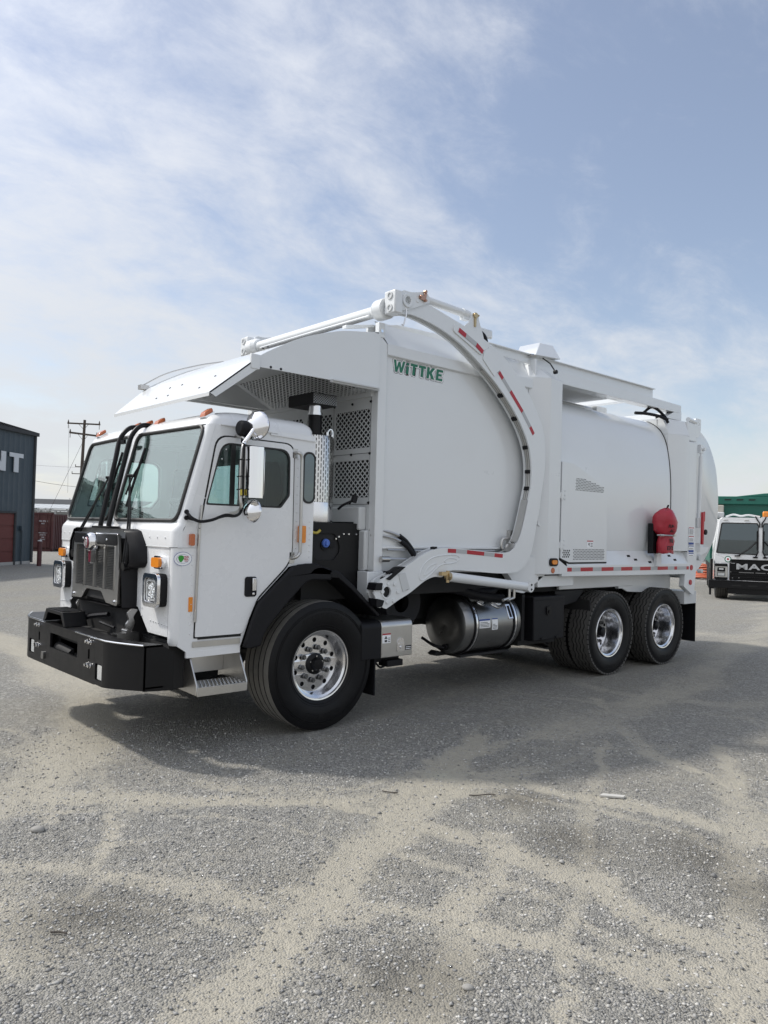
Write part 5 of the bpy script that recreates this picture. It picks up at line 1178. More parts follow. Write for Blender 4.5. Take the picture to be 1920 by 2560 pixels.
# arm mount at the bottom rear of the arm
for s_ in (-1, 1):
    m = MB(); m.prism(rpoly([(2.40, 1.50), (2.80, 1.48), (2.98, 1.50), (3.05, 1.40), (3.20, 1.29), (2.80, 1.08), (2.62, 1.11), (2.60, 1.22), (2.45, 1.36)], .04), 'Y', s_*1.19, s_*1.10); m.build('arm_mount', 'white', T, bevel=.01)
    m = MB(); m.prism(rpoly([(2.585, 1.455), (2.76, 1.45), (2.80, 1.40), (2.66, 1.40)], .004), 'Y', s_*1.192, s_*1.194); m.build('warning_label', 'ink', T, smooth=False)
    m = MB(); m.box(2.84, 2.97, min(s_*1.10, s_*1.155), max(s_*1.10, s_*1.155), 1.56, 1.84); m.build('pump_recess', 'gap', T, bevel=.02)
    m = MB(); m.prism([rrect(2.83, 2.985, 1.545, 1.86, .03), rrect(2.85, 2.965, 1.57, 1.835, .025)], 'Y', s_*1.16, s_*1.13); m.build('recess_frame', 'white', T, bevel=.004)
    m = MB(); m.prism(rpoly([(2.93, 2.00), (2.985, 2.00), (3.03, 2.21), (2.985, 2.24)], .012), 'Y', s_*1.20, s_*1.17); m.build('slot_plate', 'gap', T)
    m = MB(); m.prism([rpoly([(2.90, 1.94), (3.0, 1.93), (3.07, 2.26), (2.985, 2.28)], .015), rpoly([(2.935, 2.01), (2.98, 2.01), (3.025, 2.20), (2.99, 2.23)], .01)], 'Y', s_*1.215, s_*1.17); m.prism(rpoly([(2.99, 1.90), (3.08, 1.82), (3.08, 1.80), (2.98, 1.86)], .006), 'Y', s_*1.22, s_*1.16); m.build('arm_stop', 'white', T, bevel=.006)
m = MB(); m.tube([(2.44, -HB-.04, 1.56), (2.40, -HB-.03, 1.60), (2.41, -HB-.03, 1.67), (2.46, -HB-.03, 1.695), (2.58, -HB-.02, 1.70)], .018, 8, smooth=4); m.tube([(2.46, -HB-.05, 1.56), (2.47, -HB-.05, 1.62), (2.53, -HB-.05, 1.63), (2.60, -HB-.04, 1.63)], .014, 8, smooth=4); m.box(2.56, 2.62, -HB-.02, -HB+.03, 1.60, 1.78); m.build('elbow_pipe', 'steel', T)
m = MB(); m.tube([(.75, -HB-.02, 1.56), (1.3, -HB-.03, 1.555), (2.3, -HB-.02, 1.555)], .010, 6); m.tube([(.66, -HB-.02, 1.475), (1.05, -HB-.02, 1.472)], .014, 6); m.cyl((.66, -HB-.03, 1.475), (.76, -HB-.03, 1.474), .028, seg=10); m.build('side_pipe', 'steel', T)
for dz, y in ((.03, -1.07), (-.02, -1.09)):
    m = MB(); m.tube([(.60, y, 1.715+dz), (.70, y-.03, 1.715+dz), (.84, y-.06, 1.69+dz), (.94, y-.08, 1.655+dz)], .014, 8, smooth=4); m.build('hydraulic_hose', 'steel', T)
    m = MB(); m.tube([(.92, y-.075, 1.665+dz), (1.0, y-.09, 1.61+dz), (1.08, y-.11, 1.51+dz), (1.08, y-.14, 1.43+dz)], .023, 9, smooth=5); m.build('hydraulic_hose', 'plastic', T)

# ------------------------------------------------------------------ rear body
BH = 1.21
side_p = [(-BH+.03, 1.53), (-BH, 1.75), (-BH-.012, 2.2), (-BH-.005, 2.55), (-BH+.025, 2.85), (-BH+.075, 3.08), (-BH+.16, 3.25), (-BH+.29, 3.36), (-.78, 3.41), (-.4, 3.44)]
sp = [(p.x, p.y) for p in cr([(a, b, 0) for a, b in side_p], 4)]
ringp = sp+[(-y, z) for y, z in reversed(sp)]
m = MB(); m.loft([[(x, y, z) for y, z in ringp] for x in (3.30, 4.0, 5.0, 6.0)], caps=True); m.build('body', 'white', T)
for s_ in (-1, 1):
    o = -s_
    def yb(v): return s_*v
    # front pillar: angled front face, flat outer face
    m = MB(); plan = [(2.885, yb(1.13)), (3.115, yb(1.27)), (3.335, yb(1.27)), (3.335, yb(1.10)), (2.9, yb(1.05))]
    m.prism(plan, 'Z', 1.29, 3.53)
    pb = [(x, y, 3.53) for x, y in plan]; pt = [(2.95, yb(1.06), 3.69), (3.10, yb(1.10), 3.67), (3.335, yb(1.13), 3.62), (3.335, yb(1.05), 3.62), (2.95, yb(1.0), 3.69)]
    m.loft([pb, pt], caps=True)
    m.prism([(3.335, 1.29), (3.52, 1.29), (3.50, 1.375), (3.335, 1.455)], 'Y', yb(1.269), yb(1.18)); m.build('front_pillar', 'white', T, bevel=.006, ang=20)
    m = MB(); m.prism(rrect(3.14, 3.30, 1.385, 1.475, .035), 'Y', yb(1.271), yb(1.285)); lp = m.build('side_light', 'gap', T, bevel=.006)
    m = MB(); m.prism(rrect(3.175, 3.27, 1.405, 1.455, .022), 'Y', yb(1.285), yb(1.297)); m.build('lens', 'amber', lp, bevel=.006)
    m = MB(); m.cyl((3.215, yb(1.27), 1.335), (3.215, yb(1.277), 1.335), .032, seg=20); m.build('round_reflector', 'amberred', T)
    # sill with reflective tape, sloped shelf above
    m = MB(); m.prism([(3.40, 1.265), (6.56, 1.235), (6.56, 1.385), (3.50, 1.385), (3.40, 1.30)], 'Y', yb(1.268), yb(1.23))
    m.add([(3.50, yb(1.268), 1.385), (6.56, yb(1.268), 1.385), (6.56, yb(1.19), 1.56), (3.50, yb(1.19), 1.56)], [(0, 1, 2, 3)]); m.build('sill', 'white', T)
    for x in (4.75, 5.10, 5.9): m = MB(); m.prism([(yb(1.266), 1.385), (yb(1.19), 1.40), (yb(1.19), 1.56)], 'X', x, x+.012); m.build('shelf_rib', 'white', T)
    for x, k in ((4.92, .62), (5.06, .35), (5.62, .7), (5.98, .62), (6.10, .3), (5.40, .15)):
        m = MB(); q = Vector((x, yb(1.268-.078*k), 1.385+.175*k)); m.obox(q, (.035, 0, 0), (0, yb(.004), .002), (0, -yb(.006), .012)); m.build('shelf_clip', 'gap', T)
    xs_ = [3.50, 3.59, 3.77, 4.03, 4.22, 4.49, 4.67, 4.94, 5.13, 5.40, 5.58, 5.86, 6.04, 6.12, 6.39, 6.46]
    for i, (a, b) in enumerate(zip(xs_[:-1], xs_[1:])):
        zz = 1.340-.006*(a-3.5)
        m = MB(); m.prism([(a, zz-.023), (b, zz-.023), (b, zz+.023), (a, zz+.023)], 'Y', yb(1.2692), yb(1.2705)); m.build('reflective_tape', 'red' if i % 2 == 0 else 'silver', T, smooth=False)
    # engine access panel with vents
    out = rpoly([(3.37, 1.475), (3.54, 1.425), (4.335, 1.425), (4.335, 2.335), (3.60, 2.595), (3.37, 2.60)], [.01, .03, .01, .03, .03, .01], 4)
    m = MB(); m.prism(out, 'Y', yb(1.262), yb(1.19)); ap = m.build('access_door', 'white', T, bevel=.01)
    m = MB(); m.prism([(3.37, 1.455), (3.54, 1.408), (4.335, 1.408), (4.335, 1.424), (3.54, 1.424), (3.37, 1.474)], 'Y', yb(1.266), yb(1.19)); m.build('door_gap', 'gap', ap); m = MB(); m.box(3.364, 3.369, min(yb(1.245), yb(1.2)), max(yb(1.245), yb(1.2)), 1.48, 2.59); m.build('door_seal', 'dash', ap)
    def dots(mb, x0, x1, zf, dx, dz, r):
        j = 0; z = zf[0]
        while z <= zf[1]:
            x = x0+(dx/2 if j % 2 else 0)
            while x <= x1:
                if zf[2] is None or z < zf[2](x): mb.cyl((x, yb(1.2615), z), (x, yb(1.2632), z), r, seg=6)
                x += dx
            z += dz; j += 1
    m = MB(); dots(m, 3.655, 4.24, (2.285, 2.42, lambda x: 2.43-.20*(x-3.82)), .030, .019, .0078); dots(m, 3.63, 4.28, (1.46, 1.575, None), .030, .019, .0078); dots(m, 3.42, 3.55, (1.49, 1.585, lambda x: 1.7), .036, .024, .0115)
    kind(m.build('vent_hole', 'gap', ap, smooth=False), 'stuff')
    for z in (2.20, 1.62):
        m = MB(); m.cyl((3.36, yb(1.27), z-.05), (3.36, yb(1.27), z+.06), .014, seg=10); m.box(3.33, 3.41, min(yb(1.262), yb(1.27)), max(yb(1.262), yb(1.27)), z-.03, z+.04); 
        for dz in (-.04, .01, .06): m.cyl((3.43, yb(1.262), z+dz), (3.43, yb(1.27), z+dz), .009, seg=8)
        m.build('hinge', 'white', ap, bevel=.003)
    m = MB(); m.prism([(3.905, 1.60), (4.035, 1.60), (4.035, 1.685), (3.905, 1.685)], 'Y', yb(1.2625), yb(1.2632)); sk = m.build('warning_label', 'sticker', ap, smooth=False)
    m = MB(); m.prism([(3.905, 1.672), (4.035, 1.672), (4.035, 1.685), (3.905, 1.685)], 'Y', yb(1.2634), yb(1.264)); m.build('label_band', 'red', sk, smooth=False)
    m = MB(); m.prism([(3.93, 1.645), (3.96, 1.66), (3.955, 1.615)], 'Y', yb(1.2634), yb(1.264)); 
    for k in range(3): m.prism([(3.98, 1.61+.018*k), (4.025, 1.61+.018*k), (4.025, 1.617+.018*k), (3.98, 1.617+.018*k)], 'Y', yb(1.2634), yb(1.264))
    m.build('label_print', 'ink', sk, smooth=False)
    # rear frame: angled face, post, tailgate hinge column
    m = MB(); plan = [(6.0, yb(1.17)), (6.27, yb(1.268)), (6.42, yb(1.268)), (6.42, yb(1.0)), (6.0, yb(1.0))]
    m.prism(plan, 'Z', 1.56, 3.20)
    m.loft([[(x, y, 3.20) for x, y in plan], [(6.0, yb(1.08), 3.44), (6.27, yb(1.16), 3.42), (6.42, yb(1.20), 3.42), (6.42, yb(.98), 3.42), (6.0, yb(.98), 3.44)]], caps=True); m.build('rear_pillar', 'white', T, bevel=.006, ang=20)
    m = MB(); m.box(6.424, 6.66, min(yb(1.262), yb(.95)), max(yb(1.262), yb(.95)), 1.20, 3.13); m.prism([(6.424, 3.15), (6.70, 3.15), (6.66, 3.40), (6.424, 3.42)], 'Y', yb(1.235), yb(1.0)); m.build('hinge_column', 'white', T, bevel=.008)
    m = MB(); m.box(6.421, 6.424, min(yb(1.26), yb(1.1)), max(yb(1.26), yb(1.1)), 1.25, 3.12); m.build('column_gap', 'gap', T)
    m = MB(); m.tube([(5.993, s_*(abs(yy)+.004), zz) for yy, zz in sp[4:32]], .0055, 6); m.build('body_seam', 'gap', T)
    m = MB(); m.prism([rpoly([(6.70, 3.22), (6.78, 3.22), (6.86, 3.33), (6.86, 3.50), (6.70, 3.50), (6.66, 3.42)], .02), circ(6.80, 3.42, .022, 12)], 'Y', yb(1.22), yb(1.17)); m.cyl((6.5, yb(1.2), 3.46), (6.72, yb(1.2), 3.44), .035, seg=12); m.build('tailgate_hinge', 'white', T, bevel=.006)
    m = MB(); m.prism(rpoly([(6.42, 1.56), (6.70, 1.56), (6.69, 1.30), (6.66, 1.10), (6.63, .94), (6.58, .94), (6.33, 1.06), (6.36, 1.24), (6.42, 1.40)], .015), 'Y', yb(1.266), yb(1.19)); rp = m.build('rear_plate', 'white', T, bevel=.006)
    for x, z, mt in ((6.535, 1.325, 'red'), (6.515, 1.115, 'red')): m = MB(); m.cyl((x, yb(1.266), z), (x, yb(1.276), z), .038, seg=20); m.build('round_reflector', mt, rp)
    for k, (z0, z1, mt) in enumerate(((1.80, 1.90, 'sticker'), (1.70, 1.775, 'sticker'), (1.655, 1.685, 'blueink'), (1.595, 1.64, 'sticker'), (1.545, 1.575, 'blueink'), (1.49, 1.535, 'sticker'))):
        m = MB(); m.prism([(6.45, z0), (6.60, z0), (6.60, z1), (6.45, z1)], 'Y', yb(1.2668), yb(1.2675)); lb = m.build('safety_label', mt, T, smooth=False)
        if mt == 'sticker':
            m = MB(); m.prism([(6.45, z1-.012), (6.60, z1-.012), (6.60, z1), (6.45, z1)], 'Y', yb(1.2678), yb(1.2684)); m.build('label_band', 'red' if k < 2 else 'blueink', lb, smooth=False)
            m = MB()
            for j in range(max(1, int((z1-z0-.02)/.015))): m.prism([(6.465, z0+.006+.015*j), (6.585, z0+.006+.015*j), (6.585, z0+.012+.015*j), (6.465, z0+.012+.015*j)], 'Y', yb(1.2678), yb(1.2684))
            m.build('label_print', 'ink', lb, smooth=False)
    # tailgate cylinder rod and the red lock lever
    m = MB(); m.cyl((6.80, yb(1.235), 1.98), (6.84, yb(1.235), 2.95), .028, seg=14); m.cyl((6.84, yb(1.235), 2.95), (6.85, yb(1.235), 3.08), .016, seg=10); m.box(6.80, 6.90, min(yb(1.20), yb(1.25)), max(yb(1.20), yb(1.25)), 3.0, 3.12); m.cyl((6.87, yb(1.25), 3.06), (6.87, yb(1.285), 3.06), .026, seg=12); m.build('tailgate_cylinder', 'white', T)
    m = MB(); m.prism([(6.795, 1.66), (6.84, 1.66), (6.85, 2.13), (6.80, 2.13)], 'Y', yb(1.30), yb(1.27)); m.prism([(6.80, 1.95), (6.88, 2.0), (6.885, 2.14), (6.86, 2.14)], 'Y', yb(1.295), yb(1.28)); lv = m.build('lock_lever', 'redpaint', T, bevel=.004)
    m = MB(); m.cyl((6.90, yb(1.28), 1.84), (6.90, yb(1.31), 1.84), .040, seg=16); m.build('lever_knob', 'plastic', lv, bevel=.008)
    m = MB(); m.box(6.70, 6.80, min(yb(1.19), yb(1.27)), max(yb(1.19), yb(1.27)), 1.90, 2.05); m.build('lock_bracket', 'greywhite', T, bevel=.005); m = MB(); m.box(6.66, 6.9, min(yb(1.15), yb(1.22)), max(yb(1.15), yb(1.22)), 1.55, 1.68); m.cyl((6.78, yb(1.22), 1.47), (6.78, yb(1.28), 1.47), .045, seg=12); m.build('lock_pin', 'greywhite', T, bevel=.005); m = MB(); m.cyl((6.84, yb(1.22), 1.27), (6.84, yb(1.285), 1.27), .03, seg=12); m.build('lock_bracket', 'greywhite', T, bevel=.005)
    # top rail above the body
    m = MB(); yr = yb(1.06)
    m.prism([(1.95, 3.72), (5.75, 3.66), (5.75, 3.80), (1.95, 3.83)], 'Y', yr, yb(1.045)); m.box(1.95, 5.75, min(yb(1.10), yb(1.0)), max(yb(1.10), yb(1.0)), 3.80, 3.81)
    m.prism([(3.0, 3.60), (6.45, 3.575), (6.45, 3.66), (3.0, 3.70)], 'Y', yb(1.12), yb(1.0)); m.prism([(3.34, 3.545), (6.35, 3.545), (6.45, 3.575), (3.34, 3.60)], 'Y', yb(1.125), yb(.98)); m.build('top_rail', 'white', T, bevel=.003)
    m = MB(); m.prism([(6.0, 3.44), (6.46, 3.44), (6.46, 3.57), (6.30, 3.57)], 'Y', yb(1.12), yb(1.0)); m.box(6.3, 6.5, min(yb(1.1), yb(.8)), max(yb(1.1), yb(.8)), 3.48, 3.54); m.build('rail_bracket', 'white', T, bevel=.004)
    m = MB(); m.tube([(5.4, yb(1.0), 3.44), (5.6, yb(1.05), 3.45), (5.85, yb(1.1), 3.44), (6.0, yb(1.15), 3.40)], .022, 8, smooth=4); m.tube([(5.6, yb(1.0), 3.46), (5.75, yb(1.06), 3.56), (5.95, yb(1.12), 3.46), (6.02, yb(1.15), 3.36)], .02, 8, smooth=4); m.build('rail_hose', 'plastic', T)
    # marker box on the roof edge with its arm
    m = MB(); c0 = Vector((3.0, yb(1.02), 3.80))
    a = [(2.98, yb(1.14), 3.80), (3.44, yb(1.16), 3.82), (3.50, yb(1.0), 4.02), (3.24, yb(1.0), 4.01)]; b = [(x, y-yb(.30), z) for x, y, z in a]
    m.add(a+b, [(0, 1, 2, 3), (4, 5, 6, 7), (0, 1, 5, 4), (1, 2, 6, 5), (2, 3, 7, 6), (3, 0, 4, 7)]); m.build('roof_box', 'white', T, bevel=.008)
    m = MB(); m.cyl((2.93, yb(1.10), 3.79), (3.02, yb(1.10), 3.80), .02, seg=8); m.build('box_hinge', 'steel', T)
    m = MB(); m.tube([(3.14, yb(1.12), 3.79), (3.18, yb(1.20), 3.72), (3.17, yb(1.275), 3.62)], .008, 6); m.cyl((3.17, yb(1.265), 3.61), (3.17, yb(1.30), 3.61), .024, seg=12); m.build('rubber_latch', 'plastic', T)
# roof plates between the rails
m = MB(); m.box(3.30, 4.95, -1.0, 1.0, 3.585, 3.60); m.build('roof_plate', 'greywhite', T)
m = MB(); m.box(3.30, 3.34, -1.0, 1.0, 3.42, 3.60); m.build('roof_bulkhead', 'under', T)
m = MB(); m.cyl((3.6, -.55, 3.47), (5.1, -.55, 3.47), .045, seg=16); m.box(5.0, 5.25, -.65, -.45, 3.43, 3.52); m.build('roof_cylinder', 'white', T)
m = MB(); m.box(6.0, 6.5, -1.0, 1.0, 1.3, 3.42); m.build('rear_wall', 'white', T)
m = MB(); m.box(5.6, 5.75, -1.0, 1.0, 3.66, 3.80); m.box(6.3, 6.42, -1.0, 1.0, 3.48, 3.56); m.build('cross_member', 'white', T, bevel=.005)
# tailgate: curved shell
tg = cr2([(6.66, 3.40), (6.86, 3.40), (7.10, 3.32), (7.34, 3.16), (7.56, 2.86), (7.66, 2.50), (7.675, 2.20), (7.62, 1.88), (7.42, 1.58), (7.10, 1.32), (6.81, 1.16)], 5)+[(6.66, 1.16)]
m = MB(); R = [[(x, y*s_, z) for x, z in [(6.66+(x-6.66)*k, 2.3+(z-2.3)*(1-(1-k)*.35)) for x, z in tg]] for y, k, s_ in ((1.15, .93, -1), (1.12, .975, -1), (1.04, 1.0, -1), (1.04, 1.0, 1), (1.12, .975, 1), (1.15, .93, 1))]
m.loft(R, caps=True); m.build('tailgate', 'white', T, ang=50)
for s_ in (-1, 1): m = MB(); m.prism([rrect(7.52, 7.68, 2.58, 2.86, .01), circ(7.63, 2.74, .028, 12)], 'Y', s_*1.06, s_*1.04); m.build('lifting_lug', 'white', T, bevel=.004)
for s_ in (-1, 1): m = MB(); m.prism([(6.72, 1.42), (7.20, 1.55), (7.24, 1.62), (6.76, 1.62)], 'Y', s_*1.19, s_*1.14); m.build('tailgate_foot', 'white', T, bevel=.006)
m = MB(); m.cyl((7.66, -1.0, 2.02), (7.70, -1.0, 2.02), .03, seg=12); m.build('rubber_stop', 'plastic', T)
# ------------------------------------------------------------------ chassis
m = MB()
for s_ in (-1, 1): m.box(-1.45, 6.7, s_*.43-.045, s_*.43+.045, .78, 1.06)
for x in (-1.2, .9, 1.6, 3.2, 4.4, 6.3): m.box(x, x+.12, -.43, .43, .84, 1.0)
m.build('chassis_frame', 'under', T)
m = MB(); m.box(-1.35, .35, -.42, .42, .62, 1.05); m.box(-1.38, -.85, -1.10, 1.10, .82, .86); m.box(-.16, -.10, -.9, .9, .9, 1.5); m.box(.35, 2.9, -.38, .38, .70, 1.1); m.cyl((.3, 0, .78), (4.4, 0, .68), .06, seg=12)
m.build('engine_block', 'under', T)
for s_ in (-1, 1):
    m = MB(); m.box(-1.40, -1.24, min(s_*.62, s_*1.12), max(s_*.62, s_*1.12), .50, .84); m.tube([(-1.45, s_*.9, .5), (-1.0, s_*.95, .47), (-.7, s_*.9, .5)], .04, 8); m.build('splash_guard', 'under', T)
m = MB(); m.box(.65, 3.0, -1.05, 1.05, 1.12, 1.40); m.box(3.0, 6.5, -.95, .95, 1.06, 1.30); m.build('sub_frame', 'under', T)
for s_ in (-1, 1):
    m = MB(); m.box(3.05, 3.75, s_*1.16-.03, s_*1.16+.03, 1.14, 1.27); m.box(3.7, 5.4, s_*1.0-.02, s_*1.0+.02, 1.08, 1.27); m.prism([(5.15, 1.26), (6.45, 1.24), (6.45, 1.02), (6.30, .95), (5.3, 1.0), (5.15, 1.05)], 'Y', s_*1.0, s_*.97); m.box(5.05, 5.15, s_*.98-.03, s_*.98+.03, 1.05, 1.26); m.build('body_skirt', 'white', T, bevel=.006)
for s_ in (-1, 1):
    m = MB(); m.box(6.80, 6.815, min(s_*.62, s_*1.21), max(s_*.62, s_*1.21), .24, .80); m.build('mud_flap', 'plastic', T, bevel=.004)
    m = MB(); m.box(6.45, 6.81, min(s_*.62, s_*1.215), max(s_*.62, s_*1.215), .80, .98); m.build('flap_hanger', 'greywhite', T, bevel=.004)
    m = MB(); m.box(.60, .615, min(s_*.85, s_*1.2), max(s_*.85, s_*1.2), .22, .90); m.build('mud_flap', 'plastic', T)
    m = MB(); m.box(4.12, 4.14, min(s_*.7, s_*1.18), max(s_*.7, s_*1.18), .55, .95); m.prism([(3.65, 1.06), (4.25, 1.06), (4.10, .92), (3.65, .86)], 'Y', s_*1.0, s_*.9); m.build('mud_guard', 'under', T)
    # front fender: angular band following the wheel
    O = cr2([(-.845, .79), (-.78, .98), (-.725, 1.115)], 3)+cr2([(-.70, 1.15), (-.55, 1.285), (-.405, 1.415)], 2)+[(-.33, 1.44), (-.16, 1.45), (.0, 1.40), (.02, 1.39)]
    I = [(.02, 1.30), (-.19, 1.305), (-.255, 1.285), (-.42, 1.135), (-.62, .93), (-.655, .87), (-.68, .79), (-.76, .775)]
    m = MB(); m.prism(O+I, 'Y', s_*1.275, s_*1.24)
    m.build('fender', 'plastic', T, bevel=.014)
    m = MB(); n_ = len(I)
    m.loft([[(x, s_*1.255, z), (x, s_*.80, z), (x, s_*.80, z+.012), (x, s_*1.255, z+.012)] for x, z in reversed(I[:-1])], caps=True); m.build('fender_liner', 'plastic', T)
    m = MB(); m.prism([(.02, 1.395), (.13, 1.37), (.30, 1.245), (.48, 1.09), (.62, .965), (.60, .945), (.46, 1.06), (.28, 1.205), (.12, 1.315), (.02, 1.32)], 'Y', s_*1.235, s_*.82); m.build('rear_fender', 'plastic', T, bevel=.008)
# DEF panel: black plate between the cab and the hopper with the filler recess
m = MB(); hole = rpoly([(.02, 1.50), (.05, 1.46), (.25, 1.46), (.31, 1.53), (.31, 1.60), (.25, 1.70), (.02, 1.70)], .03)
m.prism([[(-.12, 1.40), (-.12, 1.80), (.60, 1.80), (.60, 1.08), (.45, 1.10), (.12, 1.385)], hole], 'Y', -1.0, -.985); pn = m.build('fluid_panel', 'black', T, bevel=.003)
m = MB(); m.box(-.10, .59, -.985, -.70, 1.1, 1.79); m.build('panel_box', 'under', pn)
m = MB(); m.cyl((.15, -.99, 1.615), (.15, -1.015, 1.61), .042, .038, 16); m.box(.135, .165, -1.03, -1.01, 1.59, 1.64); m.build('filler_cap', 'bluecap', pn, bevel=.005)
m = MB(); m.cyl((.15, -.97, 1.60), (.15, -.995, 1.60), .052, seg=16); m.box(.19, .25, -1.005, -.98, 1.575, 1.63); m.build('filler_neck', 'plastic', pn)
m = MB(); m.tube([(-.02, -1.0, 1.715), (.02, -1.03, 1.705), (.06, -1.03, 1.73)], .013, 7, smooth=3); m.build('yellow_plug', 'yellow', pn, bevel=.003)
for x, z in ((-.03, 1.765), (.56, 1.765), (.26, 1.655), (.295, 1.675), (.35, 1.70), (.41, 1.70), (.50, 1.70), (.55, 1.70)): m = MB(); m.cyl((x, -1.0, z), (x, -1.01, z), .012, .008, 8); m.build('panel_bolt', 'alu', pn)
# exhaust
EX = (.175, -.75)
m = MB(); m.lathe([(1.80, .0), (1.80, .186), (2.555, .186), (2.60, .172), (2.615, .12), (2.615, 0)], (EX[0], EX[1], 0), 'Z', 40)
ex = m.build('exhaust_shield', 'shield', T, loc=(EX[0], EX[1], 0))
m = MB(); m.lathe([(1.76, .182), (1.80, .188), (1.98, .188), (1.985, .1865)], (EX[0], EX[1], 0), 'Z', 40); m.build('shield_base', 'alu', ex)
m = MB(); m.cyl((EX[0], EX[1], 2.56), (EX[0], EX[1], 2.80), .064, seg=28); st = m.build('exhaust_stack', 'black', T)
m = MB(); m.cyl((EX[0], EX[1], 2.80), (EX[0], EX[1], 2.825), .070, seg=28); m.cyl((EX[0], EX[1], 2.825), (EX[0], EX[1], 2.90), .064, seg=28); m.build('stack_band', 'alu', st)
m = MB(); m.box(EX[0]-.10, EX[0]+.18, EX[1]-.09, EX[1]+.30, 2.89, 3.0); m.build('exhaust_diffuser', 'under', st, bevel=.006)
m = MB(); lattice(m, -.095, .175, 2.90, 2.99, 0, .028, .024, .005); m.v = [(EX[0]+y, EX[1]-.095+x, z) for x, y, z in m.v]; m.build('diffuser_mesh', 'darksteel', st, smooth=False)
m = MB(); m.tube([(EX[0]+.09, EX[1]-.08, 2.58), (EX[0]+.09, EX[1]-.08, 2.65), (EX[0]+.12, EX[1]-.08, 2.675), (EX[0]+.145, EX[1]-.08, 2.65), (EX[0]+.145, EX[1]-.08, 2.56)], .012, 7, smooth=3); m.build('lifting_eye', 'alu', ex)
m = MB(); m.tube([(.36, -.9, 1.93), (.38, -.95, 1.97), (.47, -1.0, 2.02)], .012, 7, smooth=3); m.cyl((.46, -1.0, 2.0), (.48, -1.0, 2.06), .03, seg=12); m.build('whip_lamp', 'plastic', T)
# battery box, near side
m = MB()
bt = [(-1.22, .56), (-1.22, .84)]+[(-1.22+.06-.06*math.cos(math.radians(k)), .85+.06*math.sin(math.radians(k))) for k in (0, 30, 60, 90)]+[(-.62, .91), (-.62, .56)]
m.prism(bt, 'X', .66, 1.055); bb = m.build('battery_box', 'steel', T, bevel=.006)
m = MB(); m.prism([(y*.985-.02, z) for y, z in bt], 'X', .42, .66); m.box(.70, 1.0, -1.1, -.6, .50, .56); m.box(.78, .98, -1.18, -1.05, .46, .52); m.tube([(.68, -1.1, .52), (.72, -1.14, .46), (.80, -1.13, .47)], .012, 6, smooth=3); m.build('box_base', 'plastic', bb, bevel=.01)
m = MB(); m.prism(rpoly([(.855, .605), (.945, .605), (.945, .70), (.915, .735), (.885, .735), (.855, .70)], .012), 'Y', -1.221, -1.230); m.prism(rrect(.868, .932, .62, .685, .006), 'Y', -1.230, -1.234); m.cyl((.90, -1.232, .645), (.90, -1.244, .645), .013, seg=10); m.build('box_latch', 'alu', bb, bevel=.003)
m = MB(); m.prism([(.655+.015, .695), (.775, .695), (.775, .785), (.67, .785)], 'Y', -1.2205, -1.2212); lb = m.build('warning_label', 'sticker', bb, smooth=False)
m = MB(); m.prism([(.67, .772), (.775, .772), (.775, .785), (.67, .785)], 'Y', -1.2214, -1.222); m.build('label_band', 'red', lb, smooth=False)
m = MB()
for q in ([(.695, .735), (.715, .762), (.735, .735)], [(.70, .705), (.73, .705), (.73, .725), (.70, .725)]): m.prism(q, 'Y', -1.2214, -1.222)
for k in range(3): m.prism([(.742, .705+.016*k), (.768, .705+.016*k), (.768, .711+.016*k), (.742, .711+.016*k)], 'Y', -1.2214, -1.222)
m.build('label_print', 'ink', lb, smooth=False)
m = MB(); m.prism([(.965, .612), (1.045, .612), (1.045, .655), (.965, .655)], 'Y', -1.2205, -1.2212); lb = m.build('dark_label', 'ink', bb, smooth=False)
m = MB()
for k in range(2): m.prism([(.972, .620+.016*k), (1.038, .620+.016*k), (1.038, .626+.016*k), (.972, .626+.016*k)], 'Y', -1.2214, -1.222)
m.build('label_print', 'sticker', lb, smooth=False)
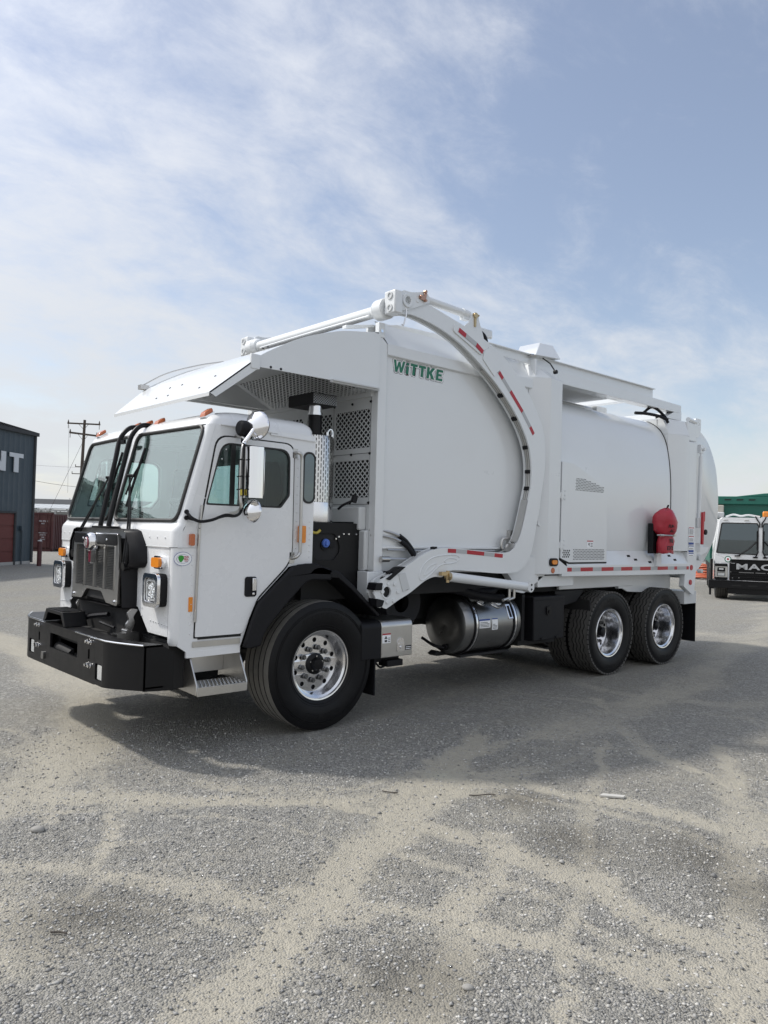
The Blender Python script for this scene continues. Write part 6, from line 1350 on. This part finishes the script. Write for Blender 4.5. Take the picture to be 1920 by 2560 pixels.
# fuel tank
TC = (-.84, .755); TR = .318
def tank(s_):
    m = MB(); y = -s_*TC[0]*-1 if False else s_*abs(TC[0])
    m.lathe([(1.90, 0), (1.885, .15), (1.895, .26), (1.91, .295), (1.945, TR-.004), (2.0, TR), (2.74, TR), (2.795, TR-.004), (2.83, .295), (2.845, .26), (2.85, 0)], (0, y, TC[1]), 'X', 64); tk = m.build('fuel_tank', 'darksteel', T)
    for x in (2.055, 2.70):
        m = MB(); m.lathe([(x-.03, TR+.001), (x-.03, TR+.010), (x+.03, TR+.010), (x+.03, TR+.001)], (0, y, TC[1]), 'X', 64); b = m.build('tank_strap', 'plastic', tk)
        m = MB(); m.lathe([(x-.013, TR+.0101), (x-.013, TR+.014), (x+.013, TR+.014), (x+.013, TR+.0101)], (0, y, TC[1]), 'X', 64); m.build('strap_band', 'alu', b)
    for x, r, al in ((2.235, .042, 52), (2.475, .075, 50)):
        d = Vector((0, s_*math.cos(math.radians(al)), math.sin(math.radians(al)))); c = Vector((x, y, TC[1]))+d*(TR-.01)
        m = MB(); m.cyl(c, c+d*.03, r*1.1, r, 24); m.cyl(c+d*.03, c+d*.055, r*.85, r*.8, 24); m.cyl(c+d*.055, c+d*.075, r*.45, r*.35, 16); cp = m.build('filler_cap', 'alu', tk, bevel=.003)
        m = MB(); q = d.to_track_quat('Z', 'Y'); m.tube([c+d*.006+q @ Vector((r*1.3*math.cos(2*PI*k/24), r*1.3*math.sin(2*PI*k/24), 0)) for k in range(24)], .007, 6, closed=True); m.build('filler_ring', 'alu', cp)
    d = Vector((0, s_*math.cos(math.radians(24)), math.sin(math.radians(24)))); c = Vector((2.62, y, TC[1]))+d*(TR-.004); tz = Vector((0, -d.z*s_, d.y*s_))
    m = MB(); m.obox(c, (.035, 0, 0), tz*.085, d*.008); sg = m.build('gauge_plate', 'alu', tk, bevel=.003)
    m = MB(); m.obox(c+d*.005, (.014, 0, 0), tz*.065, d*.008); m.build('gauge_slot', 'gap', sg)
    m = MB(); d = Vector((0, s_*math.cos(math.radians(62)), math.sin(math.radians(62)))); c = Vector((2.14, y, TC[1]))+d*(TR+.001); m.obox(c, (.07, 0, 0), Vector((0, -d.z*s_, d.y*s_))*.05, d*.002); m.build('data_plate', 'silver', tk)
    m = MB(); m.cyl((1.885, y+s_*.03, .515), (1.865, y+s_*.03, .515), .035, seg=16); m.tube([(1.87, y+s_*.03, .51), (1.80, y-s_*.05, .53), (1.76, y-s_*.2, .60)], .016, 8, smooth=4); m.build('tank_fitting', 'plastic', tk)
    m = MB(); m.box(2.0, 2.8, y-.15, y+.12, .41, .435); m.prism([(1.80, .44), (1.86, .47), (1.95, .44), (2.2, .44), (2.2, .415), (1.84, .415)], 'Y', y+.15, y+.05); m.build('tank_bracket', 'under', tk)
    # curved stickers on the drum
    for x0, x1, a0, a1, hd in ((2.10, 2.275, -4, 13, True), (2.305, 2.40, -9, 13, False)):
        def arc(a, o): a = math.radians(a); return (y+s_*(TR+o)*math.cos(a), TC[1]+(TR+o)*math.sin(a))
        def patch(mb, xa, xb, b0, b1, o):
            v = []
            for k in range(7):
                yy, zz = arc(b0+(b1-b0)*k/6, o); v += [(xa, yy, zz), (xb, yy, zz)]
            mb.add(v, [(2*k, 2*k+1, 2*k+3, 2*k+2) for k in range(6)])
        m = MB(); patch(m, x0, x1, a0, a1, .0012); lb = m.build('drum_label', 'sticker', tk, smooth=False)
        m = MB(); patch(m, x0, x1, a1-3.2 if hd else a1-2, a1, .002); m.build('label_band', 'blueink', lb, smooth=False)
        m = MB()
        for k in range(4): patch(m, x0+.012, x1-.014-(.03 if k == 3 else 0), a0+2.2+2.6*k, a0+3.2+2.6*k, .002)
        m.build('label_print', 'ink', lb, smooth=False)
for s_ in (-1, 1): tank(s_)
m = MB(); m.tube([(1.6, -.8, 1.16), (1.9, -.95, 1.14), (2.2, -1.12, 1.06), (2.42, -1.2, 1.04)], .05, 10, smooth=5); m.tube([(1.3, -.7, 1.2), (1.8, -.85, 1.18), (2.3, -1.05, 1.10), (2.55, -1.0, 1.15)], .045, 10, smooth=5)
m.build('air_hose', 'plastic', T)
m = MB(); m.lathe([(-.10, .10), (-.13, .24), (-.06, .30), (.06, .30), (.13, .24), (.10, .10)], (1.22, -.78, 1.02), 'Y', 28); m.build('air_tank', 'plastic', T)
# black tool box behind the tank
m = MB(); m.box(3.04, 3.63, -1.15, -.55, .52, 1.03); tb = m.build('tool_box', 'plastic', T, bevel=.012)
m = MB(); m.prism(rpoly([(3.285, .81), (3.345, .81), (3.36, .84), (3.36, .91), (3.27, .91), (3.27, .84)], .01), 'Y', -1.152, -1.165); m.cyl((3.315, -1.165, .85), (3.315, -1.175, .85), .02, seg=12); m.build('box_latch', 'black', tb, bevel=.004)
m = MB(); m.box(3.06, 3.61, -1.155, -1.15, .985, .99); 
for x in (3.2, 3.48): m.box(x-.025, x+.025, -1.165, -1.15, .535, .555)
m.build('box_hinge', 'black', tb, bevel=.003)
m = MB(); m.box(2.95, 3.65, -1.0, -.45, .46, .52); m.box(2.95, 3.0, -1.05, -.5, .52, 1.05); m.build('box_bracket', 'under', tb)
m = MB(); m.box(3.04, 3.63, .55, 1.15, .52, 1.03); m.build('tool_box', 'plastic', T, bevel=.012)

# ------------------------------------------------------------------ wheels
def tyre_profile(Wt, R, Rb, grooves, gw=.012, gd=.013):
    tw = Wt*.44; P = [(-Wt*.36, Rb-.004), (-Wt*.42, Rb+.01), (-Wt*.475, Rb+(R-Rb)*.28), (-Wt*.5, Rb+(R-Rb)*.5), (-Wt*.495, Rb+(R-Rb)*.66), (-Wt*.478, R-.055), (-Wt*.474, R-.05), (-Wt*.462, R-.022), (-tw, R-.006)]
    Mt = [1]*(len(P)-1); wob = {}
    pre = len(P)
    for g in grooves:
        P += [(g-gw/2-.0005, R-.0005), (g-gw/2+.001, R-gd), (g+gw/2-.001, R-gd), (g+gw/2+.0005, R-.0005)]; Mt += [0, 2, 2, 2]
        for k in range(4): wob[len(P)-4+k] = 1
    P += [(tw, R-.006)]; Mt += [0]
    Q = [(-a, r) for a, r in reversed(P[:pre-1])]
    P += Q; Mt += [1]*len(Q)
    return P, Mt, wob
def make_wheel(name, c, s_, front, parent=T):
    """s_: -1 when the outer face looks to -Y"""
    e = bpy.data.objects.new(name, None); COL.objects.link(e); e.parent = parent; e.location = c; e.empty_display_size = .3
    Wt, R, Rb = (.41, .56, .298) if front else (.285, .525, .298)
    if front: P, Mt, wb = tyre_profile(Wt, R, Rb, (-.112, -.040, .040, .112)); seg = 80; wob = None
    else:
        P, Mt, wb = tyre_profile(Wt, R, Rb, (-.075, -.026, .026, .075), .012, .016); seg = 108
        wob = lambda k, i: (.0085 if (i//1) % 4 < 2 else -.0085)*(1 if k in wb else 0)
    c0 = Vector(c)
    m = MB(); m.lathe(P, c0, 'Y', seg, Mt, wob)
    if not front:   # shoulder lugs
        for i in range(54):
            t = 2*PI*(i+.3)/54
            for sd in (-1, 1):
                p = c0+Vector(((R-.012)*math.cos(t), sd*Wt*.452, (R-.012)*math.sin(t))); d = Vector((math.cos(t), 0, math.sin(t))); tt = Vector((-math.sin(t), 0, math.cos(t)))
                m.mi = 0; m.obox(p, tt*.0215, Vector((0, .012, 0)), d*.011)
    ty = m.build('tyre', ['tread' if front else 'tread2', 'rubber', 'gap'], e, ang=42)
    if s_ < 0 or True:   # raised lettering and rings on the outer side wall
        m = MB(); yo = s_*Wt*.5
        for rr, o in ((Rb+.035, -.024), (Rb+.055, -.019), (R-.078, -.003), (R-.064, -.006)):
            m.tube([c0+Vector((rr*math.cos(2*PI*k/64), yo+s_*(o+.001), rr*math.sin(2*PI*k/64))) for k in range(64)], .0035, 5, closed=True)
        for word, a0 in (('CONTINENTAL' if front else 'RADIAL', 90), ('425/65 R22.5' if front else '11 R22.5', 270)):
            vs, fs = text_mesh(word, .062 if front else .05, .002, .01, 0, 'CENTER', 1.15); rr0 = Rb+(R-Rb)*.52
            sg = 1 if s_ < 0 else -1
            m.add([c0+Vector((sg*(rr0+v.y)*math.cos(math.radians(a0)-v.x/rr0)*1.0, yo+s_*(v.z-.0005), (rr0+v.y)*math.sin(math.radians(a0)-v.x/rr0))) for v in vs], fs)
        m.build('sidewall_mark', 'rubber', ty)
    # rim
    yo = s_*Wt*.5
    fl = yo-s_*(.045 if front else .022)     # flange plane
    dz = .10 if front else .20              # disc recess
    sgn = -s_
    bar = [(fl-s_*.0, .307), (fl+s_*.006, .303), (fl+s_*.004, .292), (fl+sgn*.012, .287), (fl+sgn*.022, .268), (fl+sgn*.05, .262), (fl+sgn*(.075 if front else .17), .252), (fl+sgn*dz, .243)]
    back = [(fl+sgn*dz, .243), (fl+sgn*(dz+.012), .225)]
    m = MB(); m.lathe(bar, c0, 'Y', 64); rim = m.build('rim', 'alu', e, ang=30)
    yd = c0.y+fl+sgn*dz
    hr = .208
    hol = [circ(hr*math.cos(2*PI*(k+.5)/10), hr*math.sin(2*PI*(k+.5)/10), .0215, 12) for k in range(10)]
    m = MB(); m.prism([circ(0, 0, .245, 56)]+hol+[circ(0, 0, .085, 28)], 'Y', 0, sgn*.012); m.v = [(c0.x+x, yd+y+(-sgn*.012 if math.hypot(x, z) < .18 else 0), c0.z+z) for x, y, z in m.v]; ds = m.build('disc', 'alu', rim, smooth=False, bevel=.002)
    m = MB(); m.cyl((c0.x, yd+sgn*.03, c0.z), (c0.x, yd+sgn*.25, c0.z), .24, seg=32); m.build('brake_drum', 'under', rim)
    m = MB()
    for k in range(10):
        t = 2*PI*k/10+.15; p = Vector((c0.x+.143*math.cos(t), yd-sgn*.012, c0.z+.143*math.sin(t))); m.cyl(p, p-Vector((0, sgn*.018, 0)), .024, seg=12); m.cyl(p-Vector((0, sgn*.018, 0)), p-Vector((0, sgn*.034, 0)), .0175, .015, 6)
    kind(m.build('lug_nut', 'lug', rim), 'stuff')
    m = MB(); k_ = -sgn
    if front: m.lathe([(yd-c0.y+k_*.0, .094), (yd-c0.y+k_*.024, .094), (yd-c0.y+k_*.03, .086), (yd-c0.y+k_*.034, .06), (yd-c0.y+k_*.065, .052), (yd-c0.y+k_*.075, .045), (yd-c0.y+k_*.078, 0)], c0, 'Y', 32)
    else: m.lathe([(yd-c0.y, .085), (yd-c0.y+k_*.05, .080), (yd-c0.y+k_*.06, .06), (yd-c0.y+k_*.11, .055), (yd-c0.y+k_*.12, .04), (yd-c0.y+k_*.12, 0)], c0, 'Y', 32)
    hb = m.build('hub', 'black', rim, bevel=.0)
    m = MB()
    for k in range(5): t = 2*PI*k/5+.3; p = Vector((c0.x+.068*math.cos(t), yd+k_*.034, c0.z+.068*math.sin(t))); m.cyl(p, p+Vector((0, k_*.008, 0)), .007, seg=6)
    kind(m.build('hub_bolt', 'alu', rim), 'stuff')
    return e
for s_ in (-1, 1):
    make_wheel('front_wheel', (0, s_*1.012, .556), s_, True)
    for X in (4.55, 5.905):
        make_wheel('rear_wheel', (X, s_*1.075, .522), s_, False)
        make_wheel('rear_wheel', (X, s_*.745, .522), s_, False)
m = MB(); m.cyl((0, -.9, .54), (0, .9, .54), .07, seg=12); m.build('axle', 'under', T); m = MB()
for X in (4.55, 5.905): m.cyl((X, -.9, .52), (X, .9, .52), .12, seg=14); m.lathe([(-.2, .1), (-.1, .2), (.1, .2), (.2, .1)], (X, 0, .54), 'Y', 16)
m.box(4.3, 6.2, -.5, -.4, .62, .78); m.box(4.3, 6.2, .4, .5, .62, .78); m.build('axle', 'under', T)
# ------------------------------------------------------------------ fire extinguisher in its red bag
def extinguisher():
    x, y = 5.52, -1.40
    t = thing('fire_extinguisher', 'fire extinguisher under a faded red vinyl cover strapped to the white truck body', 'extinguisher', (x, y, 1.54))
    m = MB(); R = []
    lv = [(1.54, .150, .08), (1.57, .145, .085), (1.61, .138, .085), (1.66, .142, .085), (1.71, .138, .085), (1.75, .120, .08), (1.775, .112, .08), (1.80, .135, .095), (1.84, .172, .11), (1.90, .198, .12), (1.96, .21, .125), (2.02, .20, .12), (2.07, .165, .10), (2.11, .11, .075), (2.13, .05, .04), (2.135, .01, .01)]
    rg = random.Random(4)
    ph = [rg.uniform(0, 6) for _ in range(4)]
    for z, a, b in lv:
        row = []
        for k in range(56):
            t_ = 2*PI*k/56; cx, cy = math.cos(t_), math.sin(t_)
            w = 1+.09*math.sin(3*t_+ph[0]+z*9)+.05*abs(math.sin(5*t_+ph[1]-z*17))+.07*abs(math.sin(7*t_+z*34+ph[2]))*(1 if 1.62 < z < 1.9 else .5)
            row.append((x+.03*(z-1.75)+.012*math.sin(z*30)+a*cx*w, y+b*cy*w, z+.010*math.sin(4*t_+ph[2])))
        R.append(row)
    m.loft(R, caps=True); cv = m.build('cover', 'vinyl', t, ang=80)
    m = MB(); m.box(x-.18, x-.02, y+.07, y+.15, 1.53, 1.93); m.build('holder', 'plastic', t, bevel=.006)
    m = MB(); m.tube([(x-.24, y-.02, 1.775), (x-.13, y-.085, 1.775), (x, y-.10, 1.775), (x+.12, y-.07, 1.775), (x+.15, y, 1.78)], .010, 6, smooth=4); m.box(x+.03, x+.085, y-.118, y-.09, 1.762, 1.795); m.cyl((x-.22, y-.05, 1.775), (x-.16, y-.07, 1.775), .016, seg=8); m.build('strap', 'steel', t)
    m = MB(); m.tube([(x+.02, y, 2.12), (x+.035, y-.01, 2.15), (x+.06, y-.01, 2.18)], .012, 6); m.build('tie', 'plastic', t)
    m = MB(); m.box(x-.02, x+.10, y+.10, y+.14, 1.36, 1.54); m.build('bracket', 'white', t)
    m = MB()
    for tx, z, sz in (('FUNCTION', 1.895, .058), ('ACCESS', 1.835, .058), ('FIRE', 1.70, .075), ('EXTGR', 1.605, .075)):
        vs, fs = text_mesh(tx, sz, .001, .012)
        def W_(v):
            zz = z+v.y; a, b = (np.interp(zz, [q[0] for q in lv], [q[1] for q in lv]), np.interp(zz, [q[0] for q in lv], [q[2] for q in lv]))
            an = min(max((v.x+.03)/a, -1.3), 1.3); return (x+.02*(zz-1.75)+a*math.sin(an)*1.0, y-(b*1.07+.006)*math.cos(an)-v.z, zz)
        m.add([W_(v) for v in vs], fs)
    m.build('lettering', 'ink', cv, smooth=False, recalc=False)
extinguisher()

# ------------------------------------------------------------------ second truck, facing the camera
def second_truck():
    C0 = Vector((18.55, 2.63, 0)); ya = math.radians(63); r = Vector((math.cos(ya), -math.sin(ya), 0)); f = Vector((math.sin(ya), math.cos(ya), 0))   # r: to the right in view, f: away
    t = thing('refuse_truck', 'second white refuse truck with a black front and bold MACK letters, facing the yard', 'truck', C0)
    def P(a, b, z): return C0+r*a+f*b+Vector((0, 0, z))
    def ob(m, a0, a1, b0, b1, z0, z1): m.obox(P((a0+a1)/2, (b0+b1)/2, (z0+z1)/2), r*(a1-a0)/2, f*(b1-b0)/2, Vector((0, 0, (z1-z0)/2))); return m
    def pris(m, loops, b0, b1):   # outline in (a, z), extruded along f
        k = MB(); k.prism(loops, 'Y', b0, b1); m.add([P(x, y, z) for x, y, z in k.v], k.f); return m
    def prisX(m, pts, a0, a1):    # outline in (b, z), extruded along r
        k = MB(); k.prism(pts, 'X', a0, a1); m.add([P(x, y, z) for x, y, z in k.v], k.f); return m
    m = MB(); outl = [(-1.21, .54), (1.21, .54), (1.21, 1.30), (1.10, 2.30), (1.02, 2.38), (-1.02, 2.38), (-1.10, 2.30), (-1.21, 1.30)]
    wl = [rpoly([(-1.16, 1.335), (-.085, 1.31), (-.055, 1.40), (-.055, 2.16), (-.08, 2.22), (-1.03, 2.22)], .05), rpoly([(1.16, 1.335), (.085, 1.31), (.055, 1.40), (.055, 2.16), (.08, 2.22), (1.03, 2.22)], .05)]
    pris(m, [outl, wl[0], wl[1], rpoly([(-.80, .56), (.80, .56), (.80, 1.13), (-.76, 1.17), (.76, 1.17)][:2]+[(.80, 1.12), (.76, 1.165), (-.76, 1.165), (-.80, 1.12)], .02)], 0, .08)
    for s_ in (-1, 1): 
        m.add([P(s_*1.21, .08, .54), P(s_*1.21, 1.7, .54), P(s_*1.21, 1.7, 1.30), P(s_*1.21, .08, 1.30), P(s_*1.10, .08, 2.30), P(s_*1.10, 1.7, 2.30), P(s_*1.02, .08, 2.38), P(s_*1.02, 1.7, 2.38)], [(0, 1, 2, 3), (3, 2, 5, 4), (4, 5, 7, 6)])
    m.add([P(-1.02, 0, 2.38), P(1.02, 0, 2.38), P(1.02, 1.7, 2.38), P(-1.02, 1.7, 2.38)], [(0, 1, 2, 3)]); ob(m, -1.2, 1.2, 1.66, 1.7, .6, 2.36)
    m.build('cab_body', 'cabwhite', t, bevel=.015)
    for w in wl:
        m = MB(); pris(m, [w], .03, .036); g = m.build('windshield', 'darkglass', t, smooth=False)
        cx, cz = sum(q[0] for q in w)/len(w), sum(q[1] for q in w)/len(w); inn = [(cx+(a-cx)*.955, cz+(z-cz)*.95) for a, z in w]
        m = MB(); pris(m, [w, inn], -.008, .03); m.build('seal', 'seal', g)
    m = MB(); ob(m, -1.15, 1.15, .3, 1.6, .6, 1.35); ob(m, -.9, -.4, 1.0, 1.2, 1.3, 2.0); ob(m, .4, .9, 1.0, 1.2, 1.3, 2.0); m.build('cab_interior', 'dash', t)
    m = MB(); ob(m, -.79, .79, .05, .1, .56, 1.16); ob(m, -.78, .78, .0, .06, 1.14, 1.165); ob(m, -.79, -.765, -.01, .06, .56, 1.15); ob(m, .765, .79, -.01, .06, .56, 1.15)
    for z in (.80, .72, .64, .58): ob(m, -.76, .76, .015, .05, z, z+.02)
    gr = m.build('grille', 'black', t)
    m = MB()
    for z in (.785,): ob(m, -.55, -.16, .0, .02, z, z+.018); ob(m, -.12, .14, .0, .02, z, z+.018); ob(m, .18, .55, .0, .02, z, z+.018)
    for a, z in ((-.77, 1.08), (-.77, .80), (-.72, .63), (-.55, .64)): ob(m, a-.015, a+.015, -.02, .0, z-.012, z+.012)
    m.build('grille_bar', 'darksteel', gr)
    for ch, ax in zip('MACK', (-.475, -.155, .155, .465)):
        vs, fs = text_mesh(ch, .27, .012, .028, 0, 'CENTER')
        m = MB(); m.add([P(ax+v.x*1.55, -.02-v.z, .955+v.y*.84) for v in vs], fs); m.build('letter', 'silver', gr, smooth=False)
    for s_ in (-1, 1):
        m = MB(); a = s_*1.02; pris(m, [rrect(a-.17, a+.17, .56, 1.03, .03)], -.03, .02); h = m.build('headlight', 'black', t, bevel=.01)
        m = MB(); pris(m, [rrect(a-.165, a+.165, .64, .95, .02), rrect(a-.105, a+.105, .665, .92, .01)], -.05, -.03); ob(m, a-.105, a+.105, -.045, -.03, .775, .795); m.build('bezel', 'steel', h, bevel=.004)
        m = MB(); ob(m, a-.06, a+.06, -.045, -.03, .855, .90); ob(m, a-.09, a+.09, -.035, -.03, .68, .76); m.build('lens', 'lens', h)
        m = MB(); ob(m, s_*1.28-.035, s_*1.28+.035, -.1, .35, .54, 1.16); m.build('wind_deflector', 'black', t, bevel=.01)
        m = MB(); 
        for k in range(2): ob(m, s_*(.92-.0*k)-.06+k*s_*-.55, s_*(.92)+.06+k*s_*-.55, -.015, 0, 2.285, 2.315)
        mk = m.build('roof_lamp', 'steel', t, bevel=.006)
        m = MB(); m.tube([P(s_*.58, -.03, 1.27), P(s_*.30, -.03, 1.47), P(s_*.09, -.03, 1.70)], .018, 6); m.tube([P(s_*.13, -.03, 1.24), P(s_*.05, -.03, 1.42)], .018, 6); w = m.build('wiper', 'black', t)
        m = MB(); m.tube([P(s_*.085, -.04, 2.0), P(s_*.08, -.04, 1.45)], .014, 6); ob(m, s_*.60-.07, s_*.60+.07, -.06, 0, 1.255, 1.285); ob(m, s_*.13-.06, s_*.13+.06, -.06, 0, 1.22, 1.26); m.build('wiper_blade', 'black', w)
        m = MB(); m.tube([P(s_*.14, -.02, 2.42), P(s_*.10, -.02, 2.33), P(s_*.03, -.02, 2.22), P(s_*.03, -.02, 2.1)], .018, 6); m.build('roof_tube', 'black', t)
    m = MB(); ob(m, -1.36, 1.36, -.18, .12, .33, .55); ob(m, -.85, .85, -.14, .3, .18, .34); ob(m, -1.36, 1.36, -.20, -.15, .54, .56); m.build('bumper', 'black', t, bevel=.02)
    m = MB(); 
    for a in (-.72, -.30, .16, .58): ob(m, a-.02, a+.22, -.185, -.18, .40, .445)
    kind(m.build('bumper_slot', 'gap', t), 'stuff')
    for s_ in (-1, 1):
        m = MB(); k = MB(); P_, Mt, _ = tyre_profile(.36, .50, .28, (-.1, -.035, .035, .1)); k.lathe(P_, (0, 0, 0), 'X', 56, Mt); m.add([P(s_*.99+x, .55+y, .5+z) for x, y, z in k.v], k.f); m.m = list(k.m); e = m.build('tyre', ['tread2', 'rubber', 'gap'], t)
        m = MB(); m.cyl(P(s_*1.10, .55, .5), P(s_*.85, .55, .5), .27, seg=24); m.build('rim', 'alu', e)
        m = MB(); ob(m, s_*1.31-.03, s_*1.31+.03, -.1, -.05, .12, .33); m.build('guide_rod', 'plastic', t)
    # round green crest on the front
    for s_ in (-1,):
        q = (-.845, 1.165); m = MB()
        for i, (R_, o) in enumerate(((.092, .001), (.068, .002), (.03, .003))): m.mi = i; m.add([P(q[0]+R_*math.cos(2*PI*k/28), -.001-o, q[1]+R_*math.sin(2*PI*k/28)) for k in range(28)], [tuple(range(28))])
        m.build('round_crest', ['green', 'sticker', 'redpaint'], t, smooth=False, recalc=False)
        m = MB(); ob(m, -1.02, -.66, -.003, -.001, 1.045, 1.06); m.build('small_lettering', 'silver', t)
    m = MB(); ob(m, .06, .28, .12, .32, 2.40, 2.57); b = m.build('beacon', 'amber', t, bevel=.03)
    m = MB(); ob(m, .04, .30, .1, .34, 2.375, 2.405); m.tube([P(-.9, .3, 2.40), P(-.7, .35, 2.47), P(-.5, .3, 2.43), P(-.3, .3, 2.46), P(.0, .3, 2.41)], .03, 7, smooth=4); m.build('roof_hose', 'greywhite', t)
    m = MB(); ob(m, -1.2, 1.2, 1.8, 8.5, .75, .95); m.build('chassis', 'under', t)
    for s_ in (-1, 1):
        for b in (5.2, 6.6):
            m = MB(); m.cyl(P(s_*1.2, b, .5), P(s_*.7, b, .5), .5, seg=32); m.build('rear_wheel', 'rubber', t, bevel=.03)
    # green body behind the cab
    t2 = t
    m = MB(); ob(m, -1.25, 1.25, 2.6, 8.2, .95, 3.0); prisX(m, [(2.55, 2.98), (8.2, 2.98), (8.2, 3.05), (2.55, 3.05)], -1.32, 1.32)
    prisX(m, [(2.5, 2.86), (2.6, 2.86), (2.6, 3.12), (2.5, 3.12)], -1.30, 1.30)
    pris(m, [[(-.5, 3.12), (1.3, 3.12), (1.3, 3.28), (.3, 3.22)]], 2.5, 2.58)
    bd = m.build('green_body', 'bingreen', t2, bevel=.02)
    m = MB()
    for a in (-.75, -.40, -.05, .55): pris(m, [rpoly([(a-.10, 2.99), (a+.08, 2.99), (a+.12, 3.03), (a-.08, 3.03)], .015)], 2.494, 2.5)
    m.build('body_slot', 'gap', bd)
    m = MB(); ob(m, -1.29, -1.27, 2.45, 2.5, 2.4, 3.24); m.build('body_post', 'bingreen', bd)
    m = MB(); ob(m, -1.26, -.86, 2.35, 2.5, 2.60, 2.83); m.build('tan_box', 'tan', t2, bevel=.03)
    m = MB(); ob(m, -1.10, -.86, 2.1, 2.4, 2.40, 2.60); m.build('grey_canister', 'greywhite', t2, bevel=.03)
    m = MB(); ob(m, -1.45, -1.12, 2.0, 2.4, 2.40, 2.62); ob(m, -1.9, -1.5, 2.0, 2.5, 2.30, 2.58); m.build('roof_equipment', 'under', t2, bevel=.02)
    ob2 = thing('push_broom', 'dark bristled push broom propped up beside the green truck body', 'broom', P(-1.52, 2.6, 2.4))
    m = MB(); prisX(m, [(2.55, 2.96), (2.75, 2.96), (2.72, 3.10), (2.58, 3.10)], -1.85, -1.28); m.build('bristles', 'bristle', ob2)
    m = MB(); m.cyl(P(-1.48, 2.65, 2.30), P(-1.50, 2.65, 2.97), .025, seg=8); m.build('handle', 'maroon', ob2)
    m = MB(); m.cyl(P(-1.98, 2.65, 2.92), P(-1.28, 2.65, 2.93), .022, seg=8); m.cyl(P(-2.0, 2.65, 2.92), P(-1.93, 2.65, 2.92), .045, seg=10); m.build('cross_bar', 'wood', ob2)
second_truck()

def orange_coil():
    c = Vector((28.6, 8.8, 0)); t = thing('hose_coil', 'heap of coiled orange ribbed hose on the ground behind the second truck', 'hose', c)
    r = Vector((.746, -.666, 0)); f = Vector((.666, .746, 0)); rg = random.Random(5)
    for k in range(9):
        z = .05+.072*k; a = 1.0-.055*k+rg.uniform(-.05, .05); m = MB()
        m.tube([c+r*(a*math.cos(2*PI*i/40))+f*(a*.9*math.sin(2*PI*i/40))+Vector((0, 0, z+.05*math.sin(2*PI*i/40*2+k))) for i in range(40)], .045, 8, closed=True); m.build('coil', 'orange', t)
orange_coil()
def pale_shed():
    c = Vector((60, 22, 0)); r = Vector((.746, -.666, 0)); f = Vector((.666, .746, 0)); t = thing('pale_shed', 'low shed with a pale metal roof beyond the second truck', 'building', c)
    m = MB(); m.obox(c+Vector((0, 0, 1.5)), r*9, f*5, Vector((0, 0, 1.5))); m.build('wall', 'palewall', t)
    m = MB(); m.obox(c-f*2.6+Vector((0, 0, 3.6)), r*9.4, f*2.9+Vector((0, 0, .75)), Vector((0, 0, .06))); m.build('roof', 'paleroof', t)
    m = MB(); m.obox(c-f*5.03+Vector((0, 0, 1.1)), r*2, f*.03, Vector((0, 0, 1.1))); m.build('door', 'roofgrey', t)
pale_shed()

# ------------------------------------------------------------------ small things lying on the yard
def gz(x, y): return float(ground_height(np.array([[x]]), np.array([[y]]))[1][0, 0])
def stone(x, y, r, lbl, grp=None):
    rg = random.Random(int(x*100)); bm = bmesh.new(); bmesh.ops.create_icosphere(bm, subdivisions=2, radius=1)
    for v in bm.verts: v.co = Vector((v.co.x*r*1.35, v.co.y*r, v.co.z*r*.65))*(1+rg.uniform(-.05, .05))
    me = bpy.data.meshes.new('stone'); bm.to_mesh(me); bm.free(); me.materials.append(MT['stonegrey']); me.polygons.foreach_set('use_smooth', [True]*len(me.polygons))
    o = bpy.data.objects.new('stone', me); COL.objects.link(o); o.location = (x, y, gz(x, y)+r*.35); o.rotation_euler.z = rg.uniform(0, 6); tag(o, lbl, 'stone', grp)
stone(-2.592, -1.995, .030, 'smooth oval stone lying alone, the largest stone on the gravel', 'loose stones on the yard')
stone(-1.80, -4.53, .018, 'small pale stone in the gravel near the bottom middle', 'loose stones on the yard')
stone(.02, -2.1, .018, 'small pale stone in the shade between the truck wheels', 'loose stones on the yard')
def scrap():
    x, y = .562, -3.702; m = MB(); z = gz(x, y)+.008; m.prism(rpoly([(-.085, -.018), (.07, -.022), (.085, .014), (-.06, .022)], .006), 'Z', 0, .012)
    o = m.build('wood_scrap', 'scrap', bevel=.002); o.location = (x, y, z); o.rotation_euler = (.04, -.03, -.95); tag(o, 'pale flat scrap of wood lying on a dusty wheel track', 'scrap')
scrap()
for i, (pts, lb) in enumerate((([(-.60, -2.68), (-.58, -2.72), (-.53, -2.76)], 'thin dark twig at the edge of the truck shadow'),
                               ([(-.20, -3.10), (-.15, -3.13), (-.07, -3.17), (-.05, -3.20)], 'longer dark twig lying on the sunlit gravel beyond the pale wood scrap'),
                               ([(-2.90, -3.15), (-2.87, -3.17), (-2.85, -3.20)], 'short black twig at the left edge of the yard'))):
    m = MB(); m.tube([(x, y, gz(x, y)+.010) for x, y in pts], .0035, 6, smooth=4); tag(m.build('twig', 'twig'), lb, 'twig', 'twigs on the yard')
